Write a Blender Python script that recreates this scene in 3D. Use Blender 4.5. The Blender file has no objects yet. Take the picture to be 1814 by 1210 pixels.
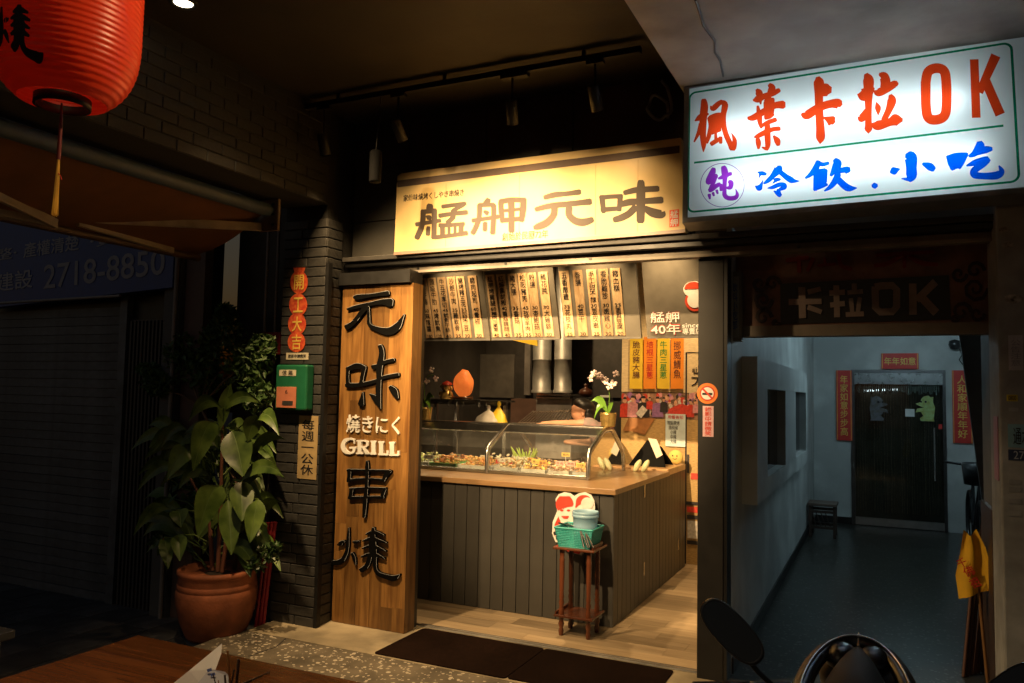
import bpy, bmesh, math, random
from mathutils import Vector, Matrix, Euler
random.seed(7)
PI = math.pi
S = bpy.context.scene
COL = S.collection

# ---------------------------------------------------------------- camera
F_PX, YAW, PITCH, ROLL, EYE = 1387.2, 0.43991, 0.065156, 0.019716, 1.6
fwd = Vector((-math.sin(YAW)*math.cos(PITCH), math.cos(YAW)*math.cos(PITCH), math.sin(PITCH)))
rt0 = Vector((math.cos(YAW), math.sin(YAW), 0)); up0 = rt0.cross(fwd)
RT = math.cos(ROLL)*rt0 + math.sin(ROLL)*up0
UP = -math.sin(ROLL)*rt0 + math.cos(ROLL)*up0
CAM = Vector((0, 0, EYE))
cd = bpy.data.cameras.new('camera'); cam = bpy.data.objects.new('camera', cd); COL.objects.link(cam)
cam.matrix_world = Matrix(((RT.x, UP.x, -fwd.x, 0), (RT.y, UP.y, -fwd.y, 0), (RT.z, UP.z, -fwd.z, EYE), (0, 0, 0, 1)))
cd.sensor_width = 36; cd.lens = F_PX/1814*36; cd.clip_start = 0.05; cd.clip_end = 300
S.camera = cam

# ---------------------------------------------------------------- world (night sky), exposure
W = bpy.data.worlds.new('World'); S.world = W; W.use_nodes = True
wn = W.node_tree.nodes; wl = W.node_tree.links
sky = wn.new('ShaderNodeTexSky'); sky.sky_type = 'NISHITA'; sky.sun_disc = False
sky.sun_elevation = math.radians(-1.5); sky.sun_rotation = math.radians(200)
bg = wn['Background']; bg.inputs['Strength'].default_value = 0.15
wl.new(sky.outputs[0], bg.inputs[0])
S.view_settings.view_transform = 'Standard'; S.view_settings.look = 'None'
S.view_settings.exposure = 0; S.view_settings.gamma = 1; S.view_settings.use_curve_mapping = False
S.render.engine = 'CYCLES'
S.cycles.use_denoising = True
S.cycles.max_bounces = 8; S.cycles.transparent_max_bounces = 12
S.cycles.caustics_reflective = False; S.cycles.caustics_refractive = False
S.cycles.sample_clamp_indirect = 4

WARM = (1.0, 0.64, 0.29); WARM2 = (1.0, 0.66, 0.32); COOL = (0.72, 0.9, 1.0)

# ---------------------------------------------------------------- photo pixel -> ray
def ray(px, py):
    return fwd + RT*((px-907)/F_PX) - UP*((py-605)/F_PX)
def PX(px, py, x): d = ray(px, py); return CAM + d*(x/d.x)
def PY(px, py, y): d = ray(px, py); return CAM + d*(y/d.y)
def PZ(px, py, z): d = ray(px, py); return CAM + d*((z-EYE)/d.z)
def PP(px, py, p, n):
    d = ray(px, py); return CAM + d*((Vector(p)-CAM).dot(n)/d.dot(n))

# ---------------------------------------------------------------- materials
MATS = {}
def mat(name, col, rough=0.6, metal=0.0, var=0.12, scale=14, bump=0.0, bscale=60, emis=None, estr=0.0,
        trans=0.0, spec=0.5, coat=0.0, stretch=None, col2=None, dirt=0.0):
    if name in MATS: return MATS[name]
    m = bpy.data.materials.new(name); m.use_nodes = True
    n = m.node_tree.nodes; l = m.node_tree.links; b = n['Principled BSDF']
    tc = n.new('ShaderNodeTexCoord'); mp = n.new('ShaderNodeMapping')
    l.new(tc.outputs['Object'], mp.inputs[0])
    if stretch: mp.inputs['Scale'].default_value = stretch
    nz = n.new('ShaderNodeTexNoise'); nz.inputs['Scale'].default_value = scale; nz.inputs['Detail'].default_value = 5
    l.new(mp.outputs[0], nz.inputs['Vector'])
    rp = n.new('ShaderNodeValToRGB'); rp.color_ramp.elements[0].position = 0.3; rp.color_ramp.elements[1].position = 0.7
    c0 = [max(0, c*(1-var)) for c in col]; c1 = [min(1, c*(1+var)) for c in (col2 or col)]
    rp.color_ramp.elements[0].color = (*c0, 1); rp.color_ramp.elements[1].color = (*c1, 1)
    l.new(nz.outputs['Fac'], rp.inputs[0])
    out = rp.outputs[0]
    oi = n.new('ShaderNodeObjectInfo'); hv = n.new('ShaderNodeHueSaturation')
    mr = n.new('ShaderNodeMapRange'); mr.inputs['To Min'].default_value = 1-var*0.6; mr.inputs['To Max'].default_value = 1+var*0.6
    l.new(oi.outputs['Random'], mr.inputs[0]); l.new(mr.outputs[0], hv.inputs['Value']); l.new(out, hv.inputs['Color'])
    out = hv.outputs[0]
    if dirt > 0:
        n2 = n.new('ShaderNodeTexNoise'); n2.inputs['Scale'].default_value = 2.3; n2.inputs['Detail'].default_value = 8
        l.new(tc.outputs['Object'], n2.inputs['Vector'])
        r2 = n.new('ShaderNodeValToRGB'); r2.color_ramp.elements[0].position = 0.42; r2.color_ramp.elements[1].position = 0.62
        r2.color_ramp.elements[0].color = (1-dirt, 1-dirt, 1-dirt, 1); r2.color_ramp.elements[1].color = (1, 1, 1, 1)
        l.new(n2.outputs['Fac'], r2.inputs[0])
        mx = n.new('ShaderNodeMix'); mx.data_type = 'RGBA'; mx.blend_type = 'MULTIPLY'; mx.inputs[0].default_value = 1
        l.new(out, mx.inputs[6]); l.new(r2.outputs[0], mx.inputs[7]); out = mx.outputs[2]
    l.new(out, b.inputs['Base Color'])
    b.inputs['Roughness'].default_value = rough; b.inputs['Metallic'].default_value = metal
    b.inputs['Specular IOR Level'].default_value = spec; b.inputs['Coat Weight'].default_value = coat
    b.inputs['Transmission Weight'].default_value = trans
    if rough > 0.15:
        rr = n.new('ShaderNodeMapRange'); rr.inputs['To Min'].default_value = rough*0.85; rr.inputs['To Max'].default_value = min(1, rough*1.15)
        l.new(nz.outputs['Fac'], rr.inputs[0]); l.new(rr.outputs[0], b.inputs['Roughness'])
    if emis:
        b.inputs['Emission Color'].default_value = (*emis, 1); b.inputs['Emission Strength'].default_value = estr
    if bump > 0:
        nb = n.new('ShaderNodeTexNoise'); nb.inputs['Scale'].default_value = bscale; nb.inputs['Detail'].default_value = 4
        l.new(mp.outputs[0], nb.inputs['Vector'])
        bp = n.new('ShaderNodeBump'); bp.inputs['Strength'].default_value = bump; bp.inputs['Distance'].default_value = 0.01
        l.new(nb.outputs['Fac'], bp.inputs['Height']); l.new(bp.outputs[0], b.inputs['Normal'])
    MATS[name] = m
    return m

def emit_mat(name, col, strength):
    if name in MATS: return MATS[name]
    m = bpy.data.materials.new(name); m.use_nodes = True
    n = m.node_tree.nodes; b = n['Principled BSDF']
    b.inputs['Base Color'].default_value = (0.8, 0.8, 0.8, 1)
    b.inputs['Emission Color'].default_value = (*col, 1); b.inputs['Emission Strength'].default_value = strength
    MATS[name] = m; return m

def glass_mat(name, tint=(0.95, 1, 0.98), alpha=0.06, rough=0.03, smear=0.0):
    m = bpy.data.materials.new(name); m.use_nodes = True
    n = m.node_tree.nodes; l = m.node_tree.links; n.remove(n['Principled BSDF'])
    t = n.new('ShaderNodeBsdfTransparent'); t.inputs[0].default_value = (*tint, 1)
    g = n.new('ShaderNodeBsdfGlossy'); g.inputs['Roughness'].default_value = rough
    f = n.new('ShaderNodeFresnel'); f.inputs[0].default_value = 1.45
    ad = n.new('ShaderNodeMath'); ad.operation = 'ADD'; ad.inputs[1].default_value = alpha; l.new(f.outputs[0], ad.inputs[0])
    mx = n.new('ShaderNodeMixShader'); l.new(ad.outputs[0], mx.inputs[0]); l.new(t.outputs[0], mx.inputs[1]); l.new(g.outputs[0], mx.inputs[2])
    out = mx.outputs[0]
    if smear > 0:   # greasy film, uneven
        tc = n.new('ShaderNodeTexCoord'); nz = n.new('ShaderNodeTexNoise'); nz.inputs['Scale'].default_value = 5; nz.inputs['Detail'].default_value = 6; l.new(tc.outputs['Object'], nz.inputs['Vector'])
        mu_ = n.new('ShaderNodeMath'); mu_.operation = 'MULTIPLY'; mu_.inputs[1].default_value = smear*2; l.new(nz.outputs['Fac'], mu_.inputs[0])
        df = n.new('ShaderNodeBsdfDiffuse'); df.inputs[0].default_value = (0.8, 0.78, 0.7, 1)
        m2 = n.new('ShaderNodeMixShader'); l.new(mu_.outputs[0], m2.inputs[0]); l.new(out, m2.inputs[1]); l.new(df.outputs[0], m2.inputs[2]); out = m2.outputs[0]
    l.new(out, n['Material Output'].inputs[0]); MATS[name] = m; return m

def translucent_mat(name, col, frac=0.6, gloss=0.06):
    m = bpy.data.materials.new(name); m.use_nodes = True
    n = m.node_tree.nodes; l = m.node_tree.links; b = n['Principled BSDF']
    tr = n.new('ShaderNodeBsdfTranslucent'); tr.inputs[0].default_value = (*col, 1)
    b.inputs['Base Color'].default_value = (*col, 1); b.inputs['Roughness'].default_value = 0.35
    mx = n.new('ShaderNodeMixShader'); mx.inputs[0].default_value = frac
    l.new(b.outputs[0], mx.inputs[1]); l.new(tr.outputs[0], mx.inputs[2]); l.new(mx.outputs[0], n['Material Output'].inputs[0])
    MATS[name] = m; return m

def wood_mat(name, dark, light, along='Z', rough=0.4, scale=1.0):
    m = bpy.data.materials.new(name); m.use_nodes = True
    n = m.node_tree.nodes; l = m.node_tree.links; b = n['Principled BSDF']
    tc = n.new('ShaderNodeTexCoord'); mp = n.new('ShaderNodeMapping')
    oi = n.new('ShaderNodeObjectInfo'); cb = n.new('ShaderNodeCombineXYZ'); mm = n.new('ShaderNodeMath'); mm.operation = 'MULTIPLY'; mm.inputs[1].default_value = 37
    l.new(oi.outputs['Random'], mm.inputs[0])
    for i in range(3): l.new(mm.outputs[0], cb.inputs[i])
    ax = {'X': 0, 'Y': 1, 'Z': 2}[along]; sc = [9*scale, 9*scale, 9*scale]; sc[ax] = 0.8*scale
    mp.inputs['Scale'].default_value = sc
    l.new(tc.outputs['Object'], mp.inputs[0]); l.new(cb.outputs[0], mp.inputs['Location'])
    nz = n.new('ShaderNodeTexNoise'); nz.inputs['Scale'].default_value = 2.2; nz.inputs['Detail'].default_value = 6; nz.inputs['Distortion'].default_value = 1.3
    l.new(mp.outputs[0], nz.inputs['Vector'])
    rp = n.new('ShaderNodeValToRGB'); e = rp.color_ramp.elements
    e[0].position = 0.28; e[0].color = (*dark, 1); e[1].position = 0.72; e[1].color = (*light, 1)
    l.new(nz.outputs['Fac'], rp.inputs[0])
    nf = n.new('ShaderNodeTexNoise'); nf.inputs['Scale'].default_value = 14; nf.inputs['Detail'].default_value = 3; l.new(mp.outputs[0], nf.inputs['Vector'])
    hv = n.new('ShaderNodeHueSaturation'); mr = n.new('ShaderNodeMapRange'); mr.inputs['To Min'].default_value = 0.62; mr.inputs['To Max'].default_value = 1.3
    l.new(oi.outputs['Random'], mr.inputs[0]); l.new(mr.outputs[0], hv.inputs['Value']); l.new(rp.outputs[0], hv.inputs['Color'])
    mx = n.new('ShaderNodeMix'); mx.data_type = 'RGBA'; mx.blend_type = 'MULTIPLY'; mx.inputs[0].default_value = 0.35
    l.new(hv.outputs[0], mx.inputs[6]); l.new(nf.outputs['Fac'], mx.inputs[7])
    l.new(mx.outputs[2], b.inputs['Base Color']); b.inputs['Roughness'].default_value = rough
    bp = n.new('ShaderNodeBump'); bp.inputs['Strength'].default_value = 0.12; bp.inputs['Distance'].default_value = 0.004
    l.new(nf.outputs['Fac'], bp.inputs['Height']); l.new(bp.outputs[0], b.inputs['Normal'])
    MATS[name] = m; return m

def terrazzo_mat(name, base, chip, chipscale=26, thresh=0.32, rough=0.6, grime=0.45):
    m = bpy.data.materials.new(name); m.use_nodes = True
    n = m.node_tree.nodes; l = m.node_tree.links; b = n['Principled BSDF']
    tc = n.new('ShaderNodeTexCoord')
    dn = n.new('ShaderNodeTexNoise'); dn.inputs['Scale'].default_value = 9
    l.new(tc.outputs['Object'], dn.inputs['Vector'])
    ad = n.new('ShaderNodeMix'); ad.data_type = 'RGBA'; ad.blend_type = 'LINEAR_LIGHT'; ad.inputs[0].default_value = 0.035
    l.new(tc.outputs['Object'], ad.inputs[6]); l.new(dn.outputs['Color'], ad.inputs[7])
    vo = n.new('ShaderNodeTexVoronoi'); vo.inputs['Scale'].default_value = chipscale; vo.inputs['Randomness'].default_value = 1
    l.new(ad.outputs[2], vo.inputs['Vector'])
    sep = n.new('ShaderNodeSeparateColor'); l.new(vo.outputs['Color'], sep.inputs[0])
    th = n.new('ShaderNodeMath'); th.operation = 'MULTIPLY'; th.inputs[1].default_value = thresh*1.6; l.new(sep.outputs[0], th.inputs[0])
    lt = n.new('ShaderNodeMath'); lt.operation = 'LESS_THAN'; l.new(vo.outputs['Distance'], lt.inputs[0]); l.new(th.outputs[0], lt.inputs[1])
    gt = n.new('ShaderNodeMath'); gt.operation = 'GREATER_THAN'; gt.inputs[1].default_value = 0.30; l.new(sep.outputs[1], gt.inputs[0])
    ml = n.new('ShaderNodeMath'); ml.operation = 'MULTIPLY'; l.new(lt.outputs[0], ml.inputs[0]); l.new(gt.outputs[0], ml.inputs[1])
    nz = n.new('ShaderNodeTexNoise'); nz.inputs['Scale'].default_value = 5; nz.inputs['Detail'].default_value = 9; l.new(tc.outputs['Object'], nz.inputs['Vector'])
    rp = n.new('ShaderNodeValToRGB'); rp.color_ramp.elements[0].position = 0.35; rp.color_ramp.elements[1].position = 0.68
    rp.color_ramp.elements[0].color = (*[c*(1-grime) for c in base], 1); rp.color_ramp.elements[1].color = (*[c*1.2 for c in base], 1)
    l.new(nz.outputs['Fac'], rp.inputs[0])
    mx = n.new('ShaderNodeMix'); mx.data_type = 'RGBA'; l.new(ml.outputs[0], mx.inputs[0]); l.new(rp.outputs[0], mx.inputs[6])
    mx.inputs[7].default_value = (*chip, 1)
    l.new(mx.outputs[2], b.inputs['Base Color']); b.inputs['Roughness'].default_value = rough
    bp = n.new('ShaderNodeBump'); bp.inputs['Strength'].default_value = 0.25; bp.inputs['Distance'].default_value = 0.004
    l.new(nz.outputs['Fac'], bp.inputs['Height']); l.new(bp.outputs[0], b.inputs['Normal'])
    MATS[name] = m; return m

# ---------------------------------------------------------------- mesh builder
class MB:
    def __init__(s): s.v = []; s.f = []; s.sm = []; s.mi = []
    def add(s, vs, fs, smooth=False, mi=0):
        o = len(s.v); s.v += [tuple(v) for v in vs]
        for f in fs: s.f.append([i+o for i in f]); s.sm.append(smooth); s.mi.append(mi)
        return s
    def box(s, x0, x1, y0, y1, z0, z1, mi=0):
        vs = [(x, y, z) for x in (x0, x1) for y in (y0, y1) for z in (z0, z1)]
        return s.add(vs, [(0,1,3,2),(4,6,7,5),(0,4,5,1),(2,3,7,6),(0,2,6,4),(1,5,7,3)], mi=mi)
    def obox(s, c, size, rot=None, mi=0):
        R = rot if rot is not None else Matrix.Identity(3)
        hx, hy, hz = (k/2 for k in size); c = Vector(c)
        vs = [c + R @ Vector((x, y, z)) for x in (-hx, hx) for y in (-hy, hy) for z in (-hz, hz)]
        return s.add(vs, [(0,1,3,2),(4,6,7,5),(0,4,5,1),(2,3,7,6),(0,2,6,4),(1,5,7,3)], mi=mi)
    def tube(s, pts, rad, n=10, caps=True, mi=0, flat=1.0):
        pts = [Vector(p) for p in pts]; N = len(pts)
        rs = rad if isinstance(rad, (list, tuple)) else [rad]*N
        ref = None; vs = []
        for i, p in enumerate(pts):
            t = (pts[min(i+1, N-1)] - pts[max(i-1, 0)]).normalized()
            if ref is None:
                ref = Vector((0, 0, 1)) if abs(t.z) < 0.9 else Vector((1, 0, 0))
            a = ref - t*ref.dot(t); a.normalize(); ref = a; b = t.cross(a)
            for k in range(n):
                an = 2*PI*k/n; vs.append(p + a*(math.cos(an)*rs[i]) + b*(math.sin(an)*rs[i]*flat))
        fs = [(i*n+k, i*n+(k+1) % n, (i+1)*n+(k+1) % n, (i+1)*n+k) for i in range(N-1) for k in range(n)]
        s.add(vs, fs, True, mi)
        if caps: s.add(vs[:n], [tuple(range(n-1, -1, -1))], mi=mi); s.add(vs[-n:], [tuple(range(n))], mi=mi)
        return s
    def lathe(s, c, prof, n=24, mi=0, smooth=True):
        c = Vector(c); vs = []
        for r, z in prof:
            for k in range(n): a = 2*PI*k/n; vs.append(c + Vector((r*math.cos(a), r*math.sin(a), z)))
        m = len(prof)
        return s.add(vs, [(i*n+k, i*n+(k+1) % n, (i+1)*n+(k+1) % n, (i+1)*n+k) for i in range(m-1) for k in range(n)], smooth, mi)
    def ell(s, c, r, nu=12, nv=8, rot=None, mi=0):
        c = Vector(c); vs = []; R = rot or Matrix.Identity(3)
        for j in range(nv+1):
            t = PI*j/nv
            for i in range(nu):
                a = 2*PI*i/nu; vs.append(c + R @ Vector((r[0]*math.sin(t)*math.cos(a), r[1]*math.sin(t)*math.sin(a), r[2]*math.cos(t))))
        return s.add(vs, [(j*nu+i, (j+1)*nu+i, (j+1)*nu+(i+1) % nu, j*nu+(i+1) % nu) for j in range(nv) for i in range(nu)], True, mi)
    def prism(s, poly, d, mi=0):
        """poly: list of 3D points in a plane; d: extrusion vector"""
        n = len(poly); d = Vector(d); a = [Vector(p) for p in poly]; b = [p+d for p in a]
        fs = [tuple(range(n)), tuple(range(2*n-1, n-1, -1))] + [(i, n+i, n+(i+1) % n, (i+1) % n) for i in range(n)]
        return s.add(a+b, fs, mi=mi)
    def build(s, name, mats, parent=None, bevel=0.0):
        me = bpy.data.meshes.new(name); me.from_pydata(s.v, [], s.f)
        for m in (mats if isinstance(mats, (list, tuple)) else [mats]): me.materials.append(m)
        me.polygons.foreach_set('use_smooth', s.sm); me.polygons.foreach_set('material_index', s.mi)
        bm = bmesh.new(); bm.from_mesh(me); bmesh.ops.recalc_face_normals(bm, faces=bm.faces); bm.to_mesh(me); bm.free()
        return link(name, me, parent, bevel)

def wloc(o):
    v = Vector((0, 0, 0))
    while o is not None: v += o.location; o = o.parent
    return v
def link(name, me, parent=None, bevel=0.0):
    o = bpy.data.objects.new(name, me); COL.objects.link(o)
    if parent is not None: o.parent = parent; o.location = -wloc(parent)
    if bevel > 0:
        b = o.modifiers.new('Bevel', 'BEVEL'); b.width = bevel; b.segments = 2; b.limit_method = 'ANGLE'
    return o
def tag(o, label, cat, group=None):
    o['label'] = label; o['category'] = cat
    if group: o['group'] = group
    return o
def thing(name, loc, label, cat, group=None):
    o = bpy.data.objects.new(name, None); COL.objects.link(o); o.location = loc; o.empty_display_size = 0.1
    return tag(o, label, cat, group)
def struct(o): o['kind'] = 'structure'; return o
def box(name, a, m, parent=None, bevel=0.0): return MB().box(*a).build(name, m, parent, bevel)
def dup_tree(root, delta, label=None):
    def rec(o, par):
        c = o.copy(); COL.objects.link(c); c.parent = par
        for ch in list(o.children): rec(ch, c)
        return c
    r = rec(root, None); r.location = root.location + Vector(delta)
    if label: r['label'] = label
    return r

# ---------------------------------------------------------------- text and brush strokes
TCACHE = {}
def text_mesh(body, size, ext, off, align, line):
    k = (body, size, ext, off, align, line)
    if k in TCACHE: return TCACHE[k]
    cu = bpy.data.curves.new('txt', 'FONT'); cu.body = body; cu.size = size; cu.extrude = ext; cu.offset = off
    cu.align_x = align; cu.align_y = 'CENTER'; cu.space_line = line; cu.resolution_u = 3
    ob = bpy.data.objects.new('txt', cu); COL.objects.link(ob)
    dg = bpy.context.evaluated_depsgraph_get(); dg.update()
    me = bpy.data.meshes.new_from_object(ob.evaluated_get(dg), depsgraph=dg)
    bpy.data.objects.remove(ob); bpy.data.curves.remove(cu)
    TCACHE[k] = me; return me
def fitted(body, center, w, h, m, parent, name='lettering', rx=PI/2, rz=0.0, ry=0.0, bold=0.0, ext=0.0006, line=1.0):
    """text scaled to w x h (either may be None), facing -Y by default"""
    me = text_mesh(body, 1.0, 0.02, min(bold, 0.008), 'CENTER', line).copy()
    xs = [v.co.x for v in me.vertices]; ys = [v.co.y for v in me.vertices]
    if not xs: return None
    bw, bh = max(xs)-min(xs), max(ys)-min(ys); cx, cy = (max(xs)+min(xs))/2, (max(ys)+min(ys))/2
    sx = w/bw if w else h/bh; sy = h/bh if h else w/bw
    me.materials.clear(); me.materials.append(m)
    R = Euler((rx, ry, rz), 'XYZ').to_matrix().to_4x4()
    for v in me.vertices:
        p = Vector(((v.co.x-cx)*sx, (v.co.y-cy)*sy, v.co.z/0.02*ext)); v.co = Vector(center) + (R @ p)
    return link(name, me, parent)
def vert(s): return '\n'.join(s)

def catmull(P, n=5):
    out = []
    for i in range(len(P)-1):
        p0 = P[max(i-1, 0)]; p1 = P[i]; p2 = P[i+1]; p3 = P[min(i+2, len(P)-1)]
        for k in range(n):
            t = k/n
            out.append(tuple(0.5*((2*p1[j]) + (-p0[j]+p2[j])*t + (2*p0[j]-5*p1[j]+4*p2[j]-p3[j])*t*t + (-p0[j]+3*p1[j]-3*p2[j]+p3[j])*t**3) for j in range(3)))
    out.append(tuple(P[-1])); return out
def ribbon(P, straight=False):
    Q = P if straight else catmull(P)
    Lf, Rg = [], []
    for i, (x, y, w) in enumerate(Q):
        a = Q[max(i-1, 0)]; b = Q[min(i+1, len(Q)-1)]
        dx, dy = b[0]-a[0], b[1]-a[1]; L = math.hypot(dx, dy) or 1
        nx, ny = -dy/L, dx/L; h = max(w, 4)/2
        Lf.append((x+nx*h, y+ny*h)); Rg.append((x-nx*h, y-ny*h))
    if not straight:   # rounded ends
        for idx, sg in ((0, -1), (-1, 1)):
            x, y, w = Q[idx]; a = Q[1 if idx == 0 else -2]
            dx, dy = (x-a[0]), (y-a[1]); L = math.hypot(dx, dy) or 1
            e = (x+dx/L*w*0.28, y+dy/L*w*0.28); mL = Lf[idx]; mR = Rg[idx]
            k = 0.62
            eL = (e[0]+(mL[0]-x)*k, e[1]+(mL[1]-y)*k); eR = (e[0]+(mR[0]-x)*k, e[1]+(mR[1]-y)*k)
            if idx == 0: Lf.insert(0, eL); Rg.insert(0, eR)
            else: Lf.append(eL); Rg.append(eR)
    return Lf, Rg
from mathutils.geometry import delaunay_2d_cdt
def union2d(strokes, straight=False):
    V2, FF = [], []
    for st in strokes:
        Lf, Rg = ribbon([tuple(p) for p in st], straight); n = len(Lf); o = len(V2)
        V2 += [Vector(p) for p in Lf] + [Vector(p) for p in Rg]
        for i in range(n-1):
            q = [o+i, o+i+1, o+n+i+1, o+n+i]
            P4 = [V2[k] for k in q]; ar = sum(P4[k].x*P4[(k+1) % 4].y-P4[(k+1) % 4].x*P4[k].y for k in range(4))
            FF.append(q if ar > 0 else q[::-1])
    vs, ed, fs, ov, oe, of = delaunay_2d_cdt(V2, [], FF, 1, 0.01)
    return [tuple(v) for v in vs], [list(f) for f, o_ in zip(fs, of) if o_]
def glyph(strokes, region, sc, plane, thick, mats, parent, name='lettering', straight=False, back=0.0, rim=0.0):
    """strokes in zoomed-photo pixels -> one raised character lying on the sign plane (point, normal towards viewer)"""
    p, n = plane; n = Vector(n).normalized(); p = Vector(p)
    v2, fs = union2d(strokes, straight)
    A = [PP(region[0]+x/sc, region[1]+y/sc, p, n) for x, y in v2]
    mb = MB(); N = len(A)
    if thick > 0:
        mb.add([a+n*thick for a in A] + [a+n*back for a in A], fs)
        cnt = {}
        for f in fs:
            for i in range(len(f)):
                e = (f[i], f[(i+1) % len(f)]); cnt[tuple(sorted(e))] = cnt.get(tuple(sorted(e)), 0)+1
        two = isinstance(mats, (list, tuple)) and len(mats) > 1
        for (i, j), c_ in cnt.items():
            if c_ == 1: mb.f.append([i, j, N+j, N+i]); mb.sm.append(False); mb.mi.append(0)
        if rim > 0:     # lit bevel painted as thin pale strips on upper and right-hand edges
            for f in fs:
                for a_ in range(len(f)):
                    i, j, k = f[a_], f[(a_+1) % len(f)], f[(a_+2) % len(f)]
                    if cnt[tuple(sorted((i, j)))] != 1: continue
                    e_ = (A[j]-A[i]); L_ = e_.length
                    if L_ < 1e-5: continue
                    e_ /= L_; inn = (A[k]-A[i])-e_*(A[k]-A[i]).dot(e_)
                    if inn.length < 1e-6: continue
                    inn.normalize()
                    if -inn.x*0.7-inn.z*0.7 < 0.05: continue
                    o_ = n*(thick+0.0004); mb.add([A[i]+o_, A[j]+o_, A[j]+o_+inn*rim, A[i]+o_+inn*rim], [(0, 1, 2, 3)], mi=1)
    else:
        mb.add(A, fs)
    return mb.build(name, mats, parent)
def scroll(x, y, r, turns, dirn, w):
    return [(x+r*(1-t*0.85)*math.cos(dirn*turns*2*PI*t), y+r*(1-t*0.85)*math.sin(dirn*turns*2*PI*t), w*(1-0.4*t)) for t in [i/12 for i in range(13)]]

# ---------------------------------------------------------------- shared materials
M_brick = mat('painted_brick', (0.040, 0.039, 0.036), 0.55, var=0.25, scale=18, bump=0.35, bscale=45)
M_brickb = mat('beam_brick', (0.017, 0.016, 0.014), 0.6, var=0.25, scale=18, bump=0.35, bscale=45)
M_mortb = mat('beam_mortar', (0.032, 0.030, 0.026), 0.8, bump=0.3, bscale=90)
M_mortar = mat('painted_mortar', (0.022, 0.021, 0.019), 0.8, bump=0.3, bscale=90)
M_dark = mat('dark_paint', (0.045, 0.042, 0.038), 0.5, var=0.2, bump=0.1, dirt=0.2)
M_black = mat('black_paint', (0.012, 0.012, 0.012), 0.4, var=0.2)
M_blackm = mat('black_metal', (0.012, 0.012, 0.012), 0.5, metal=0.0, var=0.2, spec=0.3)
M_steel = mat('steel', (0.55, 0.54, 0.52), 0.25, metal=1.0, var=0.08, scale=30)
M_galv = mat('galvanised', (0.36, 0.36, 0.34), 0.5, metal=0.6, var=0.2, scale=8)
M_alu = mat('aluminium', (0.6, 0.58, 0.54), 0.42, metal=0.85, var=0.15, dirt=0.35)
M_white = mat('white_paint', (0.75, 0.75, 0.72), 0.5, var=0.05)
M_panelw = wood_mat('panel_wood', (0.15, 0.064, 0.016), (0.38, 0.195, 0.055), 'Z', 0.38)
M_floorw = wood_mat('floor_wood', (0.30, 0.22, 0.13), (0.46, 0.35, 0.22), 'X', 0.45, 0.8)
M_topw = wood_mat('counter_wood', (0.33, 0.19, 0.085), (0.50, 0.31, 0.15), 'X', 0.3)
M_stripw = wood_mat('strip_wood', (0.55, 0.32, 0.14), (0.85, 0.62, 0.36), 'Z', 0.4)
M_standw = wood_mat('stand_wood', (0.07, 0.021, 0.009), (0.14, 0.042, 0.017), 'Z', 0.25)
M_tablew = wood_mat('table_wood', (0.13, 0.042, 0.014), (0.26, 0.095, 0.032), 'X', 0.22)
M_ink = mat('black_ink', (0.012, 0.01, 0.012), 0.6)
M_red = mat('red_paper', (0.62, 0.03, 0.02), 0.55, var=0.1)
M_gold = mat('gold_paper', (0.80, 0.54, 0.10), 0.45, metal=0.1)
M_terra = mat('terracotta', (0.36, 0.11, 0.045), 0.7, var=0.35, scale=7, bump=0.2, dirt=0.5)
M_leaf = mat('broad_leaf', (0.075, 0.15, 0.02), 0.38, var=0.45, scale=9, spec=0.45, col2=(0.12, 0.185, 0.035), dirt=0.3)
M_vein = mat('leaf_vein', (0.11, 0.17, 0.05), 0.45)
M_leafd = mat('small_leaf', (0.065, 0.125, 0.035), 0.45, var=0.4, scale=20)
M_bark = mat('bark', (0.20, 0.13, 0.08), 0.8, var=0.3, bump=0.4)
M_count = mat('counter_board', (0.046, 0.043, 0.037), 0.5, dirt=0.25, var=0.16, scale=10, stretch=(1, 1, 0.1), bump=0.12, bscale=40)
M_glass = glass_mat('case_glass', (0.93, 0.97, 0.94), 0.07, 0.03, 0.035)

# ================================================================ GROUND AND FLOORS
M_pave = mat('dark_paver', (0.10, 0.10, 0.105), 0.75, var=0.3, scale=9, bump=0.3, bscale=50, dirt=0.4)
struct(box('ground', (-40, 40, -30, 60, -0.30, -0.13), mat('asphalt', (0.05, 0.05, 0.052), 0.85, var=0.25, bump=0.3, bscale=120)))
pv = struct(box('left_pavement', (-12, -3.93, -4, 4.6, -0.13, -0.095), M_mortar))
i = 0
me_p = MB().box(-0.148, 0.148, -0.298, 0.298, 0, 0.02).build('paver', M_pave)
bpy.data.objects.remove(me_p); me_p = bpy.data.meshes['paver']
for ix in range(11):
    for iy in range(9):
        o = bpy.data.objects.new('paver', me_p); COL.objects.link(o); o.parent = pv
        o.location = (-4.12-0.305*ix, 4.25-0.605*iy-(0.3 if ix % 2 else 0), -0.096+random.uniform(-.0015, .0015))
M_terrz = terrazzo_mat('old_terrazzo', (0.14, 0.118, 0.084), (0.50, 0.44, 0.34), 42, 0.34, 0.65)
M_cem = mat('cement_apron', (0.42, 0.35, 0.23), 0.75, var=0.22, scale=5, bump=0.2, dirt=0.45)
pv2 = struct(MB().prism([(-3.87, -4, -0.13), (4, -4, -0.13), (4, 4.05, -0.13), (-3.87, 4.05, -0.13), (-3.85, 3.6, -0.13)], (0, 0, 0.127)).build('arcade_pavement', M_terrz))
ap = MB().prism([(-3.80, 4.05, -0.13), (4, 4.05, -0.13), (4, 4.69, -0.13), (-3.80, 4.69, -0.13)], (0, 0, 0.131)).build('cement_apron', M_cem, pv2)
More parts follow.
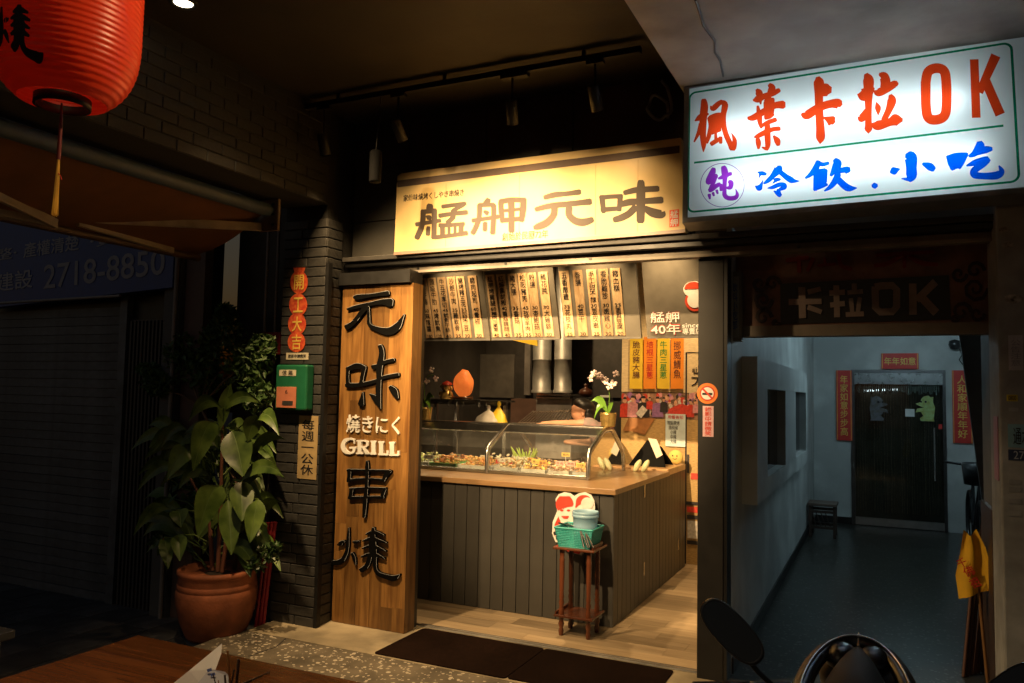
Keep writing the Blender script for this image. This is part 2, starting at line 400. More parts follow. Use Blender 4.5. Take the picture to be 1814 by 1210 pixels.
# an irregular crack in the slab, a thin dark sunken fill
cr = MB(); pts = [PZ(x, y, 0.0) for x, y in ((507, 1112), (510, 1127), (490, 1145), (470, 1152), (440, 1162))]
for a, b in zip(pts, pts[1:]):
    d = (b-a).normalized(); n_ = Vector((-d.y, d.x, 0))*0.004
    cr.add([a+n_+Vector((0, 0, -0.002)), b+n_+Vector((0, 0, -0.002)), b-n_+Vector((0, 0, -0.002)), a-n_+Vector((0, 0, -0.002))], [(0, 1, 2, 3)])
cr.build('crack', M_ink, pv2)

# shop floor made of planks
fl = struct(box('shop_floor', (-4.45, -0.96, 4.72, 8.7, -0.12, -0.012), M_mortar))
y = 4.735
while y < 7.62:
    x = -4.4 - random.uniform(0, 0.9)
    while x < -0.97:
        x1 = min(x+1.2, -0.97); xs = max(x, -4.4)
        if x1 > xs+0.02 and not (y > 5.4 and x1 < -1.75):
            box('plank', (xs+0.0008, x1-0.0008, y, y+0.1485, -0.012, random.uniform(-0.0004, 0.0004)), M_floorw, fl)
        x += 1.2
    y += 0.15
# door track
tr = thing('door_track', (-1.9, 4.69, 0), 'thin metal sliding door track along the grill shop threshold', 'track')
box('track_base', (-2.86, -0.965, 4.665, 4.731, -0.02, 0.004), M_alu, tr)
box('track_ridge', (-2.86, -0.965, 4.680, 4.684, 0.004, 0.012), M_steel, tr)
box('track_ridge', (-2.86, -0.965, 4.708, 4.712, 0.004, 0.012), M_steel, tr)
# mat
M_mat = mat('brown_mat', (0.016, 0.008, 0.0055), 0.95, var=0.35, scale=60, bump=0.6, bscale=220, spec=0.05, dirt=0.3)
def mat_thing(x0, x1, y0, y1, label):
    t = thing('door_mat', ((x0+x1)/2, (y0+y1)/2, 0), label, 'mat')
    r = 0.025; pts = []
    for cx, cy, a0 in ((x1-r, y1-r, 0), (x0+r, y1-r, PI/2), (x0+r, y0+r, PI), (x1-r, y0+r, 1.5*PI)):
        for k in range(4): a = a0+k*PI/6; pts.append((cx+r*math.cos(a), cy+r*math.sin(a), 0.002))
    MB().prism(pts, (0, 0, 0.007)).build('carpet', M_mat, t, 0.002)
    return t
mat_thing(-2.80, -1.915, 4.06, 4.64, 'dark brown door mat reaching from the wooden sign panel along the threshold')
mat_thing(-1.91, -1.10, 4.07, 4.64, 'dark brown door mat lying next to the terrazzo beside the black post')

# ================================================================ ARCADE CEILING, SOFFIT
M_ceil = mat('ceiling_paint', (0.024, 0.018, 0.012), 0.7, var=0.15, scale=3, bump=0.12, bscale=20, dirt=0.3)
CEIL = 3.53
struct(box('ceiling', (-3.90, -0.98, -0.7, 4.62, CEIL, CEIL+0.15), M_ceil))
M_soff = mat('soffit_paint', (0.36, 0.335, 0.30), 0.7, var=0.12, scale=4, bump=0.15, bscale=14, dirt=0.35)
sf = thing('soffit_beam', (0.5, 2, 3.33), 'stained grey concrete soffit above the karaoke light box', 'beam')
box('beam_slab', (-1.0, 4, -0.7, 4.62, 3.33, 3.9), M_soff, sf)
w_ = [PZ(x, y, 3.325) for x, y in ((1232, 0), (1238, 18), (1246, 45), (1258, 62), (1266, 72), (1266, 92), (1276, 108), (1281, 135))]
tag(MB().tube(w_, 0.006, 6).build('ceiling_cable', M_black), 'dark wavy cable stapled to the grey soffit', 'cable')

# ================================================================ LEFT BRICK PILLAR AND BEAM
PXL, PXR, PYF, PYB = -3.83, -3.455, 4.30, 4.66
pil = thing('brick_pillar', (-3.64, 4.45, 0), 'charcoal painted brick pillar carrying the green letter box', 'pillar')
box('core', (PXL+0.006, PXR-0.006, PYF+0.006, PYB, -0.1, CEIL), M_mortar, pil)
def brick_mesh(nm, sx, sy, sz):
    o = MB().box(-sx/2, sx/2, -sy/2, sy/2, -sz/2, sz/2)
    o = o.build(nm, M_brick); me = o.data
    bm = bmesh.new(); bm.from_mesh(me); bmesh.ops.bevel(bm, geom=bm.edges[:], offset=0.003, segments=1, affect='EDGES'); bm.to_mesh(me); bm.free()
    bpy.data.objects.remove(o); return me
def put(me, name, loc, parent):
    o = bpy.data.objects.new(name, me); COL.objects.link(o); o.parent = parent; o.location = Vector(loc)-wloc(parent); return o
CH = 0.068
bA = brick_mesh('brick_long', 0.205, 0.012, CH-0.008); bB = brick_mesh('brick_half', 0.155, 0.012, CH-0.008)
bS = brick_mesh('brick_side', 0.012, 0.165, CH-0.008); bS2 = brick_mesh('brick_side_half', 0.012, 0.15, CH-0.008)
for k in range(41):
    z = 0.03+CH*k
    if z > 2.83: break
    j = lambda: random.uniform(-0.0015, 0.0015)
    if k % 2 == 0:
        put(bA, 'brick', (PXL+0.1045, PYF+0.003+j(), z), pil); put(bB, 'brick', (PXL+0.215+0.08, PYF+0.003+j(), z), pil)
    else:
        put(bB, 'brick', (PXL+0.0795, PYF+0.003+j(), z), pil); put(bA, 'brick', (PXL+0.165+0.105, PYF+0.003+j(), z), pil)
    put(bS, 'brick', (PXR-0.003+j(), PYF+0.09, z), pil)
beam = thing('brick_beam', (-3.64, 1.5, 2.88), 'dark painted brick beam running overhead from the pillar, above the awning', 'beam')
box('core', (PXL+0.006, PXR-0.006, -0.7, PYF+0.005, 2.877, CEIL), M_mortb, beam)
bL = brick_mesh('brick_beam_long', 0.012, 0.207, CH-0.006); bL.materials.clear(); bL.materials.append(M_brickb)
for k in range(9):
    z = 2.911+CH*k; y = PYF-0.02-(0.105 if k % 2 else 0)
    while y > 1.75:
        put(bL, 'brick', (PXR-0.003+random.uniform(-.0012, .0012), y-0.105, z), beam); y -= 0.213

# ================================================================ FACADE ABOVE THE OPENING
fac = thing('shop_facade', (-2.2, 4.6, 2.5), 'dark grey upper wall of the grill shop behind the yellow sign', 'wall')
M_fac = mat('facade_board', (0.075, 0.072, 0.062), 0.5, var=0.2, scale=3, bump=0.06, dirt=0.3)
box('wall_core', (-3.455, -0.98, 4.60, 4.75, 2.53, CEIL), M_black, fac)
for x0, x1, z0, z1 in ((-3.45, -2.99, 2.535, 2.80), (-3.45, -2.99, 2.806, 3.20), (-3.45, -2.99, 3.206, CEIL), (-2.984, -2.38, 2.535, CEIL), (-2.374, -1.76, 2.535, CEIL), (-1.754, -1.0, 2.535, CEIL)):
    box('panel', (x0, x1, 4.585+random.uniform(-.001, .001), 4.602, z0, z1), M_fac, fac, 0.002)
# lintel mouldings and the shutter rail
M_rail = mat('rail_metal', (0.24, 0.21, 0.17), 0.6, metal=0.2, var=0.3, scale=6, dirt=0.45)
lin = thing('shutter_lintel', (-1.5, 4.6, 2.42), 'old metal shutter rail and dark moulding above both doorways', 'lintel')
box('rail', (-3.44, 0.62, 4.56, 4.66, 2.416, 2.462), M_rail, lin, 0.003)
box('rail_lip', (-3.44, 0.62, 4.545, 4.562, 2.410, 2.426), M_rail, lin)
box('moulding', (-3.45, 0.62, 4.50, 4.70, 2.464, 2.497), M_black, lin, 0.004)
box('moulding', (-3.45, 0.62, 4.47, 4.70, 2.50, 2.532), M_dark, lin, 0.004)
for x in (-2.87, -2.20, -1.62, -0.4):
    MB().tube([(x, 4.558, 2.438), (x, 4.552, 2.438)], 0.010, 8).build('bolt', M_black, lin)
# dark metal jamb at the left, panel reveal
jb = thing('left_door_frame', (-3.44, 4.35, 0), 'dark narrow metal upright between brick pillar and wooden sign panel', 'frame')
box('upright', (-3.452, -3.425, 4.295, 4.335, 0.0, 2.47), M_blackm, jb)
box('head', (-3.452, -2.86, 4.44, 4.60, 2.33, 2.416), M_black, jb)

# ================================================================ WOODEN VERTICAL SIGN PANEL
wp = thing('wooden_sign_panel', (-3.14, 4.53, 0), 'tall walnut plank panel with raised black brush characters beside the doorway', 'sign')
PF = 4.478
box('backing', (-3.44, -2.868, PF+0.012, 4.66, 0.0, 2.33), M_black, wp)
xs = [-3.44, -3.345, -3.245, -3.135, -3.04, -2.95, -2.866]
for c in range(6):
    z = 0.003; zt = 2.328
    cuts = sorted(random.uniform(0.15, 2.2) for _ in range(2)); ed = [z]+cuts+[zt]
    for a, b in zip(ed, ed[1:]):
        if b-a > 0.02: box('plank', (xs[c]+0.0006, xs[c+1]-0.0006, PF+random.uniform(-0.001, 0.001), PF+0.013, a+0.0006, b-0.0006), M_panelw, wp)
box('side_plank', (-2.8665, -2.852, PF-0.001, 4.60, 0.003, 2.33), M_panelw, wp)
M_chr = mat('character_face', (0.004, 0.004, 0.004), 0.7, spec=0.04); M_chs = mat('character_edge_highlight', (0.42, 0.42, 0.42), 0.45)  # edge colour paints the highlight on the light side of the letters
A = (595, 500); B = (590, 800); s5 = 706/140; PLW = ((0, PF, 0), (0, -1, 0))
yuan = [[(178,138,30),(215,135,48),(330,120,32),(440,105,40),(482,100,44)], [(118,243,20),(200,222,34),(330,195,36),(430,178,50),(505,185,80)],
        [(280,225,50),(230,290,40),(170,365,40),(110,405,50)], [(305,225,26),(308,300,26),(318,385,34),(400,425,50),(490,440,72),(560,400,66),(605,330,28),(625,292,12)]]
wei = [[(125,765,34),(120,850,30),(125,925,38)], [(118,778,40),(205,750,56),(275,765,36)], [(270,765,34),(255,830,34),(240,900,34)], [(110,920,42),(240,915,38),(380,880,34)],
       [(410,570,40),(425,640,48),(405,760,56),(400,880,44),(395,980,48),(412,1130,12)], [(320,1000,14),(370,1040,54),(408,1110,26)],
       [(345,760,44),(400,745,40),(450,715,34),(530,695,34)], [(380,875,28),(460,845,32),(572,825,34)], [(255,985,12),(248,1040,36),(240,1090,56)], [(500,935,36),(535,975,62),(565,1035,26)]]
chuan = [[(320,85,22),(320,150,34),(315,300,30),(300,470,38),(290,580,28)], [(145,165,26),(320,165,20),(480,170,22),(535,175,18)], [(160,160,34),(160,215,34),(150,265,26)],
         [(515,175,46),(480,220,38),(465,260,24)], [(150,255,28),(300,240,20),(470,252,24)], [(165,330,20),(320,322,18),(485,328,20)], [(180,335,34),(175,380,34),(165,415,32)],
         [(480,330,28),(460,375,32),(450,410,28)], [(165,410,30),(320,405,24),(465,405,28)]]
shao = [[(155,680,16),(150,780,28),(140,880,34),(110,950,38),(60,985,46),(15,985,40)], [(60,830,18),(90,805,30),(115,800,26)], [(100,800,18),(95,835,8)], [(250,795,10),(215,805,28),(195,800,18)],
        [(185,905,28),(205,950,28),(218,1005,10)], [(375,680,28),(370,760,50),(370,850,70),(375,920,66)], [(310,735,14),(375,715,34),(470,742,12)], [(280,795,14),(370,775,36),(490,812,14)],
        [(278,860,14),(370,840,36),(485,885,12)], [(268,935,16),(370,910,36),(475,952,14)], [(345,930,38),(320,1010,42),(265,1055,40)], [(390,930,38),(390,1030,34),(420,1085,38),(500,1115,46),(560,1125,52),(610,1092,12)]]
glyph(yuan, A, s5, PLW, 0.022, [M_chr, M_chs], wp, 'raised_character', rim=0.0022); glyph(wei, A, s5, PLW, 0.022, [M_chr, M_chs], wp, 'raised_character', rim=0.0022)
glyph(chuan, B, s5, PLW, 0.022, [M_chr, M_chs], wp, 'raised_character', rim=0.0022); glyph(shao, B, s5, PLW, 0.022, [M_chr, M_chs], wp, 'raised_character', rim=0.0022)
M_wl = mat('white_letter', (0.82, 0.8, 0.75), 0.45)
c = (PY(612, 752, PF)+PY(713, 752, PF))/2
fitted('燒きにく', (c.x, PF-0.006, c.z), 0.44, 0.125, M_wl, wp, 'white_lettering', bold=0.012, ext=0.006)
# GRILL in slab serifs, boxes and ring
def grill(px, kind):
    r = []
    if kind == 'G': r = [[(94,8,10),(86,2,12),(60,-2,16),(28,10,26),(14,45,30),(26,82,28),(60,98,16),(88,88,18),(92,62,20)], [(62,60,14),(105,60,14)], [(94,0,10),(94,30,8)]]
    if kind == 'R': r = [[(28,2,28),(28,96,28)], [(4,5,11),(62,5,11)], [(58,5,11),(76,9,13),(83,17,19),(83,35,19),(76,44,13),(58,49,11)], [(30,49,11),(60,49,11)], [(54,50,20),(80,96,24)], [(74,94,11),(106,94,11)], [(2,94,11),(54,94,11)]]
    if kind == 'I': r = [[(50,2,30),(50,96,30)], [(20,5,12),(80,5,12)], [(20,93,12),(80,93,12)]]
    if kind == 'L': r = [[(32,2,30),(32,96,30)], [(6,5,12),(62,5,12)], [(6,93,12),(96,93,14)], [(92,64,14),(92,96,16)]]
    return r
gx = [606, 632, 655, 671, 690]; gw = [25, 25, 17, 19, 19]
for k, ch in enumerate('GRILL'):
    st = [[(gx[k]+x*gw[k]/100, 778+0.055*(gx[k]-606)+yy*25/100, w*0.25) for x, yy, w in s_] for s_ in grill(0, ch)]
    st = [[(x*10, y_*10, w*10) for x, y_, w in s_] for s_ in st]
    glyph(st, (0, 0), 10, PLW, 0.014, [M_wl, M_wl], wp, 'white_letter', straight=(ch != 'G'))

# ================================================================ YELLOW SHOP SIGN
YP = Vector((-2.0, 4.44, 2.52)); yn = Vector((0, -1, 0.035)).normalized(); PLY = (YP, yn)
ys = thing('yellow_shop_sign', YP, 'wide yellow signboard with dark brown characters above the grill shop doorway', 'sign')
M_ysg = mat('yellow_board', (0.80, 0.58, 0.24), 0.42, var=0.10, scale=3, stretch=(1, 1, 0.4), dirt=0.16)
M_ybr = mat('brown_band', (0.09, 0.055, 0.036), 0.6, var=0.15)
M_ych = mat('brown_character', (0.052, 0.034, 0.022), 0.6, var=0.12)
def onp(px, py): return PP(px, py, YP, yn)
q = [onp(698, 452), onp(1214, 411), onp(1206, 244), onp(711, 307), onp(704, 312)]
MB().prism(q, -yn*0.06).build('board', M_ysg, ys)
def band(pxs, m, nm, off=0.002):
    MB().prism([PP(a, b, YP, yn)+yn*off for a, b in pxs], -yn*(off-0.0004)).build(nm, m, ys)
band([(704, 320), (1204, 258), (1204, 271), (704, 332)], M_ybr, 'top_band')
band([(697.5, 452), (1213, 412), (1213, 406), (698, 446.5)], mat('trim_strip', (0.30, 0.2, 0.15), 0.4), 'bottom_trim')
for px_ in (790, 920, 1055, 1130):   # board joints
    a = onp(px_, 322-0.124*(px_-704)+14); b = onp(px_-1, 444-0.0785*(px_-698))
    MB().prism([a+yn*0.0012, a+yn*0.0012+Vector((0.003, 0, 0)), b+yn*0.0012+Vector((0.003, 0, 0)), b+yn*0.0012], -yn*0.0008).build('joint', mat('joint_line', (0.55, 0.36, 0.13), 0.6), ys)
Y1 = (690, 290); k1 = 1814/310; Y2 = (960, 280); k2 = 1748/260
meng = [[(420,435,56),(415,470,56)], [(350,490,46),(345,600,44),(320,690,48),(285,770,46)], [(465,480,46),(465,620,44),(460,770,46)], [(340,500,40),(465,490,36)], [(385,545,18),(410,560,46),(425,580,18)],
        [(280,630,36),(400,610,34),(525,590,34)], [(405,660,34),(398,735,38)], [(550,445,34),(660,430,34),(785,415,36)], [(770,430,26),(680,475,34),(650,490,26)], [(520,540,38),(650,520,36),(800,505,42)],
        [(660,490,42),(655,560,44),(600,610,36)], [(520,640,38),(650,635,34),(770,625,36)], [(550,640,42),(550,740,42)], [(617,640,26),(617,740,26)], [(680,640,26),(680,735,26)], [(745,630,44),(740,730,42)], [(470,765,38),(640,745,34),(800,720,42)]]
jia = [[(1025,375,46),(1000,420,56)], [(935,430,44),(930,560,42),(900,650,44),(865,720,44)], [(1080,430,44),(1080,560,44),(1070,720,46)], [(930,430,38),(1080,425,34)], [(985,495,28),(1015,515,42)],
       [(865,590,38),(1000,570,34),(1130,550,38)], [(992,615,38),(990,690,38)], [(1155,395,46),(1160,500,46),(1175,595,36)], [(1150,395,46),(1270,375,44),(1400,380,42)], [(1390,370,54),(1385,480,54),(1370,590,44)],
       [(1170,490,28),(1370,470,28)], [(1160,590,42),(1370,570,38)], [(1262,380,56),(1265,500,56),(1265,700,50)]]
yuan2 = [[(35,470,46),(150,440,56),(300,425,48),(450,405,54)], [(-69,612,46),(100,570,56),(300,550,56),(480,530,56),(575,520,64)], [(150,590,66),(140,680,66),(60,770,72),(-40,815,66),(-85,830,46)], [(325,590,66),(325,680,66),(400,750,72),(500,765,76),(600,735,56)]]
wei2 = [[(715,460,56),(735,640,46)], [(700,475,48),(820,460,42),(950,455,44)], [(935,450,52),(920,620,46)], [(715,615,48),(930,600,42)], [(985,415,46),(1100,385,56),(1200,375,56),(1380,365,56)],
        [(950,550,56),(1050,525,66),(1200,515,56),(1425,500,66)], [(1180,285,66),(1178,400,86),(1178,550,86),(1175,750,76)], [(1110,590,66),(1040,660,66),(950,710,66),(865,735,56)], [(1230,600,56),(1320,650,86),(1430,670,76),(1460,640,16)]]
for st, rg, k in ((meng, Y1, k1), (jia, Y1, k1), (yuan2, Y2, k2), (wei2, Y2, k2)):
    glyph([[(x, y, w*1.24) for x, y, w in q_] for q_ in st], rg, k, PLY, 0.0016, M_ych, ys, 'painted_character')
tilt = math.atan2(yn.z, -yn.y)
def ytext(s, x0, y0, x1, y1, h, m, bold=0.006):
    a, b = onp(x0, y0), onp(x1, y1); c = (a+b)/2 + yn*0.0018
    fitted(s, c, (b-a).length, h, m, ys, 'small_lettering', rx=PI/2-tilt, bold=bold, ext=0.0008)
M_ysm = mat('small_ink', (0.035, 0.018, 0.008), 0.6)
ytext('家傳味燒烤くしやき串燒き', 715, 352, 822, 340, 0.046, M_ysm)
ytext('創始於民國72年', 890, 420, 971, 414, 0.052, M_ysm)
band([(1186, 372.5), (1203, 370.5), (1203, 401), (1186, 403)], mat('seal_red', (0.75, 0.09, 0.02), 0.5), 'red_seal')
c = onp(1194.5, 387); fitted('艋\n舺', c+yn*0.003, 0.046, 0.092, M_wl, ys, 'seal_lettering', rx=PI/2-tilt, bold=0.004)

# ================================================================ KARAOKE LIGHT BOX
WP = Vector((-0.2, 4.20, 2.55)); wnn = Vector((0, -1, 0.10)).normalized(); PLK = (WP, wnn)
kb = thing('light_box_sign', WP, 'glowing white light box sign with red, blue and purple characters', 'sign')
def onk(px, py): return PP(px, py, WP, wnn)
Q = [onk(1208.6, 395), onk(1850, 338.5), onk(1848, 43), onk(1202, 151)]
O0 = Q[0]; ex = (Q[1]-Q[0]).normalized(); ez = wnn.cross(ex).normalized()
if ez.z < 0: ez = -ez
WW = (Q[1]-Q[0]).length; HH = (Q[3]-Q[0]).dot(ez)
def kp(u, v, d=0.0): return O0 + ex*u + ez*v + wnn*d      # d towards the viewer
dep = 0.16; fr = 0.028
bx = MB()
def kbox(mb, u0, u1, v0, v1, d0, d1):
    vs = [kp(u, v, d) for u in (u0, u1) for v in (v0, v1) for d in (d0, d1)]
    mb.add(vs, [(0,1,3,2),(4,6,7,5),(0,4,5,1),(2,3,7,6),(0,2,6,4),(1,5,7,3)])
M_kf = mat('box_frame', (0.36, 0.38, 0.40), 0.4, metal=0.7, var=0.15, dirt=0.3)
for a in ((0, WW, 0, fr), (0, WW, HH-fr, HH)):
    m_ = MB(); kbox(m_, a[0], a[1], a[2], a[3], -dep, 0.0); m_.build('frame_rail', M_kf, kb)
for a in ((0, fr), (WW-fr, WW)):
    m_ = MB(); kbox(m_, a[0], a[1], fr+0.0005, HH-fr-0.0005, -dep, -0.0005); m_.build('frame_stile', M_kf, kb)
m_ = MB(); kbox(m_, 0.002, WW-0.002, 0.002, HH-0.002, -dep-0.004, -dep-0.001); m_.build('back_plate', M_white, kb)
M_kw = translucent_mat('light_box_face', (0.86, 0.90, 0.90), 0.72)
m_ = MB(); kbox(m_, fr, WW-fr, fr, HH-fr, -0.012, -0.010); m_.v = m_.v
face = MB(); face.add([kp(fr, fr, -0.008), kp(WW-fr, fr, -0.008), kp(WW-fr, HH-fr, -0.008), kp(fr, HH-fr, -0.008)], [(0, 1, 2, 3)]); face.build('face', M_kw, kb)
M_tube = emit_mat('fluorescent_tube', (0.80, 0.95, 1.0), 13.0)
for u0, u1, v in ((0.16, 1.36, HH*0.62), (0.20, 1.42, HH*0.27)):
    MB().tube([kp(u0, v, -0.085), kp(u1, v, -0.085)], 0.013, 10).build('tube_lamp', M_tube, kb)
def film(name, col):
    m = bpy.data.materials.new(name); m.use_nodes = True
    n = m.node_tree.nodes; l = m.node_tree.links; b = n['Principled BSDF']
    t = n.new('ShaderNodeBsdfTransparent'); t.inputs[0].default_value = (*col, 1)
    b.inputs['Base Color'].default_value = (*col, 1); b.inputs['Roughness'].default_value = 0.4
    mx = n.new('ShaderNodeMixShader'); mx.inputs[0].default_value = 0.15
    l.new(t.outputs[0], mx.inputs[1]); l.new(b.outputs[0], mx.inputs[2]); l.new(mx.outputs[0], n['Material Output'].inputs[0])
    return m
F_red = film('red_film', (0.80, 0.055, 0.010)); F_blue = film('blue_film', (0.0, 0.10, 0.85)); F_pur = film('purple_film', (0.32, 0.03, 0.50)); F_grn = film('green_film', (0.0, 0.26, 0.12))
def kgl(st, rg, k, m, nm='film_character', straight=False):
    return glyph([[(x, y, w*(1.0 if straight else 1.32)) for x, y, w in q_] for q_ in st], rg, k, (WP - wnn*0.0065, wnn), 0, m, kb, nm, straight)
K1 = (1210, 130); kk1 = 7.56; K2 = (1400, 100); kk2 = 7.117; K3 = (1220, 270); kk3 = 9.07; K4 = (1400, 240); kk4 = 4.382; K5 = (1150, 0); kk5 = 2.732
feng = [[(278,360,56),(285,450,78),(270,600,76),(265,800,66),(275,950,54),(272,1050,10)], [(160,635,12),(230,590,66),(310,550,40),(340,545,16)], [(245,680,56),(215,780,46),(150,915,16)],
        [(360,600,56),(365,700,38),(350,820,46),(315,925,36)], [(370,440,16),(400,470,56),(470,410,54),(520,375,40)], [(510,385,44),(560,420,66),(540,560,56),(545,700,56),(580,830,56),(630,940,56),(665,1000,66),(690,900,46),(650,800,8)],
        [(360,590,40),(440,560,46),(505,540,26)], [(390,680,34),(385,790,38)], [(390,680,34),(450,650,38),(500,640,28)], [(490,660,34),(490,760,34)], [(380,800,38),(500,760,28)], [(440,600,28),(435,720,24),(440,880,34)],
        [(380,945,46),(450,900,46),(510,870,36)], [(500,860,44),(505,930,34)]]
ye = [[(945,360,26),(1000,345,74),(1100,300,56),(1200,270,56),(1285,225,46)], [(990,220,36),(1020,270,74),(1040,410,16)], [(1160,155,46),(1190,200,74),(1150,300,56),(1110,380,46)],
      [(875,600,36),(950,590,66),(1100,500,66),(1230,430,66),(1340,420,84)], [(1000,440,26),(1020,560,56),(1030,660,46),(1045,735,16)], [(1100,390,36),(1110,480,46),(1110,590,36)], [(1190,345,54),(1190,460,54),(1190,560,36)],
      [(1100,600,36),(1160,585,36),(1210,550,26)], [(1040,720,36),(1060,700,36),(1130,660,46),(1240,620,46)], [(955,855,16),(1000,840,46),(1100,790,54),(1200,750,46),(1290,740,46)],
      [(1130,690,56),(1130,800,64),(1135,950,56),(1120,1020,34)], [(1060,990,16),(1110,1010,36)], [(1000,880,46),(1010,940,54),(1010,1005,26)], [(1215,840,24),(1260,900,64),(1275,955,44)]]
ka = [[(350,275,56),(360,330,100),(360,480,82),(365,700,78),(378,900,82),(380,1030,84),(375,1100,8)], [(380,440,100),(450,420,124),(490,420,84)], [(150,730,36),(210,740,84),(350,650,78),(500,600,78),(600,595,96),(628,610,56)], [(420,770,16),(470,790,56),(520,815,104),(540,830,56)]]
la = [[(960,235,56),(985,300,104),(985,450,86),(985,650,66),(985,850,66),(985,920,72),(985,970,8)], [(850,480,16),(910,490,114),(980,450,104),(1040,400,46)], [(860,770,26),(900,780,76),(960,680,46)],
      [(1130,225,36),(1180,250,86),(1200,330,96),(1180,400,76)], [(1060,440,26),(1110,455,76),(1210,410,76),(1320,345,66),(1335,370,26)], [(1085,580,12),(1105,650,58),(1108,735,12)], [(1265,495,46),(1280,560,86),(1240,680,66),(1180,800,56)], [(1040,860,46),(1100,870,94),(1250,830,76),(1330,800,114),(1400,800,46)]]
bigO = [[(1338,400,36),(1350,348,36),(1388,330,36),(1425,342,36),(1437,390,36),(1439,510,36),(1427,562,36),(1388,580,36),(1352,570,36),(1340,520,36),(1338,398,36)]]
bigK = [[(1573,287,42),(1583,570,42)], [(1678,268,48),(1598,448,36)], [(1625,385,46),(1699,555,48)]]
for st, rg, k in ((feng, K1, kk1), (ye, K1, kk1), (ka, K2, kk2), (la, K2, kk2), (bigO, K5, kk5)): kgl(st, rg, k, F_red)
kgl(bigK, K5, kk5, F_red, straight=True)
chun = [[(400,265,56),(380,330,76),(320,440,66),(310,490,56)], [(310,500,36),(380,450,54),(440,380,54),(450,370,44)], [(440,390,36),(400,480,46),(350,580,46)], [(335,610,54),(380,590,54),(440,540,54),(500,510,46)],
        [(330,680,44),(340,745,24)], [(390,650,36),(405,695,26)], [(450,610,36),(465,660,26)], [(480,420,26),(560,390,56),(650,350,46),(680,345,46)],
        [(560,240,66),(580,320,84),(580,450,56),(575,600,50),(580,690,56),(640,735,56),(740,730,56),(780,680,44),(755,590,8)], [(650,470,46),(680,490,64),(670,560,54),(620,570,36)], [(520,520,44),(520,610,36)]]
leng = [[(1110,320,14),(1180,335,52),(1240,350,34)], [(1150,350,34),(1130,410,8)], [(1070,540,14),(1130,570,74),(1160,530,46),(1195,445,8)], [(1430,240,56),(1440,270,104),(1350,380,66),(1280,450,56),(1210,500,26)],
        [(1440,290,56),(1550,380,66),(1640,440,76),(1700,460,46),(1780,460,8)], [(1360,430,14),(1420,435,46),(1470,435,26)], [(1400,450,44),(1350,500,8)], [(1270,575,14),(1350,560,46),(1450,520,54),(1530,520,54),(1540,560,54),(1470,590,44)], [(1370,620,16),(1430,660,54),(1470,690,54)], [(1440,600,44),(1450,660,54)]]
yin = [[(215,205,28),(200,250,38),(160,300,28),(120,330,14)], [(215,210,28),(250,225,24),(295,215,20)], [(195,290,24),(195,420,26)], [(195,275,18),(270,265,18)], [(275,270,24),(270,360,24)], [(200,315,14),(270,305,14)], [(200,360,14),(270,350,16)], [(185,420,18),(230,400,24),(285,380,18)],
       [(350,192,34),(365,220,54),(340,270,38),(315,310,18)], [(330,285,28),(400,270,34),(450,265,34),(430,290,14)], [(370,300,38),(350,350,38),(310,400,28),(265,430,8)], [(360,330,38),(420,390,42),(460,410,38),(515,408,6)]]
xiao = [[(905,158,36),(935,170,74),(940,250,64),(940,310,64),(925,345,36)], [(865,335,6),(910,340,22)], [(780,285,18),(805,275,46),(850,260,6)], [(1030,220,18),(1080,240,46),(1110,260,36)]]
chi = [[(1220,165,18),(1245,210,38),(1265,260,28)], [(1215,165,14),(1290,155,32),(1370,150,28)], [(1360,150,32),(1330,210,32),(1310,250,24)], [(1250,250,28),(1320,240,18)], [(1470,62,46),(1470,90,56),(1430,140,38),(1390,160,18)], [(1450,130,38),(1520,110,42),(1560,105,26)],
       [(1370,235,10),(1440,210,38),(1530,185,36),(1500,220,38),(1430,270,42),(1430,305,42),(1500,315,38),(1600,310,46),(1640,280,36),(1620,235,8)]]
kgl(chun, K3, kk3, F_pur); kgl(leng, K3, kk3, F_blue)
for st in (yin, xiao, chi): kgl(st, K4, kk4, F_blue)
kgl([[(640,392,24),(655,390,36),(670,388,24)]], K4, kk4, F_blue, 'film_dot')
kgl([[(540+352*math.cos(a), 527+350*math.sin(a), 9) for a in [2*PI*i/40 for i in range(41)]]], K3, kk3, F_pur, 'film_ring', True)
# green outline with rounded corners and the dividing line
def kline(uv, w, closed=False):
    V2 = [(u*1000, v*1000, w*1000) for u, v in uv]
    v2, fs = union2d([V2], True)
    mb = MB(); mb.add([kp(x/1000, y/1000, -0.0065) for x, y in v2], fs); mb.build('film_line', F_grn, kb)
r = 0.035; u0, u1 = (onk(1219.5, 280)-O0).dot(ex), (onk(1799, 200)-O0).dot(ex); v0, v1 = (onk(1500, 349)-O0).dot(ez), (onk(1400, 136)-O0).dot(ez)
rr = []
for cx, cy, a0 in ((u1-r, v1-r, 0), (u0+r, v1-r, PI/2), (u0+r, v0+r, PI), (u1-r, v0+r, 1.5*PI)):
    rr += [(cx+r*math.cos(a0+k*PI/10), cy+r*math.sin(a0+k*PI/10)) for k in range(6)]
kline(rr+[rr[0]], 0.011)
dv = (onk(1500, 255)-O0).dot(ez); kline([(u0+0.03, dv), (u1-0.05, dv)], 0.011)

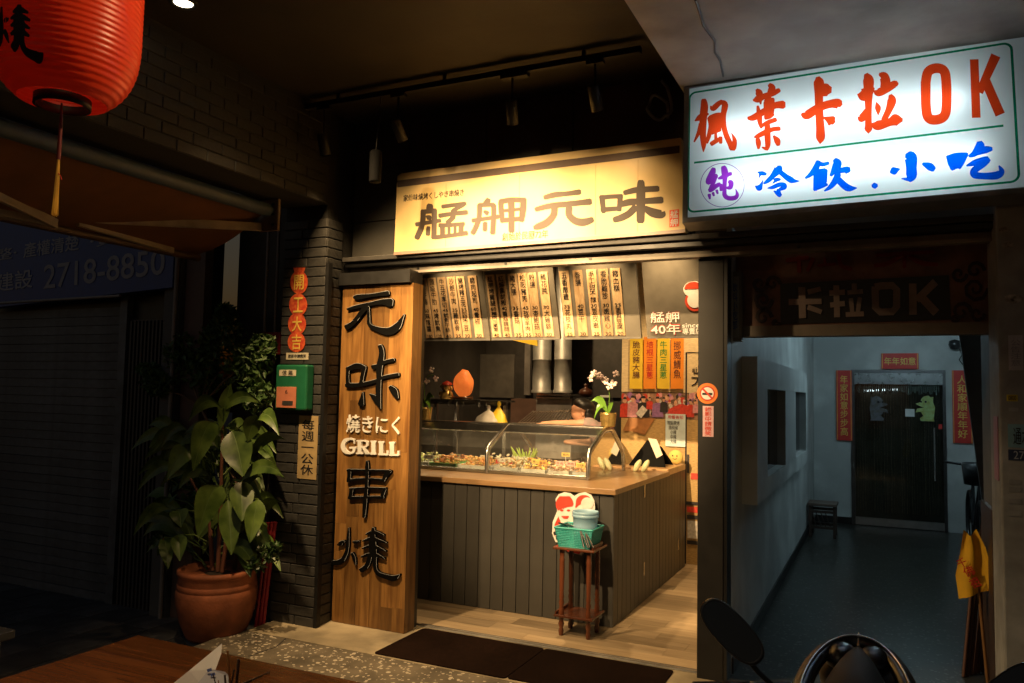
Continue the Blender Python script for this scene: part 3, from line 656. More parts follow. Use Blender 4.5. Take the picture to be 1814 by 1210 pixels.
# ================================================================ TRACK LIGHTS
def spot(loc, target, watts, size, blend=0.6, col=WARM, r=0.03, name='spot_light'):
    d = bpy.data.lights.new(name, 'SPOT'); d.energy = watts; d.spot_size = math.radians(size); d.spot_blend = blend; d.color = col; d.shadow_soft_size = r
    o = bpy.data.objects.new(name, d); COL.objects.link(o); o.location = loc
    o.rotation_euler = (Vector(target)-Vector(loc)).to_track_quat('-Z', 'Y').to_euler(); return o
TZ = 3.47
trk = thing('lamp_track', (-2.4, 4.05, TZ), 'black ceiling light track carrying the spotlights over the yellow sign', 'track')
box('rail', (-3.66, -1.16, 4.02, 4.055, TZ-0.012, TZ+0.022), M_blackm, trk)
box('feed_box', (-2.0, -1.83, 4.015, 4.06, TZ-0.035, TZ-0.012), M_blackm, trk)
for x in (-3.2, -2.4, -1.5): box('bracket', (x, x+0.02, 4.03, 4.045, TZ+0.022, CEIL), M_blackm, trk)
M_lens = emit_mat('warm_lens', (1.0, 0.75, 0.45), 2)
TS = [(-3.30, 3.22, (-3.15, 4.45, 1.6), 'aimed down at the wooden panel'), (-2.72, 3.24, (-2.58, 4.44, 2.54), 'aimed at the left half of the yellow sign'),
      (-1.93, 3.25, (-2.05, 4.44, 2.52), 'aimed at the middle of the yellow sign'), (-1.42, 3.26, (-1.40, 4.44, 2.54), 'hanging closest to the grey soffit')]
for x, z, tg, lb in TS:
    base = Vector((x, 4.037, z)); d = (Vector(tg)-base).normalized()
    t = thing('track_spotlight', (x, 4.037, TZ-0.02), 'black cylinder track spotlight '+lb, 'spotlight', 'track spotlights over the sign')
    box('adapter', (x-0.05, x+0.05, 4.018, 4.056, TZ-0.034, TZ-0.0125), M_blackm, t)
    MB().tube([(x, 4.037, TZ-0.034), (x, 4.037, z+0.03)], 0.008, 8).build('stem', M_blackm, t)
    MB().tube([base-d*0.05, base+d*0.085, base+d*0.087, base+d*0.05], [0.034, 0.034, 0.029, 0.027], 16, caps=False).build('housing', M_blackm, t)
    MB().tube([base+d*0.045, base+d*0.047], 0.0268, 12).build('lens', M_lens, t); MB().tube([base-d*0.052, base-d*0.0505], 0.0335, 14).build('cap', M_blackm, t)
    spot(base+d*0.10, tg, {-3.30: 80, -2.72: 17, -1.93: 17, -1.42: 13}[x], 84 if x < -3 else 104, 1.0, WARM, 0.03)
h = thing('pendant_lamp', (-2.854, 4.0, 3.0), 'black cylinder pendant hanging in front of the wall, left of the yellow sign', 'lamp')
MB().tube([(-2.854, 4.037, TZ-0.012), (-2.854, 4.0, 3.10)], 0.004, 6).build('cord', M_black, h)
MB().lathe((-2.854, 4.0, 2.90), [(0.0, 0), (0.036, 0), (0.038, 0.01), (0.038, 0.19), (0.03, 0.2), (0, 0.2)], 18).build('housing', mat('matt_black', (0.008, 0.008, 0.008), 0.8, spec=0.1), h)
# loop of grey hose under the soffit
lp = [PY(x, y, 4.5) for x, y in ((1172, 143), (1182, 155), (1188, 175), (1186, 200), (1176, 210), (1158, 208), (1148, 195), (1150, 178), (1163, 171), (1178, 178), (1185, 195), (1180, 206))]
tag(MB().tube([p+Vector((0, 0.03*math.sin(i), 0)) for i, p in enumerate(catmull([tuple(p) for p in lp], 3)) for p in [Vector(p)]], 0.009, 8).build('hose_loop', mat('grey_hose', (0.35, 0.35, 0.35), 0.4)), 'loop of pale grey hose on the dark wall near the light box', 'hose')

# ================================================================ ARCADE DOWNLIGHTS (one in view at the top edge)
def downlight(x, y, label, lit=True):
    t = thing('ceiling_downlight', (x, y, CEIL), label, 'downlight', 'arcade ceiling downlights')
    MB().lathe((x, y, CEIL), [(0.07, -0.001), (0.07, -0.012), (0.052, -0.014), (0.048, -0.002)], 24).build('rim', M_blackm, t)
    MB().tube([(x, y, CEIL-0.004), (x, y, CEIL-0.008)], 0.046, 20).build('lens', emit_mat('down_lens', (1.0, 0.85, 0.6), 12), t)
dl = PZ(325, 3, CEIL)
downlight(dl.x, dl.y, 'lit round downlight in the dark arcade ceiling beside the red lantern')
spot((dl.x, dl.y, CEIL-0.03), (-2.1, 4.7, 0.7), 620, 84, 1.0, WARM2, 0.04)
downlight(-1.9, 1.3, 'lit round downlight in the arcade ceiling over the pavement')
spot((-1.9, 1.3, CEIL-0.03), (-2.0, 5.0, 1.75), 1600, 40, 0.6, WARM2, 0.04)
spot((-1.9, 1.3, CEIL-0.03), (-2.2, 5.35, 2.12), 2200, 23, 0.8, WARM2, 0.04)
downlight(-1.15, 0.45, 'lit round downlight in the arcade ceiling above the end of the wooden table')
spot((-1.15, 0.45, CEIL-0.03), (-1.8, 1.75, 0.7), 150, 70, 0.9, WARM2, 0.04)

# ================================================================ GRILL SHOP INTERIOR
shop = thing('grill_shop_room', (-2.7, 6.5, 0), 'dark walled interior of the grill shop behind the counter', 'building')
M_kw2 = mat('kitchen_wall', (0.055, 0.05, 0.045), 0.55, var=0.2, dirt=0.3)
box('left_wall', (-4.6, -4.45, 4.70, 8.75, -0.1, 3.2), M_kw2, shop)
box('back_wall', (-4.6, -2.36, 8.7, 8.85, -0.1, 3.2), M_kw2, shop)
box('side_wall', (-2.36, -2.30, 7.615, 8.7, -0.1, 3.2), M_black, shop)
box('mural_wall', (-2.36, -0.83, 7.62, 7.72, -0.1, 3.2), M_kw2, shop)
box('front_wall', (-4.6, -3.455, 4.66, 4.72, -0.1, 3.2), M_kw2, shop)
box('ceiling', (-4.6, -0.83, 4.66, 8.75, 3.2, 3.3), M_kw2, shop)
# mural
mu = thing('wall_mural', (-1.6, 7.61, 0), 'cream printed wall mural with market photographs at the back of the shop', 'mural')
M_cream = mat('mural_cream', (0.66, 0.52, 0.30), 0.55, var=0.16, scale=30, stretch=(1, 1, 6), bump=0.2, bscale=40)
M_cream2 = mat('mural_sand', (0.52, 0.34, 0.13), 0.55, var=0.32, scale=26, stretch=(1, 1, 8))
MZ = lambda py: PY(1160, py, 7.612).z
z1 = MZ(501); 
def mbox(px0, py0, px1, py1, m, nm, dy=0.0):
    a = PY(px0, py0, 7.612-dy); b = PY(px1, py1, 7.612-dy)
    return MB().box(a.x, b.x, 7.610-dy, 7.6115-dy, b.z, a.z).build(nm, m, mu)
box('sheet', (-2.355, -0.97, 7.613, 7.62, MZ(695), 2.95), M_cream, mu)
box('sheet', (-2.355, -0.97, 7.613, 7.62, 0.0, MZ(741)-0.002), M_cream2, mu)
box('photo_strip', (-2.355, -0.97, 7.612, 7.62, MZ(741), MZ(696)), mat('photo_dark', (0.09, 0.06, 0.045), 0.4, var=0.5, scale=22, col2=(0.35, 0.2, 0.13)), mu)
# figures in the photographs: flat printed shapes
rs = random.Random(3)
pr = [('print_red', (0.55, 0.05, 0.03)), ('print_skin', (0.62, 0.34, 0.22)), ('print_pink', (0.55, 0.25, 0.28)), ('print_purple', (0.33, 0.16, 0.36)), ('print_black', (0.03, 0.025, 0.025)), ('print_white', (0.7, 0.65, 0.58))]
pm = {n: mat(n, c, 0.45, var=0.25, scale=40) for n, c in pr}
def pfig(px, top, bot, w, shirt, dy):
    mb = MB(); y_ = 7.6105-dy
    c = [(px-w*.5, bot), (px+w*.5, bot), (px+w*.45, top+(bot-top)*.42), (px+w*.2, top+(bot-top)*.33), (px-w*.2, top+(bot-top)*.33), (px-w*.45, top+(bot-top)*.42)]
    MB().add([PY(a, b, y_) for a, b in c], [tuple(range(6))]).build('printed_shirt', pm[shirt], mu)
    hc = (px, top+(bot-top)*.17); MB().add([PY(hc[0]+w*.17*math.cos(t), hc[1]+(bot-top)*.17*math.sin(t), y_-0.0004) for t in [2*PI*i/10 for i in range(10)]], [tuple(range(10))]).build('printed_face', pm['print_skin'], mu)
    MB().add([PY(hc[0]+w*.18*math.cos(t), hc[1]-1+(bot-top)*.12*math.sin(t), y_-0.0008) for t in [PI+PI*i/8 for i in range(9)]], [tuple(range(9))]).build('printed_hair', pm['print_black'], mu)
for k, (px, tp, bt, w, sh) in enumerate([(1107, 702, 739, 18, 'print_red'), (1121, 699, 739, 20, 'print_pink'), (1140, 700, 739, 22, 'print_black'), (1151, 703, 725, 12, 'print_red'), (1165, 701, 739, 20, 'print_purple'), (1176, 703, 730, 14, 'print_black'), (1223, 706, 739, 13, 'print_red'), (1232, 708, 732, 10, 'print_pink')]):
    pfig(px, tp, bt, w, sh, 0.001+0.0012*k)
MB().add([PY(a, b, 7.598) for a, b in ((1126, 733), (1138, 718), (1147, 726), (1136, 741))], [(0, 1, 2, 3)]).build('printed_box', pm['print_white'], mu)
MB().add([PY(a, b, 7.6) for a, b in ((1182, 735), (1186, 724), (1203, 716), (1217, 718), (1217, 735))], [(0, 1, 2, 3, 4)]).build('printed_food', pm['print_red'], mu)
MB().add([PY(a, b, 7.605) for a, b in ((1103, 763), (1113, 741), (1160, 741), (1142, 770), (1120, 764))], [(0, 1, 2, 3, 4)]).build('printed_mat', mat('print_brown', (0.40, 0.17, 0.05), 0.5, var=0.3), mu)
R_ = random.Random(77)
for nm, _c in pr:      # blurred crowd and stall details between the figures
    mb = MB()
    for k in range(22):
        a_, b_ = R_.uniform(1101, 1238), R_.uniform(699, 735); w_, h_ = R_.uniform(1.5, 6), R_.uniform(1.5, 7)
        mb.add([PY(a_+w_*math.cos(t_)*R_.uniform(.7, 1.2), b_+h_*math.sin(t_)*R_.uniform(.7, 1.2), 7.6112-0.00003*k) for t_ in [2*PI*i/7 for i in range(7)]], [tuple(range(7))])
    mb.build('printed_crowd', pm[nm], mu)['kind'] = 'stuff'
# black outline box and the large brush character at its right end
for a in ((1214.5, 625, 1215.5, 1000), (1215.5, 624, 1240, 625)): mbox(*a, M_ink, 'printed_line', 0.002)
c = PY(1233, 672, 7.61); fitted('元', (c.x+0.05, 7.607, c.z), 0.19, 0.13, M_ink, mu, 'printed_lettering')
c = PY(1231, 655, 7.61); fitted('since', (c.x+0.06, 7.607, c.z), 0.17, 0.045, M_ink, mu, 'printed_lettering', bold=0.01)
# a printed cart/stool at the foot of the mural
for k, (a, col) in enumerate((((1217, 805, 1221, 838), 'print_black'), ((1224, 838, 1240, 850), 'print_red'), ((1216, 888, 1240, 896), 'print_black'), ((1217, 897, 1240, 909), 'print_red'), ((1217, 912, 1240, 921), 'print_black'), ((1218, 922, 1240, 955), 'print_white'), ((1217, 957, 1240, 966), 'print_black'))):
    mbox(*a, pm[col], 'printed_stall', 0.003+k*0.0006)
# paper banners
def banner(px0, px1, py0, py1, col, s, ink, label):
    a = PY(px0, py0, 7.59); b = PY(px1, py1, 7.59)
    t = thing('paper_banner', ((a.x+b.x)/2, 7.59, b.z), label, 'banner', 'paper banners on the mural')
    MB().box(a.x, b.x, 7.590, 7.592, b.z, a.z).build('paper', col, t)
    fitted(vert(s), ((a.x+b.x)/2, 7.589, (a.z+b.z)/2+0.03), (b.x-a.x)*0.56, (a.z-b.z)*0.72, ink, t, bold=0.012)
M_py = mat('yellow_paper', (0.80, 0.55, 0.04), 0.6, var=0.06); M_po = mat('orange_paper', (0.80, 0.26, 0.02), 0.6, var=0.06)
M_ib = mat('brown_marker', (0.10, 0.03, 0.02), 0.6); M_ir = mat('red_marker', (0.55, 0.03, 0.02), 0.6); M_ig = mat('green_marker', (0.02, 0.22, 0.05), 0.6)
banner(1116, 1138, 597, 689, M_py, '脆皮豬大腸', M_ib, 'yellow paper banner with brown handwriting next to the dark kitchen opening')
banner(1140.5, 1162, 597, 689, M_po, '培根三星蔥', M_ir, 'orange paper banner with red handwriting between two yellow ones')
banner(1164.5, 1186, 597, 689, M_py, '牛肉三星蔥', M_ig, 'yellow paper banner with green handwriting between two orange ones')
banner(1188.5, 1211, 597, 689, M_po, '挪威鯖魚', M_ib, 'orange paper banner beside the outlined box on the mural')
a = PY(1179, 733, 7.585); b = PY(1214, 792, 7.585)
t = thing('notice_sheet', ((a.x+b.x)/2, 7.585, b.z), 'pale blue notice sheet taped over the photographs on the mural', 'notice')
MB().box(a.x, b.x, 7.585, 7.587, b.z, a.z).build('paper', mat('pale_blue_paper', (0.55, 0.66, 0.68), 0.6), t)
fitted('用餐告知', ((a.x+b.x)/2, 7.584, a.z-0.03), 0.15, 0.035, M_ir, t); fitted('現點現烤\n請稍候\n小辣\n中辣\n大辣', ((a.x+b.x)/2-0.02, 7.584, (a.z+b.z)/2-0.02), 0.12, 0.22, M_ink, t)

# menu boards, leaning forward at the top
M_bd = mat('menu_board_grey', (0.16, 0.145, 0.115), 0.45, var=0.1)
lean = math.radians(18)
def menu_board(px0, px1, yb, strips, pxs, label, dark=M_bd, zoff=0):
    p = Vector((0, yb, 2.003)); n = Vector((0, -math.cos(lean), -math.sin(lean)))
    a = PP(px0, 600, p, n); b = PP(px1, 600, p, n); zb = 2.003+zoff; upv = Vector((0, -math.sin(lean), math.cos(lean)))
    H_ = 0.56; A0 = Vector((a.x, yb, zb)); w = b.x-a.x
    t = thing('menu_board', ((a.x+b.x)/2, yb, zb), label, 'menu board', 'hanging menu boards')
    P = lambda u, v, d=0.0: A0 + Vector((u, 0, 0)) + upv*v + n*d
    def slab(u0, u1, v0, v1, d0, d1, m, nm, par=t):
        vs = [P(u, v, d) for u in (u0, u1) for v in (v0, v1) for d in (d0, d1)]
        return MB().add(vs, [(0,1,3,2),(4,6,7,5),(0,4,5,1),(2,3,7,6),(0,2,6,4),(1,5,7,3)]).build(nm, m, par)
    slab(0, w, 0, H_, -0.03, 0, dark, 'backboard'); slab(0, w, -0.006, 0.004, -0.032, 0.006, M_alu, 'bottom_edge')
    for u in (0.05, w-0.05): MB().tube([P(u, H_, -0.015), P(u, H_, -0.015)+Vector((0, 0, 0.75))], 0.006, 6).build('hanger', M_black, t)
    rx = PI/2 + lean
    sw = 0.071
    for (s1, p1, s2, p2), px in zip(strips, pxs):
        c = PP(px, 596, p, n); u = c.x-a.x
        st = slab(u-sw/2, u+sw/2, 0.020, 0.50, 0.0005, 0.008, M_stripw, 'strip')
        tx = lambda s_, v, h_, bw=0.043: fitted(s_, P(u, v, 0.0092), bw, h_, M_ink, st, rx=rx, bold=0.004, ext=0.0005)
        # upper dish over its price, lower dish over its price
        n1, n2 = len(s1), len(s2); top = 0.488; ph = 0.026
        h1 = min(0.050*n1, 0.225); tx(vert(s1), top-h1/2, h1); tx(p1, 0.240, ph, 0.044)
        h2 = min(0.049*n2, 0.155); tx(vert(s2), 0.220-h2/2, h2); tx(p2, 0.034, ph, 0.044)
        if p2 in ('25', '30') and px in (1061, 1036, 984):
            slab(u-sw/2+0.004, u+sw/2-0.004, 0.020, 0.056, 0.0082, 0.0088, mat('price_sticker', (0.75, 0.66, 0.25), 0.5), 'price_sticker', st)
    return t, P, slab
menu_board(751, 868, 5.35, [('鮮牛干條', '60', '麻辣醬', '180'), ('頂級牛肋', '45', '烤魷魚', '120'), ('牛五花厚切', '45', '魷魚干絲', '40'), ('沙朗牛肉', '35', '雞軟骨', '35'), ('鹽烤豬五花', '35', '四季豆', '30'), ('豬肉起司', '40', '青椒', '30')],
           [763, 779, 796, 813, 829, 850], 'grey hanging menu board with six wooden strips, next to the walnut sign panel')
menu_board(871, 992, 5.35, [('艋舺烤雞腿', '60', '豬肉三星蔥', '40'), ('紅燒黑胡椒', '40', '香菇雞腿', '40'), ('豬大腸', '35', '香菇', '35'), ('松阪豬肉', '45', '孜然羊肉', '35'), ('粉腸', '30', '杏鮑菇', '30'), ('雞花肫', '30', '大雞腳', '30')],
           [881, 900, 920, 937.5, 954, 974], 'grey hanging menu board with six wooden strips, in front of the silver ducts')
menu_board(1001, 1136, 5.35, [('五香嫩雞', '35', '花枝丸', '25'), ('香腸', '40', '豆干', '30'), ('手工甜不辣', '30', '豆皮串', '25'), ('香脆雞胗', '30', '嫩雞心', '30'), ('豬血糕', '25', '百頁豆腐', '20')],
           [1010.5, 1034, 1058, 1079, 1100], 'grey hanging menu board with five widely spaced wooden strips')
t, P, slab = menu_board(1147, 1262, 5.35, [], [], 'plain grey hanging board with white lettering and a red and white emblem')
fitted('艋舺', P(0.135, 0.145, 0.004), 0.20, 0.075, M_red, t, rx=PI/2+lean, bold=0.02, ext=0.003); fitted('艋舺', P(0.135, 0.145, 0.008), 0.20, 0.075, M_wl, t, rx=PI/2+lean, bold=0.002, ext=0.002)
fitted('40年', P(0.135, 0.06, 0.004), 0.215, 0.085, M_red, t, rx=PI/2+lean, bold=0.03, ext=0.003); fitted('40年', P(0.135, 0.06, 0.008), 0.205, 0.075, M_wl, t, rx=PI/2+lean, bold=0.012, ext=0.002)
fitted('since', P(0.31, 0.082, 0.004), 0.12, 0.03, M_wl, t, rx=PI/2+lean, bold=0.012); fitted('專賣店', P(0.315, 0.042, 0.004), 0.13, 0.045, M_wl, t, rx=PI/2+lean, bold=0.012)
# emblem: white cut-out with red cap
n_ = Vector((0, -math.cos(lean), -math.sin(lean)))
MB().prism([P(0.345+0.07*math.cos(a), 0.33+0.055*math.sin(a)*(1+0.0*a), 0.001) for a in [2*PI*i/20 for i in range(20)]], n_*0.006).build('emblem', M_wl, t)
MB().prism([P(0.345+0.062*math.cos(a), 0.335+0.048*math.sin(a), 0.0075) for a in [PI*i/12 for i in range(13)]], n_*0.002).build('emblem_cap', mat('emblem_red', (0.65, 0.07, 0.03), 0.5), t)
MB().prism([P(0.345+0.065*math.cos(a), 0.25+0.07*math.sin(a), 0.001) for a in [2*PI*i/20 for i in range(20)]], n_*0.005).build('emblem', mat('emblem_red', (0.65, 0.07, 0.03), 0.5), t)
MB().prism([P(0.345+0.048*math.cos(a), 0.255+0.052*math.sin(a), 0.007) for a in [2*PI*i/20 for i in range(20)]], n_*0.002).build('emblem_face', M_wl, t)

# ================================================================ COUNTER
ct = thing('shop_counter', (-2.9, 6.2, 0), 'charcoal plank clad serving counter with a light wood top', 'counter')
CFY, CSX = 5.28, -1.68
box('carcass', (-4.4, CSX-0.014, CFY+0.014, 6.78, 0.0, 0.905), M_black, ct)
box('carcass', (-2.1, CSX-0.014, 6.782, 7.46, 0.0, 0.905), M_black, ct)
bw = 0.105; bf = MB().box(-bw/2+0.003, bw/2-0.003, 0, 0.014, 0.004, 0.905).build('board', M_count); mf = bf.data; bpy.data.objects.remove(bf)
bs_ = MB().box(0, 0.014, -bw/2+0.003, bw/2-0.003, 0.004, 0.905).build('board', M_count); ms = bs_.data; bpy.data.objects.remove(bs_)
x = CSX-bw/2
while x > -4.35: put(mf, 'board', (x, CFY+random.uniform(-.0008, .0008), 0), ct); x -= bw
y = CFY+bw/2
while y < 7.44: put(ms, 'board', (CSX-0.0135+random.uniform(-.0008, .0008), y, 0), ct); y += bw
box('top', (-4.4, CSX+0.02, CFY-0.03, 6.80, 0.906, 0.945), M_topw, ct, 0.004)
box('top', (-2.12, CSX+0.005, 6.802, 7.47, 0.906, 0.960), M_topw, ct, 0.004)
for y, z in ((6.05, 0.80), (6.05, 0.20), (7.2, 0.2)): box('hinge', (CSX-0.0005, CSX+0.003, y, y+0.022, z, z+0.10), M_steel, ct)

# glass display case
CX1 = -2.02; prof = [(5.70, 0.946), (5.71, 1.15), (6.07, 1.315), (6.27, 1.315), (6.59, 1.11), (6.62, 0.946)]
dc = thing('display_case', (-3.0, 6.15, 0.946), 'stainless framed glass food display case on the counter', 'display case')
def rib(x, r=0.017):
    pts = [Vector((x, y, z)) for y, z in prof]; sm = [pts[0]]
    for i in range(1, 5):
        a = pts[i]+(pts[i-1]-pts[i]).normalized()*0.04; b = pts[i]+(pts[i+1]-pts[i]).normalized()*0.04
        sm += [a, (a+b+pts[i]*2)/4, b]
    sm.append(pts[5]); MB().tube(sm, r, 8, flat=1.6).build('rib', M_steel, dc)
for x in (CX1, -2.885, -4.3): rib(x)
MB().box(-4.3, CX1, 6.07, 6.27, 1.318, 1.336).build('top_plate', M_steel, dc, 0.004)
MB().box(-4.3, CX1, 6.045, 6.07, 1.285, 1.317).build('front_rail', M_steel, dc, 0.004)
MB().prism([(-4.3, 5.96, 1.262), (-4.3, 6.066, 1.311), (-4.3, 6.066, 1.325), (-4.3, 5.955, 1.274)], (CX1+4.3-0.018, 0, 0)).build('fascia', M_steel, dc)
MB().box(-4.3, CX1, 5.70, 5.735, 0.947, 0.975).build('base_rail', M_steel, dc, 0.003)
MB().box(-4.3, CX1, 6.59, 6.62, 0.947, 0.975).build('base_rail', M_steel, dc, 0.003)
MB().box(-4.28, CX1-0.02, 5.74, 6.58, 0.947, 0.958).build('floor_tray', M_steel, dc)
for nm, (ya, za), (yb, zb) in (('front_pane', prof[0], prof[1]), ('sloped_pane', prof[1], prof[2])):
    for x0, x1 in ((-4.29, -2.90), (-2.87, CX1-0.012)):
        MB().add([(x0, ya-0.012, za), (x1, ya-0.012, za), (x1, yb-0.008, zb), (x0, yb-0.008, zb)], [(0, 1, 2, 3)]).build(nm, M_glass, dc)
MB().add([(CX1, y, z) for y, z in prof], [tuple(range(6))]).build('end_pane', M_glass, dc)
# case lamp strip under the top rail
MB().box(-4.2, CX1-0.05, 6.10, 6.13, 1.300, 1.316).build('light_strip', emit_mat('case_strip', (1.0, 0.72, 0.40), 30.0), dc)
M_tag = {k: mat('tag_'+k, c, 0.5, var=0.08) for k, c in dict(yellow=(0.75, 0.56, 0.14), pink=(0.72, 0.42, 0.40), white=(0.78, 0.74, 0.66), orange=(0.75, 0.36, 0.08)).items()}
def food(x0, x1, y0, y1, cols, n, label, tray='white', hgt=0.085, kind='chunk'):
    t = thing('food_tray', ((x0+x1)/2, (y0+y1)/2, 0.959), label, 'food tray', 'trays of food in the case')
    M_tr = mat('tray_'+tray, {'white': (0.75, 0.73, 0.68), 'red': (0.6, 0.03, 0.03), 'steel': (0.6, 0.6, 0.58), 'green': (0.25, 0.55, 0.2)}[tray], 0.4, var=0.05)
    e = 0.012; mb = MB(); z0, z1 = 0.9595, 0.995
    mb.box(x0, x1, y0, y1, z0, z0+0.004)
    for a in ((x0, x0+0.004, y0, y1), (x1-0.004, x1, y0, y1), (x0, x1, y0, y0+0.004), (x0, x1, y1-0.004, y1)): mb.box(*a, z0+0.004, z1)
    mb.build('tray', M_tr, t)
    R_ = random.Random(hash(label) % 1000 if False else len(label)*7+n)
    for ci, c_ in enumerate(cols):
        m_ = mat('food_%02d%02d%02d' % tuple(int(v*99) for v in c_), c_, 0.35, var=0.35, scale=50, bump=0.3, bscale=80)
        mb = MB()
        for k in range(n//len(cols)):
            x = R_.uniform(x0+0.02, x1-0.02); y = R_.uniform(y0+0.02, y1-0.02); z = z0+0.012+R_.random()**0.6*hgt*(0.5+0.5*math.sin(PI*(y-y0)/(y1-y0)))
            rot = Euler((R_.uniform(-.6, .6), R_.uniform(-.6, .6), R_.uniform(0, 6.3))).to_matrix()
            mb.ell((x, y, z), (R_.uniform(.012, .026), R_.uniform(.008, .014), R_.uniform(.006, .012)), 7, 4, rot)
            if R_.random() < 0.25:
                a_ = R_.uniform(-.5, .5); mb.tube([(x, y, z), (x+0.10*math.sin(a_), y-0.10*math.cos(a_), z+R_.uniform(-.005, .03))], 0.0018, 4)
        o = mb.build('food_pieces', m_, t); o['kind'] = 'stuff'
    return t
food(-3.86, -3.50, 5.80, 6.2, [(0.62, 0.6, 0.3), (0.4, 0.5, 0.15)], 90, 'tray of pale green skewers at the walnut panel end of the case', 'steel')
food(-3.48, -3.22, 5.78, 6.2, [(0.75, 0.4, 0.15), (0.6, 0.2, 0.06)], 80, 'tray of orange sausage skewers left of the divider rib', 'green')
food(-3.20, -2.92, 5.77, 6.05, [(0.72, 0.46, 0.14), (0.55, 0.25, 0.08)], 110, 'tray of golden brown skewers against the divider rib')
food(-3.20, -2.70, 6.10, 6.42, [(0.6, 0.55, 0.4)], 50, 'red tray of pale pieces behind the divider rib', 'red')
food(-2.86, -2.64, 5.77, 6.08, [(0.7, 0.62, 0.42), (0.6, 0.35, 0.12)], 80, 'white tray of cream skewers in front of the leeks')
food(-2.62, -2.40, 5.77, 6.2, [(0.78, 0.5, 0.12), (0.55, 0.3, 0.1), (0.2, 0.12, 0.08)], 130, 'heaped tray of yellow chicken skewers mid case')
food(-2.38, -2.20, 5.77, 6.2, [(0.72, 0.35, 0.22), (0.62, 0.5, 0.35)], 120, 'heaped tray of pink meat skewers')
food(-2.18, -2.04, 5.77, 6.15, [(0.5, 0.22, 0.1), (0.75, 0.5, 0.25)], 80, 'tray of dark meat skewers at the end pane of the case', 'steel')
# leeks standing in a white basket
t = thing('leek_bundle', (-2.74, 6.2, 0.96), 'bundle of white and green leeks standing in the display case', 'leeks')
mbw, mbg = MB(), MB()
for k in range(22):
    x = -2.75+random.uniform(-.08, .08); y = 6.13+random.uniform(-.05, .05); dx = (x+2.75)*0.7+random.uniform(-.03, .03)
    p0 = Vector((x, y, 0.965)); p1 = Vector((x+dx*.4, y, 1.06)); p2 = Vector((x+dx, y-0.02, 1.06+random.uniform(.03, .08)))
    mbw.tube([p0, p1], 0.009, 6); mbg.tube([p1, p2], [0.008, 0.004], 5)
mbw.build('stalks', mat('leek_white', (0.78, 0.78, 0.6), 0.4), t)['kind'] = 'stuff'; mbg.build('leaves', mat('leek_green', (0.45, 0.6, 0.12), 0.4), t)['kind'] = 'stuff'
MB().lathe((-2.75, 6.13, 0.959), [(0.07, 0), (0.095, 0.05), (0.09, 0.05), (0.066, 0.004)], 16).build('basket', mat('white_plastic', (0.75, 0.75, 0.74), 0.35), t)
t = thing('sauce_pot', (-2.2, 6.35, 0.96), 'round black sauce pot at the back of the display case', 'pot')
MB().lathe((-2.2, 6.36, 0.959), [(0, 0.001), (0.10, 0.001), (0.115, 0.10), (0.12, 0.105), (0.11, 0.107), (0.10, 0.09), (0, 0.09)], 24).build('body', mat('black_glaze', (0.02, 0.015, 0.012), 0.12), t)
tags = [(-3.83, 5.765, 'pink', '雞皮', 'at the very end beside the walnut panel'), (-3.70, 5.765, 'yellow', '四季豆', 'in front of the pale green skewers'), (-3.60, 5.765, 'yellow', '青椒', 'second in front of the pale green skewers'), (-3.47, 5.765, 'white', '甜不辣', 'in front of the sausage skewers'),
        (-3.32, 5.95, 'white', '香腸', 'standing deep among the sausage skewers'), (-3.08, 6.05, 'white', '米血', 'beside the red tray'), (-2.80, 5.85, 'white', '大蔥', 'in front of the leeks'), (-2.60, 5.95, 'orange', '雞胗', 'behind the yellow chicken skewers'), (-2.52, 5.85, 'yellow', '雞心', 'among the yellow chicken skewers'),
        (-2.44, 5.80, 'orange', '雞翅', 'between chicken and pink meat trays'), (-2.36, 6.1, 'yellow', '豬肉', 'standing tallest, behind the pink meat'), (-2.30, 5.82, 'pink', '牛肉', 'in front of the pink meat'), (-2.21, 5.82, 'pink', '羊肉', 'between pink and dark meat trays'), (-2.12, 5.80, 'yellow', '五花肉', 'in front of the dark meat skewers')]
for x, y, c, s_, where in tags:
    z = 1.022+(0.05 if y > 6.08 else 0.0)+random.uniform(0, .012); w = 0.036 if c != 'white' else 0.048
    t = thing('price_tag', (x, y, 0.96), c+' price tag '+where, 'price tag', 'price tags in the case')
    box('card', (x-w, x+w, y, y+0.002, z, z+0.034), M_tag[c], t)
    fitted(s_, (x, y-0.001, z+0.017), w*1.5, 0.020, M_ib, t); MB().tube([(x, y+0.001, 0.962), (x, y+0.001, z)], 0.002, 5).build('peg', M_wl, t)

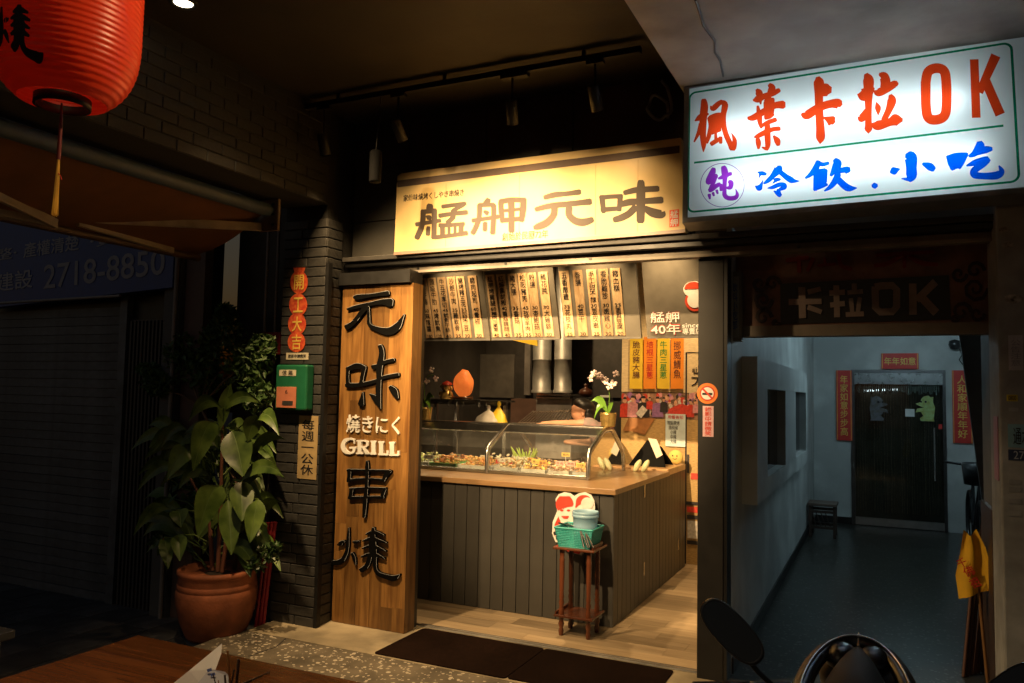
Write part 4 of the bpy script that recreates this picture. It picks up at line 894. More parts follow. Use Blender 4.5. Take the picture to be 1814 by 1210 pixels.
# orchids on the case
M_gpot = mat('gold_pot', (0.62, 0.42, 0.14), 0.25, metal=0.8, var=0.2, scale=25); M_pet = mat('orchid_petal', (0.75, 0.5, 0.5), 0.5, var=0.15, col2=(0.8, 0.7, 0.66)); M_oleaf = mat('orchid_leaf', (0.12, 0.26, 0.03), 0.3, var=0.2)
def leaf_mesh(base, tip, width, sag, up=Vector((0, 0, 1)), n=8, side=None, fold=0.18):
    base, tip = Vector(base), Vector(tip); d = tip-base; L = d.length
    sd = side if side is not None else d.cross(Vector((0, -1, 0.3))); sd = sd.normalized()
    nn = sd.cross(d).normalized(); 
    if nn.dot(CAM-base) < 0: nn = -nn
    vs = []
    for i in range(n+1):
        t = i/n; c = base+d*t + Vector((0, 0, 1))*(sag*4*t*(1-t)) 
        w = width/2*(math.sin(PI*t**0.92)**0.85) if 0 < i < n else width*0.03
        wv = nn*(0.05*width*math.sin(9*t+base.x*50))*t
        vs += [c-sd*w+nn*w*fold+wv, c-sd*w*0.5+nn*w*fold*0.3, c-sd*min(w*.3, .0022), c+sd*min(w*.3, .0022), c+sd*w*0.5+nn*w*fold*0.3, c+sd*w+nn*w*fold-wv]
    mb = MB()
    mb.add(vs, [(i*6+k, i*6+k+1, (i+1)*6+k+1, (i+1)*6+k) for i in range(n) for k in (0, 1, 3, 4)], True)
    o = 0
    for i in range(n): mb.f.append([i*6+2, i*6+3, (i+1)*6+3, (i+1)*6+2]); mb.sm.append(True); mb.mi.append(1)
    return mb
def orchid(x, y, z, label, flip=1, blooms=9):
    t = thing('orchid_plant', (x, y, z), label, 'orchid', 'potted orchids on the case')
    pf = [(0, 0.001), (0.055, 0.001)]
    for k in range(10): pf += [(0.058+0.012*k/10+0.002, 0.006+k*0.0105), (0.056+0.012*k/10, 0.011+k*0.0105)]
    pf += [(0.066, 0.115), (0.058, 0.113), (0.05, 0.09), (0, 0.09)]
    MB().lathe((x, y, z), pf, 24).build('pot', M_gpot, t)
    for dx, dz, sg, w in ((-0.13, 0.10, 0.07, 0.06), (-0.10, -0.04, 0.10, 0.055), (0.06, 0.10, 0.02, 0.04)):
        leaf_mesh((x+0.0, y-0.01, z+0.10), (x+dx*flip, y-0.06, z+0.10+dz), w, sg).build('leaf', [M_oleaf, M_oleaf], t)
    st = [Vector((x, y, z+0.1)), Vector((x+0.01*flip, y, z+0.25)), Vector((x+0.005*flip, y-0.02, z+0.34)), Vector((x-0.05*flip, y-0.04, z+0.40)), Vector((x-0.11*flip, y-0.05, z+0.41))]
    MB().tube(st, 0.0035, 6).build('stem', M_oleaf, t)
    R_ = random.Random(blooms+int(x*10))
    for k in range(blooms):
        f = k/(blooms-1); c = Vector((x+(-0.14+0.22*f)*flip, y-0.04+R_.uniform(-.02, .02), z+0.385+0.05*math.sin(f*7)+R_.uniform(-.02, .03)))
        mb = MB()
        for p_ in range(5):
            a = 2*PI*p_/5+R_.random(); mb.ell(c+Vector((0.017*math.cos(a), 0, 0.017*math.sin(a))), (0.015, 0.004, 0.011), 7, 5, Euler((0, -a, 0)).to_matrix())
        mb.build('bloom', M_pet, t)
orchid(-2.02, 6.17, 1.337, 'white orchid in a gold pot on the end of the display case', 1, 9)
o1 = PY(752, 757, 6.17)
orchid(o1.x, 6.17, 1.337, 'orchid in a gold pot half hidden behind the walnut panel', -1, 5)

# ================================================================ KITCHEN
KY = 8.3
def kbx(px0, py0, px1, py1, y0, y1):
    a = PY(px0, py0, y0); b = PY(px1, py1, y0); return (a.x, b.x, y0, y1, b.z, a.z)
M_hood = mat('hood_steel', (0.30, 0.28, 0.26), 0.5, metal=0.5, var=0.15, dirt=0.3)
hd = thing('grill_hood', (PY(960, 700, 7.9).x, 8.0, 0), 'stainless extraction hood and grill body below the silver ducts', 'hood')
a = PY(950, 703, 7.9); b = PY(1012, 760, 7.9); box('body', (a.x, b.x, 7.9, 8.4, 0.9, a.z), M_hood, hd)
a = PY(905, 706, 8.0); b = PY(950, 760, 8.0); box('side_cabinet', (a.x, b.x-0.003, 8.0, 8.4, 0.9, a.z), mat('brown_steel', (0.20, 0.12, 0.09), 0.5, metal=0.3, dirt=0.3), hd)
a = PY(951, 697, 7.88); b = PY(1011, 702, 7.88); box('ledge', (a.x, b.x, 7.88, 8.4, b.z+0.003, a.z), M_steel, hd); box('ledge', (a.x, b.x, 7.86, 7.899, b.z-0.03, b.z-0.012), M_steel, hd)
def duct(px0, px1, label):
    a = PY(px0, 640, 8.12); b = PY(px1, 640, 8.12); x = (a.x+b.x)/2; r = (b.x-a.x)/2; z0 = PY(px0, 696, 8.12).z
    t = thing('exhaust_duct', (x, 8.12, z0), label, 'duct', 'kitchen exhaust ducts')
    pf = [(r*1.12, 0.0), (r*1.12, 0.03), (r, 0.035)]
    for k in range(0): pf += [(r, 0.1+k*0.13), (r+0.0015, 0.102+k*0.13), (r+0.0015, 0.106+k*0.13), (r, 0.108+k*0.13)]
    pf += [(r, 0.36), (r+0.003, 0.362), (r+0.003, 0.38), (r, 0.382), (r, 1.5)]; MB().lathe((x, 8.12, z0+0.001), pf, 24).build('pipe', M_galv, t)
duct(945, 975.5, 'round silver exhaust duct rising from the hood, in front of the dark post'); duct(983, 1012, 'round ribbed silver exhaust duct next to the black doorway')
t = thing('kitchen_post', (0, 0, 0), 'thin dark upright post behind the silver duct', 'post'); box('post', kbx(930, 598, 938, 700, 8.4, 8.45), M_hood, t); t.location = (0, 0, 0)
t = tag(box('wall_panel', kbx(838, 628, 910, 705, 8.55, 8.57), mat('grey_panel', (0.13, 0.12, 0.105), 0.5, var=0.15, dirt=0.3)), 'flat grey panel on the dark kitchen wall behind the shelf', 'panel')
a = PY(893, 597, 7.4); b = PY(952, 613, 7.4)
t = thing('yellow_banner', (a.x, 7.4, b.z), 'yellow banner corner showing below the menu boards', 'banner'); MB().prism([PY(885, 590, 7.4), PY(952, 590, 7.4), PY(952, 613, 7.4), PY(888, 598, 7.4)], (0, 0.01, 0)).build('sheet', M_py, t)
# shelf with hooks
sh = thing('steel_shelf', (-4.0, 7.1, 0), 'steel wire kitchen shelf holding the orange salt lamp', 'shelf')
z_ = 1.50
MB().box(-4.42, -3.35, 6.92, 7.22, z_, z_+0.02).build('shelf_board', M_steel, sh)
MB().box(-4.42, -3.35, 6.915, 6.92, z_-0.03, z_+0.012).build('shelf_edge', M_steel, sh)
for x in (-4.17, -3.93, -3.38): box('leg', (x, x+0.035, 7.0, 7.035, 0.0, z_), M_steel, sh)
for x in (-3.95, -3.85, -3.78, -3.6, -3.52): MB().tube([(x, 6.91, z_-0.005), (x, 6.90, z_-0.04), (x+0.012, 6.89, z_-0.055), (x+0.024, 6.89, z_-0.04)], 0.003, 5).build('hook', M_steel, sh)
c = PY(818, 675, 7.0); t = thing('salt_lamp', (c.x, 7.05, z_+0.02), 'glowing orange rock salt lamp on the steel shelf', 'lamp')
bm = bmesh.new(); bmesh.ops.create_icosphere(bm, subdivisions=3, radius=1)
R_ = random.Random(5)
from mathutils import noise as MN
for v in bm.verts:
    n_ = MN.noise(v.co*1.6)*0.18; v.co *= 1+n_; v.co = Vector((v.co.x*0.115*(1-0.35*max(0, v.co.z)), v.co.y*0.09, v.co.z*0.14))
me = bpy.data.meshes.new('rock'); bm.to_mesh(me); bm.free(); me.materials.append(mat('salt_rock', (0.75, 0.22, 0.06), 0.5, var=0.3, scale=10, bump=0.3, emis=(1.0, 0.20, 0.03), estr=0.55))
for p in me.polygons: p.use_smooth = True
o = link('rock', me, t); o.location = (0, 0, 0.165)
MB().lathe((c.x, 7.05, z_+0.0205), [(0, 0), (0.10, 0), (0.095, 0.03), (0, 0.03)], 20).build('base', M_tablew, t)
c = PY(792, 690, 6.98); t = thing('golden_figurine', (c.x, 6.98, z_+0.02), 'small golden figurine with red robe beside the salt lamp', 'figurine')
M_fg = mat('figurine_gold', (0.75, 0.5, 0.16), 0.3, metal=0.5); M_fr = mat('figurine_red', (0.6, 0.06, 0.03), 0.4)
x0 = c.x; MB().lathe((x0, 6.98, z_+0.021), [(0, 0), (0.07, 0), (0.075, 0.02), (0.06, 0.055), (0.045, 0.08), (0.03, 0.09), (0, 0.09)], 16).build('robe', M_fg, t)
mb = MB(); mb.ell((x0, 6.97, z_+0.135), (0.05, 0.045, 0.05), 14, 10); mb.ell((x0-0.055, 6.97, z_+0.15), (0.022, 0.014, 0.022)); mb.ell((x0+0.052, 6.97, z_+0.13), (0.018, 0.012, 0.02)); mb.ell((x0, 6.925, z_+0.13), (0.01, 0.01, 0.009), 8, 6)
mb.ell((x0-0.055, 6.95, z_+0.07), (0.022, 0.022, 0.03)); mb.ell((x0+0.06, 6.95, z_+0.07), (0.022, 0.022, 0.03)); mb.build('head_and_hands', M_fg, t)
MB().lathe((x0, 6.975, z_+0.165), [(0.055, 0), (0.05, 0.02), (0.03, 0.03), (0.0, 0.045)], 14).build('hat', M_fr, t)
mb = MB()
for sx in (-0.018, 0.018): mb.ell((x0+sx, 6.927, z_+0.148), (0.008, 0.005, 0.004), 8, 6)
mb.tube([(x0-0.02, 6.928, z_+0.115), (x0, 6.924, z_+0.108), (x0+0.02, 6.928, z_+0.115)], 0.003, 5); mb.build('face_marks', M_ink, t)
# plastic bags hanging from the shelf
def bag(px, py0, py1, w, m, label):
    a = PY(px, py0, 6.86); b = PY(px, py1, 6.86); h_ = a.z-b.z
    t = thing('hanging_bag', (a.x, 6.86, b.z), label, 'bag', 'bags hanging from the shelf')
    pf = []
    bm = MB(); N = 18; vs = []
    for j, (r_, z) in enumerate([(0.010, 0), (0.02, -0.1*h_), (0.012, -0.2*h_), (0.45*w, -0.5*h_), (0.55*w, -0.75*h_), (0.5*w, -h_), (0.02, -1.02*h_)]):
        for k in range(N):
            an = 2*PI*k/N; rr_ = r_*(1+0.16*math.sin(5*an+j*1.3)); vs.append((a.x+rr_*math.cos(an), 6.86+0.45*rr_*math.sin(an), a.z+z))
    bm.add(vs, [(j*N+k, j*N+(k+1) % N, (j+1)*N+(k+1) % N, (j+1)*N+k) for j in range(6) for k in range(N)], True); bm.build('film', m, t)
bag(866, 718, 760, 0.26, mat('white_bag', (0.45, 0.42, 0.36), 0.45, var=0.12), 'white plastic bag hanging from the kitchen shelf')
bag(884, 711, 760, 0.16, mat('yellow_bag', (0.72, 0.50, 0.03), 0.45, var=0.12), 'yellow plastic bag hanging from the kitchen shelf')
# bundle of skewers lying tilted on the grill
t = thing('skewer_rack', (-2.9, 7.6, 1.35), 'tilted dark metal grate leaning over the grill behind the case', 'grate')
A0 = PY(915, 752, 7.3); A1 = PY(945, 728, 7.7); B0 = PY(1005, 752, 7.3); B1 = PY(1018, 726, 7.7)
for k in range(16):
    f = k/15; MB().tube([A0.lerp(B0, f), A1.lerp(B1, f)], 0.007, 5).build('bar', mat('grate_metal', (0.30, 0.24, 0.19), 0.4, metal=0.6), t)
for f in (0.1, 0.9): MB().tube([A0.lerp(A1, f), B0.lerp(B1, f)], 0.009, 6).build('cross_bar', mat('grate_metal', (0.14, 0.11, 0.09), 0.4), t)
c = PY(1038, 690, 8.0); t = thing('brown_jar', (c.x, 8.0, c.z-0.1), 'round brown ceramic jar on a dark shelf by the kitchen doorway', 'jar')
MB().lathe((c.x, 8.0, c.z-0.08), [(0, 0), (0.045, 0), (0.08, 0.04), (0.065, 0.075), (0.02, 0.10), (0.02, 0.12), (0.03, 0.14), (0.02, 0.14), (0, 0.135)], 20).build('body', mat('brown_glaze', (0.08, 0.025, 0.012), 0.3), t)
box('shelf_block', (c.x-0.2, c.x+0.32, 7.95, 8.3, c.z-0.12, c.z-0.081), M_black, t)
a = kbx(1063, 700, 1079, 710, 8.1, 8.11); t = tag(box('wall_socket', a, M_white, None, 0.002), 'white wall socket plate beside the orchid flowers', 'socket')
# items on the far end of the counter
t = thing('tablet_stand', PY(1140, 825, 7.1), 'black tent shaped tablet stand with a white paper strip on the counter', 'tablet'); 
b0 = Vector((-1.94, 6.98, 0.961)); 
p1, p2, p3, p4 = PY(1115, 824, 6.98), PY(1146, 780, 7.08), PY(1165, 790, 7.08), PY(1180, 822, 6.98)
MB().prism([Vector((p1.x, 6.95, 0.962)), Vector((p4.x, 6.95, 0.962)), Vector((p3.x+0.03, 7.08, p3.z-0.01)), Vector((p2.x, 7.08, p2.z))], (0, 0.02, 0)).build('panel', mat('black_plastic', (0.006, 0.006, 0.006), 0.7, spec=0.05), t)
MB().prism([Vector((p1.x+0.1, 7.25, 0.962)), Vector((p4.x, 7.25, 0.962)), Vector((p3.x+0.03, 7.11, p3.z-0.01)), Vector((p2.x, 7.11, p2.z))], (0, 0.01, 0)).build('leg', mat('black_plastic', (0.006, 0.006, 0.006), 0.7, spec=0.05), t)
q0, q1, q2, q3 = (PY(a, b, 7.0) for a, b in ((1148, 776), (1163, 778), (1174, 806), (1163, 812)))
MB().prism([q0, q1, q2, q3], (0, 0.003, 0)).build('paper_strip', mat('cream_paper', (0.75, 0.68, 0.58), 0.6), t)
c = PZ(1135, 836, 0.946); t = thing('pale_squash', c, 'pale green and white gourd lying beside the tablet stand', 'squash')
mb = MB(); mb.ell(c+Vector((-0.03, 0, 0.05)), (0.026, 0.03, 0.062), 12, 8, Euler((0, 0.5, 0)).to_matrix()); mb.ell(c+Vector((0.035, 0.02, 0.05)), (0.026, 0.03, 0.062), 12, 8, Euler((0, 0.5, 0)).to_matrix()); mb.build('gourd', mat('gourd_skin', (0.6, 0.6, 0.36), 0.45, var=0.2), t)
c = PY(1197, 818, 7.3); t = thing('yellow_cushion_toy', (c.x, 7.3, 0.961), 'small round yellow toy cushion at the end of the counter', 'toy')
MB().ell((c.x, 7.3, 1.03), (0.07, 0.04, 0.068), 16, 10).build('cushion', mat('yellow_plush', (0.75, 0.55, 0.16), 0.9, bump=0.4), t)
mb = MB(); mb.ell((c.x-0.02, 7.262, 1.045), (0.006, 0.004, 0.008), 8, 6); mb.ell((c.x+0.02, 7.262, 1.045), (0.006, 0.004, 0.008), 8, 6); mb.tube([(c.x-0.02, 7.262, 1.02), (c.x, 7.259, 1.012), (c.x+0.02, 7.262, 1.02)], 0.003, 5); mb.build('face_marks', M_ink, t)

# interior lamps of the shop (ceiling spots above the counter and the mural)
def shop_lamp(x, y, z, tg, watts, size, label):
    t = thing('shop_downlight', (x, y, 3.2), label, 'downlight', 'downlights inside the grill shop')
    MB().lathe((x, y, 3.2), [(0.05, -0.001), (0.05, -0.06), (0.042, -0.06), (0.04, -0.03)], 18).build('rim', M_blackm, t)
    MB().tube([(x, y, 3.165), (x, y, 3.168)], 0.038, 14).build('lens', emit_mat('warm_lens', (1, .75, .45), 6), t)
    spot((x, y, 3.13), tg, watts, size, 0.7, WARM2, 0.04)
for k, (bx0, tz0, w0) in enumerate(((-2.95, 2.10, 10), (-2.25, 2.06, 15), (-1.80, 2.2, 13), (-1.32, 2.22, 12))):
    t = thing('board_lamp', (bx0, 4.80, 2.86), ['small black spotlight lighting the first menu board', 'small black spotlight lighting the menu board before the ducts', 'small black spotlight lighting the five strip menu board', 'small black spotlight lighting the emblem board'][k], 'spotlight', 'spotlights inside the shop front')
    p0 = Vector((bx0, 4.83, 2.80)); d = (Vector((bx0+0.03, 5.28, tz0))-p0).normalized()
    MB().tube([p0-d*0.06, p0+d*0.03], 0.026, 12).build('housing', M_blackm, t); MB().tube([p0-d*0.04, (bx0, 4.752, 2.88)], 0.008, 6).build('arm', M_blackm, t)
    spot(p0+d*0.045, p0+d, w0*6, 66, 1.0, WARM2, 0.025)
shop_lamp(-2.6, 5.75, 3.2, (-2.6, 5.9, 1.0), 200, 90, 'shop downlight over the display case')
shop_lamp(-1.5, 6.85, 3.2, (-1.6, 7.6, 1.5), 150, 75, 'shop downlight washing the mural')
shop_lamp(-3.2, 6.9, 3.2, (-3.2, 8.2, 1.3), 150, 100, 'shop downlight over the kitchen shelf')

# ================================================================ PERSON BEHIND THE CASE
def skin_mesh(name, nodes, edges, root, m, parent, sub=2):
    """nodes: list of (pos, rx, ry); grown with a Skin modifier"""
    me = bpy.data.meshes.new(name); me.from_pydata([n[0] for n in nodes], edges, [])
    o = link(name, me, parent); o.modifiers.new('Skin', 'SKIN').use_smooth_shade = True
    sv = me.skin_vertices[0].data
    for i, n in enumerate(nodes): sv[i].radius = (n[1], n[2]); sv[i].use_root = (i == root)
    s_ = o.modifiers.new('Sub', 'SUBSURF'); s_.levels = sub; s_.render_levels = sub
    me.materials.append(m); return o
M_skin = mat('skin', (0.44, 0.225, 0.135), 0.5, var=0.08); M_hair = mat('hair', (0.012, 0.010, 0.009), 0.4, var=0.3, scale=60, stretch=(1, 1, 0.2))
hp = PY(1032, 730, 6.98)                     # middle of the head
pe = thing('person', (hp.x+0.25, 7.05, 0), 'person in a grey and pink shirt bending over the grill behind the display case', 'person')
H0 = Vector(hp)
V_ = lambda x, y, z: H0+Vector((x, y, z))
AR = [PY(1046, 748, 6.80), PY(1026, 750, 6.76), PY(978, 750, 6.76), PY(958, 751, 6.77)]
nodes = [(V_(0.30, 0.10, -0.50), .13, .11), (V_(0.25, 0.08, -0.32), .13, .11), (V_(0.18, 0.05, -0.20), .12, .10), (V_(0.10, 0.02, -0.12), .055, .055), (V_(-0.015, 0, -0.055), .10, .10), (V_(-0.01, 0, 0.01), .118, .118),
         (V_(0.16, -0.13, -0.15), .055, .055), (AR[0], .045, .045), (AR[1], .038, .038), (AR[2], .028, .028), (AR[3], .032, .018),
         (V_(0.16, 0.22, -0.20), .055, .055), (V_(0.0, 0.28, -0.30), .042, .042), (V_(-0.18, 0.20, -0.30), .03, .03), (V_(-0.26, 0.18, -0.30), .03, .02),
         (V_(0.33, 0.02, -0.66), .09, .09), (V_(0.31, 0.0, -1.0), .06, .06), (V_(0.34, 0.02, -1.40), .045, .045), (V_(0.33, 0.18, -0.66), .09, .09), (V_(0.31, 0.2, -1.0), .06, .06), (V_(0.34, 0.18, -1.40), .045, .045), (V_(0.0, 0, 0.08), .10, .10)]
ed = [(5, 21), (0, 1), (1, 2), (2, 3), (3, 4), (4, 5), (2, 6), (6, 7), (7, 8), (8, 9), (9, 10), (2, 11), (11, 12), (12, 13), (13, 14), (0, 15), (15, 16), (16, 17), (0, 18), (18, 19), (19, 20)]
skin_mesh('body', nodes, ed, 0, M_skin, pe)
sn = [(V_(0.31, 0.10, -0.58), .15, .13), (V_(0.25, 0.08, -0.32), .15, .13), (V_(0.175, 0.05, -0.19), .135, .115), (V_(0.12, 0.03, -0.135), .075, .075), (V_(0.16, -0.13, -0.15), .075, .075), (AR[0], .062, .062), (AR[0].lerp(AR[1], 0.9), .052, .052), (V_(0.16, 0.22, -0.20), .075, .075), (V_(0.0, 0.28, -0.30), .06, .06)]
skin_mesh('shirt', sn, [(0, 1), (1, 2), (2, 3), (2, 4), (4, 5), (5, 6), (2, 7), (7, 8)], 0, mat('shirt_cloth', (0.22, 0.25, 0.22), 0.8, var=0.3, scale=9, col2=(0.42, 0.24, 0.24)), pe)
skin_mesh('trousers', [(V_(0.32, 0.10, -0.60), .13, .12), (V_(0.33, 0.02, -0.72), .10, .10), (V_(0.31, 0.0, -1.0), .075, .075), (V_(0.34, 0.02, -1.38), .06, .06), (V_(0.33, 0.18, -0.72), .10, .10), (V_(0.31, 0.2, -1.0), .075, .075), (V_(0.34, 0.18, -1.38), .06, .06)], [(0, 1), (1, 2), (2, 3), (0, 4), (4, 5), (5, 6)], 0, M_dark, pe)
mb = MB(); mb.ell(V_(0.018, 0.0, 0.062), (0.108, 0.102, 0.066), 20, 12, Euler((0, 0.35, 0)).to_matrix()); mb.ell(V_(0.07, 0, -0.01), (0.055, 0.088, 0.085), 14, 10)
mb.build('hair', M_hair, pe)
mb = MB(); mb.ell(V_(-0.095, 0.0, -0.015), (0.02, 0.014, 0.022), 10, 8); mb.ell(V_(0.035, -0.085, -0.01), (0.018, 0.014, 0.03), 10, 8); mb.build('nose_and_ear', M_skin, pe)
mb = MB(); mb.tube([V_(-0.09, -0.045, 0.025), V_(-0.02, -0.088, 0.028), V_(0.03, -0.092, 0.025)], 0.003, 5)
mb.tube([V_(-0.09+0.012*math.sin(a), -0.045+0.02*math.cos(a), 0.022+0.018*math.sin(a)) for a in [2*PI*i/12 for i in range(13)]], 0.003, 5); mb.build('glasses', M_black, pe)
# fingers of the near hand
hb = AR[3]
mb = MB()
for k, (dy, L) in enumerate(((-0.028, .065), (-0.010, .075), (0.009, .07), (0.026, .055))): mb.tube([hb+Vector((0.01, dy, 0)), hb+Vector((-L*.5, dy, -0.004)), hb+Vector((-L*.95, dy, -0.022))], [.010, .009, .007], 7)
mb.tube([hb+Vector((0.04, -0.03, 0)), hb+Vector((0.0, -0.055, -0.006)), hb+Vector((-0.03, -0.06, -0.014))], [.011, .010, .008], 7); mb.build('fingers', M_skin, pe)

# ================================================================ SMALL WOODEN STAND WITH BASKETS
SXL, SXR, SYF, SYB = -1.965, -1.715, 4.935, 5.17
st = thing('plant_stand', ((SXL+SXR)/2, (SYF+SYB)/2, 0), 'red brown turned leg wooden stand in front of the counter', 'stand')
turned = [(0.014, 0), (0.018, 0.03), (0.012, 0.05), (0.020, 0.075), (0.013, 0.10), (0.018, 0.115), (0.018, 0.17), (0.013, 0.19), (0.019, 0.215), (0.013, 0.235), (0.018, 0.25), (0.014, 0.27), (0.018, 0.40), (0.017, 0.48), (0.019, 0.495), (0.015, 0.505), (0.017, 0.565)]
lm = MB().lathe((0, 0, 0), turned, 14).build('leg', M_standw); ml_ = lm.data; bpy.data.objects.remove(lm)
for x in (SXL+0.03, SXR-0.03):
    for y in (SYF+0.03, SYB-0.03): put(ml_, 'leg', (x, y, 0), st)
box('top', (SXL-0.02, SXR+0.02, SYF-0.02, SYB+0.02, 0.566, 0.582), M_standw, st, 0.004)
for a in ((SXL, SXL+0.012, SYF+0.03, SYB), (SXR-0.012, SXR, SYF+0.03, SYB), (SXL, SXR, SYB-0.012, SYB)): box('gallery', (*a, 0.5825, 0.605), M_standw, st)
box('shelf', (SXL-0.01, SXR+0.01, SYF-0.01, SYB+0.01, 0.125, 0.139), M_standw, st, 0.003)
box('shelf_lip', (SXL-0.005, SXL+0.005, SYF, SYB, 0.1395, 0.158), M_standw, st)
M_teal = mat('teal_plastic', (0.03, 0.32, 0.30), 0.4, var=0.1)
bk = thing('teal_basket', (-1.86, 5.05, 0.5825), 'teal woven plastic basket on the wooden stand', 'basket')
x0, x1, y0, y1, z0, z1 = -1.955, -1.735, 4.950, 5.140, 0.584, 0.708
mb = MB(); ex_ = 0.022
def side(p0, p1, q0, q1, nu, nv):
    out = MB()
    for i in range(nu+1):
        f = i/nu; out.tube([p0.lerp(p1, f), q0.lerp(q1, f)], 0.0028, 4)
    for j in range(nv+1):
        f = j/nv; out.tube([p0.lerp(q0, f), p1.lerp(q1, f)], 0.0030, 4)
    return out
Vv = Vector
lo = [Vv((x0, y0, z0)), Vv((x1, y0, z0)), Vv((x1, y1, z0)), Vv((x0, y1, z0))]; hi = [Vv((x0-ex_, y0-ex_, z1)), Vv((x1+ex_, y0-ex_, z1)), Vv((x1+ex_, y1+ex_, z1)), Vv((x0-ex_, y1+ex_, z1))]
for k in range(4): side(lo[k], lo[(k+1) % 4], hi[k], hi[(k+1) % 4], 22, 11).build('woven_side', M_teal, bk)
for k in range(4):
    a, b = hi[k], hi[(k+1) % 4]; MB().tube([a, b], 0.007, 6).build('rim', M_teal, bk)
box('bottom', (x0, x1, y0, y1, z0-0.001, z0+0.003), M_teal, bk)
tb = thing('plastic_tub', (-1.845, 5.045, 0.588), 'translucent blue white tub stack standing in the teal basket', 'tub')
M_tub = translucent_mat('tub_plastic', (0.34, 0.55, 0.70), 0.35)
pf = [(0, 0.001), (0.068, 0.001), (0.075, 0.12), (0.077, 0.165), (0.083, 0.168), (0.083, 0.182), (0.079, 0.184), (0.083, 0.187), (0.083, 0.201), (0.079, 0.203), (0.076, 0.19), (0.07, 0.16), (0.065, 0.01), (0, 0.01)]
MB().lathe((-1.805, 5.05, 0.588), [(r_*1.08, z*1.12) for r_, z in pf], 28).build('tub', M_tub, tb)
def tongs(x, y, z, dx, dy, dz, label):
    t = thing('tongs', (x, y, z), label, 'tongs', 'food tongs in the teal basket')
    a = Vv((x, y, z)); d = Vv((dx, dy, dz))
    for s_ in (-1, 1):
        o_ = Vv((0.008*s_, 0, 0)); MB().tube([a, a+d*.5+o_, a+d+o_*1.7], [0.005, 0.006, 0.007], 6, flat=.4).build('arm', M_steel, t)
    return t
tongs(-1.80, 4.93, 0.715, 0.05, -0.02, -0.115, 'pair of steel tongs hooked over the front of the teal basket')
tongs(-1.77, 4.935, 0.712, 0.055, -0.015, -0.11, 'second pair of steel tongs hooked over the teal basket corner')
tongs(-1.965, 4.96, 0.735, 0.09, 0.06, -0.03, 'steel tongs lying across the corner of the basket under the cut-out')
# die-cut sign behind the stand
cs = thing('cutout_sign', (-1.98, 5.22, 0.5), 'red and white die-cut sign with two cartoon heads behind the stand', 'sign')
CY = 5.215; M_cw = mat('cutout_white', (0.62, 0.60, 0.56), 0.45); M_cr = mat('cutout_red', (0.65, 0.05, 0.03), 0.45)
def flat(pxs, y, m, nm, th=0.003): MB().prism([PY(a, b, y) for a, b in pxs], (0, th, 0)).build(nm, m, cs)
def ell2(cx, cy, rx, ry, n=20, a0=0, a1=2*PI): return [(cx+rx*math.cos(a0+(a1-a0)*i/n), cy+ry*math.sin(a0+(a1-a0)*i/n)) for i in range(n + (0 if abs(a1-a0) > 6 else 1))]
flat([(984, 884), (989, 876), (999, 872), (1010, 874), (1017, 879), (1025, 874), (1036, 872), (1047, 877), (1053, 888), (1054, 900), (1050, 920), (1040, 940), (1036, 965), (1030, 984), (1008, 978), (994, 962), (984, 960), (978, 945), (979, 925), (987, 905)], CY, M_cw, 'plate', 0.008)
flat(ell2(1000, 893, 15.5, 16, 20, PI, 2*PI)+[(1014, 897), (1004, 898), (988, 904), (985, 898)], CY-0.004, M_cr, 'hair')
flat(ell2(1000, 881, 11, 5.5, 14, PI*1.1, PI*1.9), CY-0.008, M_cw, 'hair_shine')
flat(ell2(1034, 889, 14, 12, 16, PI, 2*PI)+[(1042, 889), (1026, 894), (1019, 900)], CY-0.004, M_cr, 'hair')
flat(ell2(1040, 892, 11, 11, 16), CY-0.006, M_cw, 'face')
flat([(982, 930), (989, 915), (995, 930), (992, 950), (1000, 965), (1012, 976), (1006, 977), (992, 962), (984, 948)], CY-0.003, M_cr, 'ribbon')
flat([(1004, 968), (1030, 976), (1026, 982), (1008, 977)], CY-0.0035, M_cr, 'ribbon')
for a in (995, 1007): flat(ell2(a, 904, 3.2, 1.6, 8), CY-0.005, M_cr, 'eye', 0.001)
flat([(994, 914), (1008, 914), (1005, 918.5), (998, 918.5)], CY-0.005, M_cr, 'mouth', 0.001)
for a, b in ((983, 945), (987, 953), (994, 959)): flat([(a-3, b-3), (a+2, b-4), (a+3, b+2), (a-2, b+3)], CY-0.006, M_ink, 'lettering_mark', 0.001)
MB().tube([PY(1015, 980, CY+0.004), Vv((PY(1015, 980, CY).x, CY+0.02, 0.0))], 0.006, 6).build('prop', M_black, cs)

# ================================================================ BLACK POST WITH STICKERS
po = thing('black_post', (-0.885, 4.65, 0), 'black metal post between the grill shop and the karaoke corridor', 'post')
box('shaft', (-0.962, -0.815, 4.60, 4.74, -0.002, 2.41), mat('post_paint', (0.014, 0.013, 0.012), 0.6, var=0.2, dirt=0.3), po, 0.004)
box('edge_strip', (-0.8148, -0.795, 4.605, 4.735, -0.002, 2.41), M_black, po)
c = PY(1253, 697, 4.598); t = thing('no_smoking_sticker', c, 'round no smoking sticker on the black post', 'sticker')
def disc(r0, r1, y, m, nm, a0=0, a1=2*PI, n=32):
    mb = MB(); vs = []
    for i in range(n+1):
        a = a0+(a1-a0)*i/n; vs += [(c.x+r0*math.cos(a), y, c.z+r0*math.sin(a)), (c.x+r1*math.cos(a), y, c.z+r1*math.sin(a))]
    mb.add(vs, [(2*i, 2*i+1, 2*i+3, 2*i+2) for i in range(n)]); mb.build(nm, m, t)
M_nr = mat('sign_red', (0.62, 0.05, 0.02), 0.45); R0 = 0.060
disc(0.0001, R0, 4.5985, mat('sticker_orange', (0.75, 0.20, 0.03), 0.45), 'disc'); disc(0.0001, R0*0.70, 4.5978, M_white, 'white_disc'); disc(R0*0.60, R0*0.72, 4.5972, M_nr, 'ring')
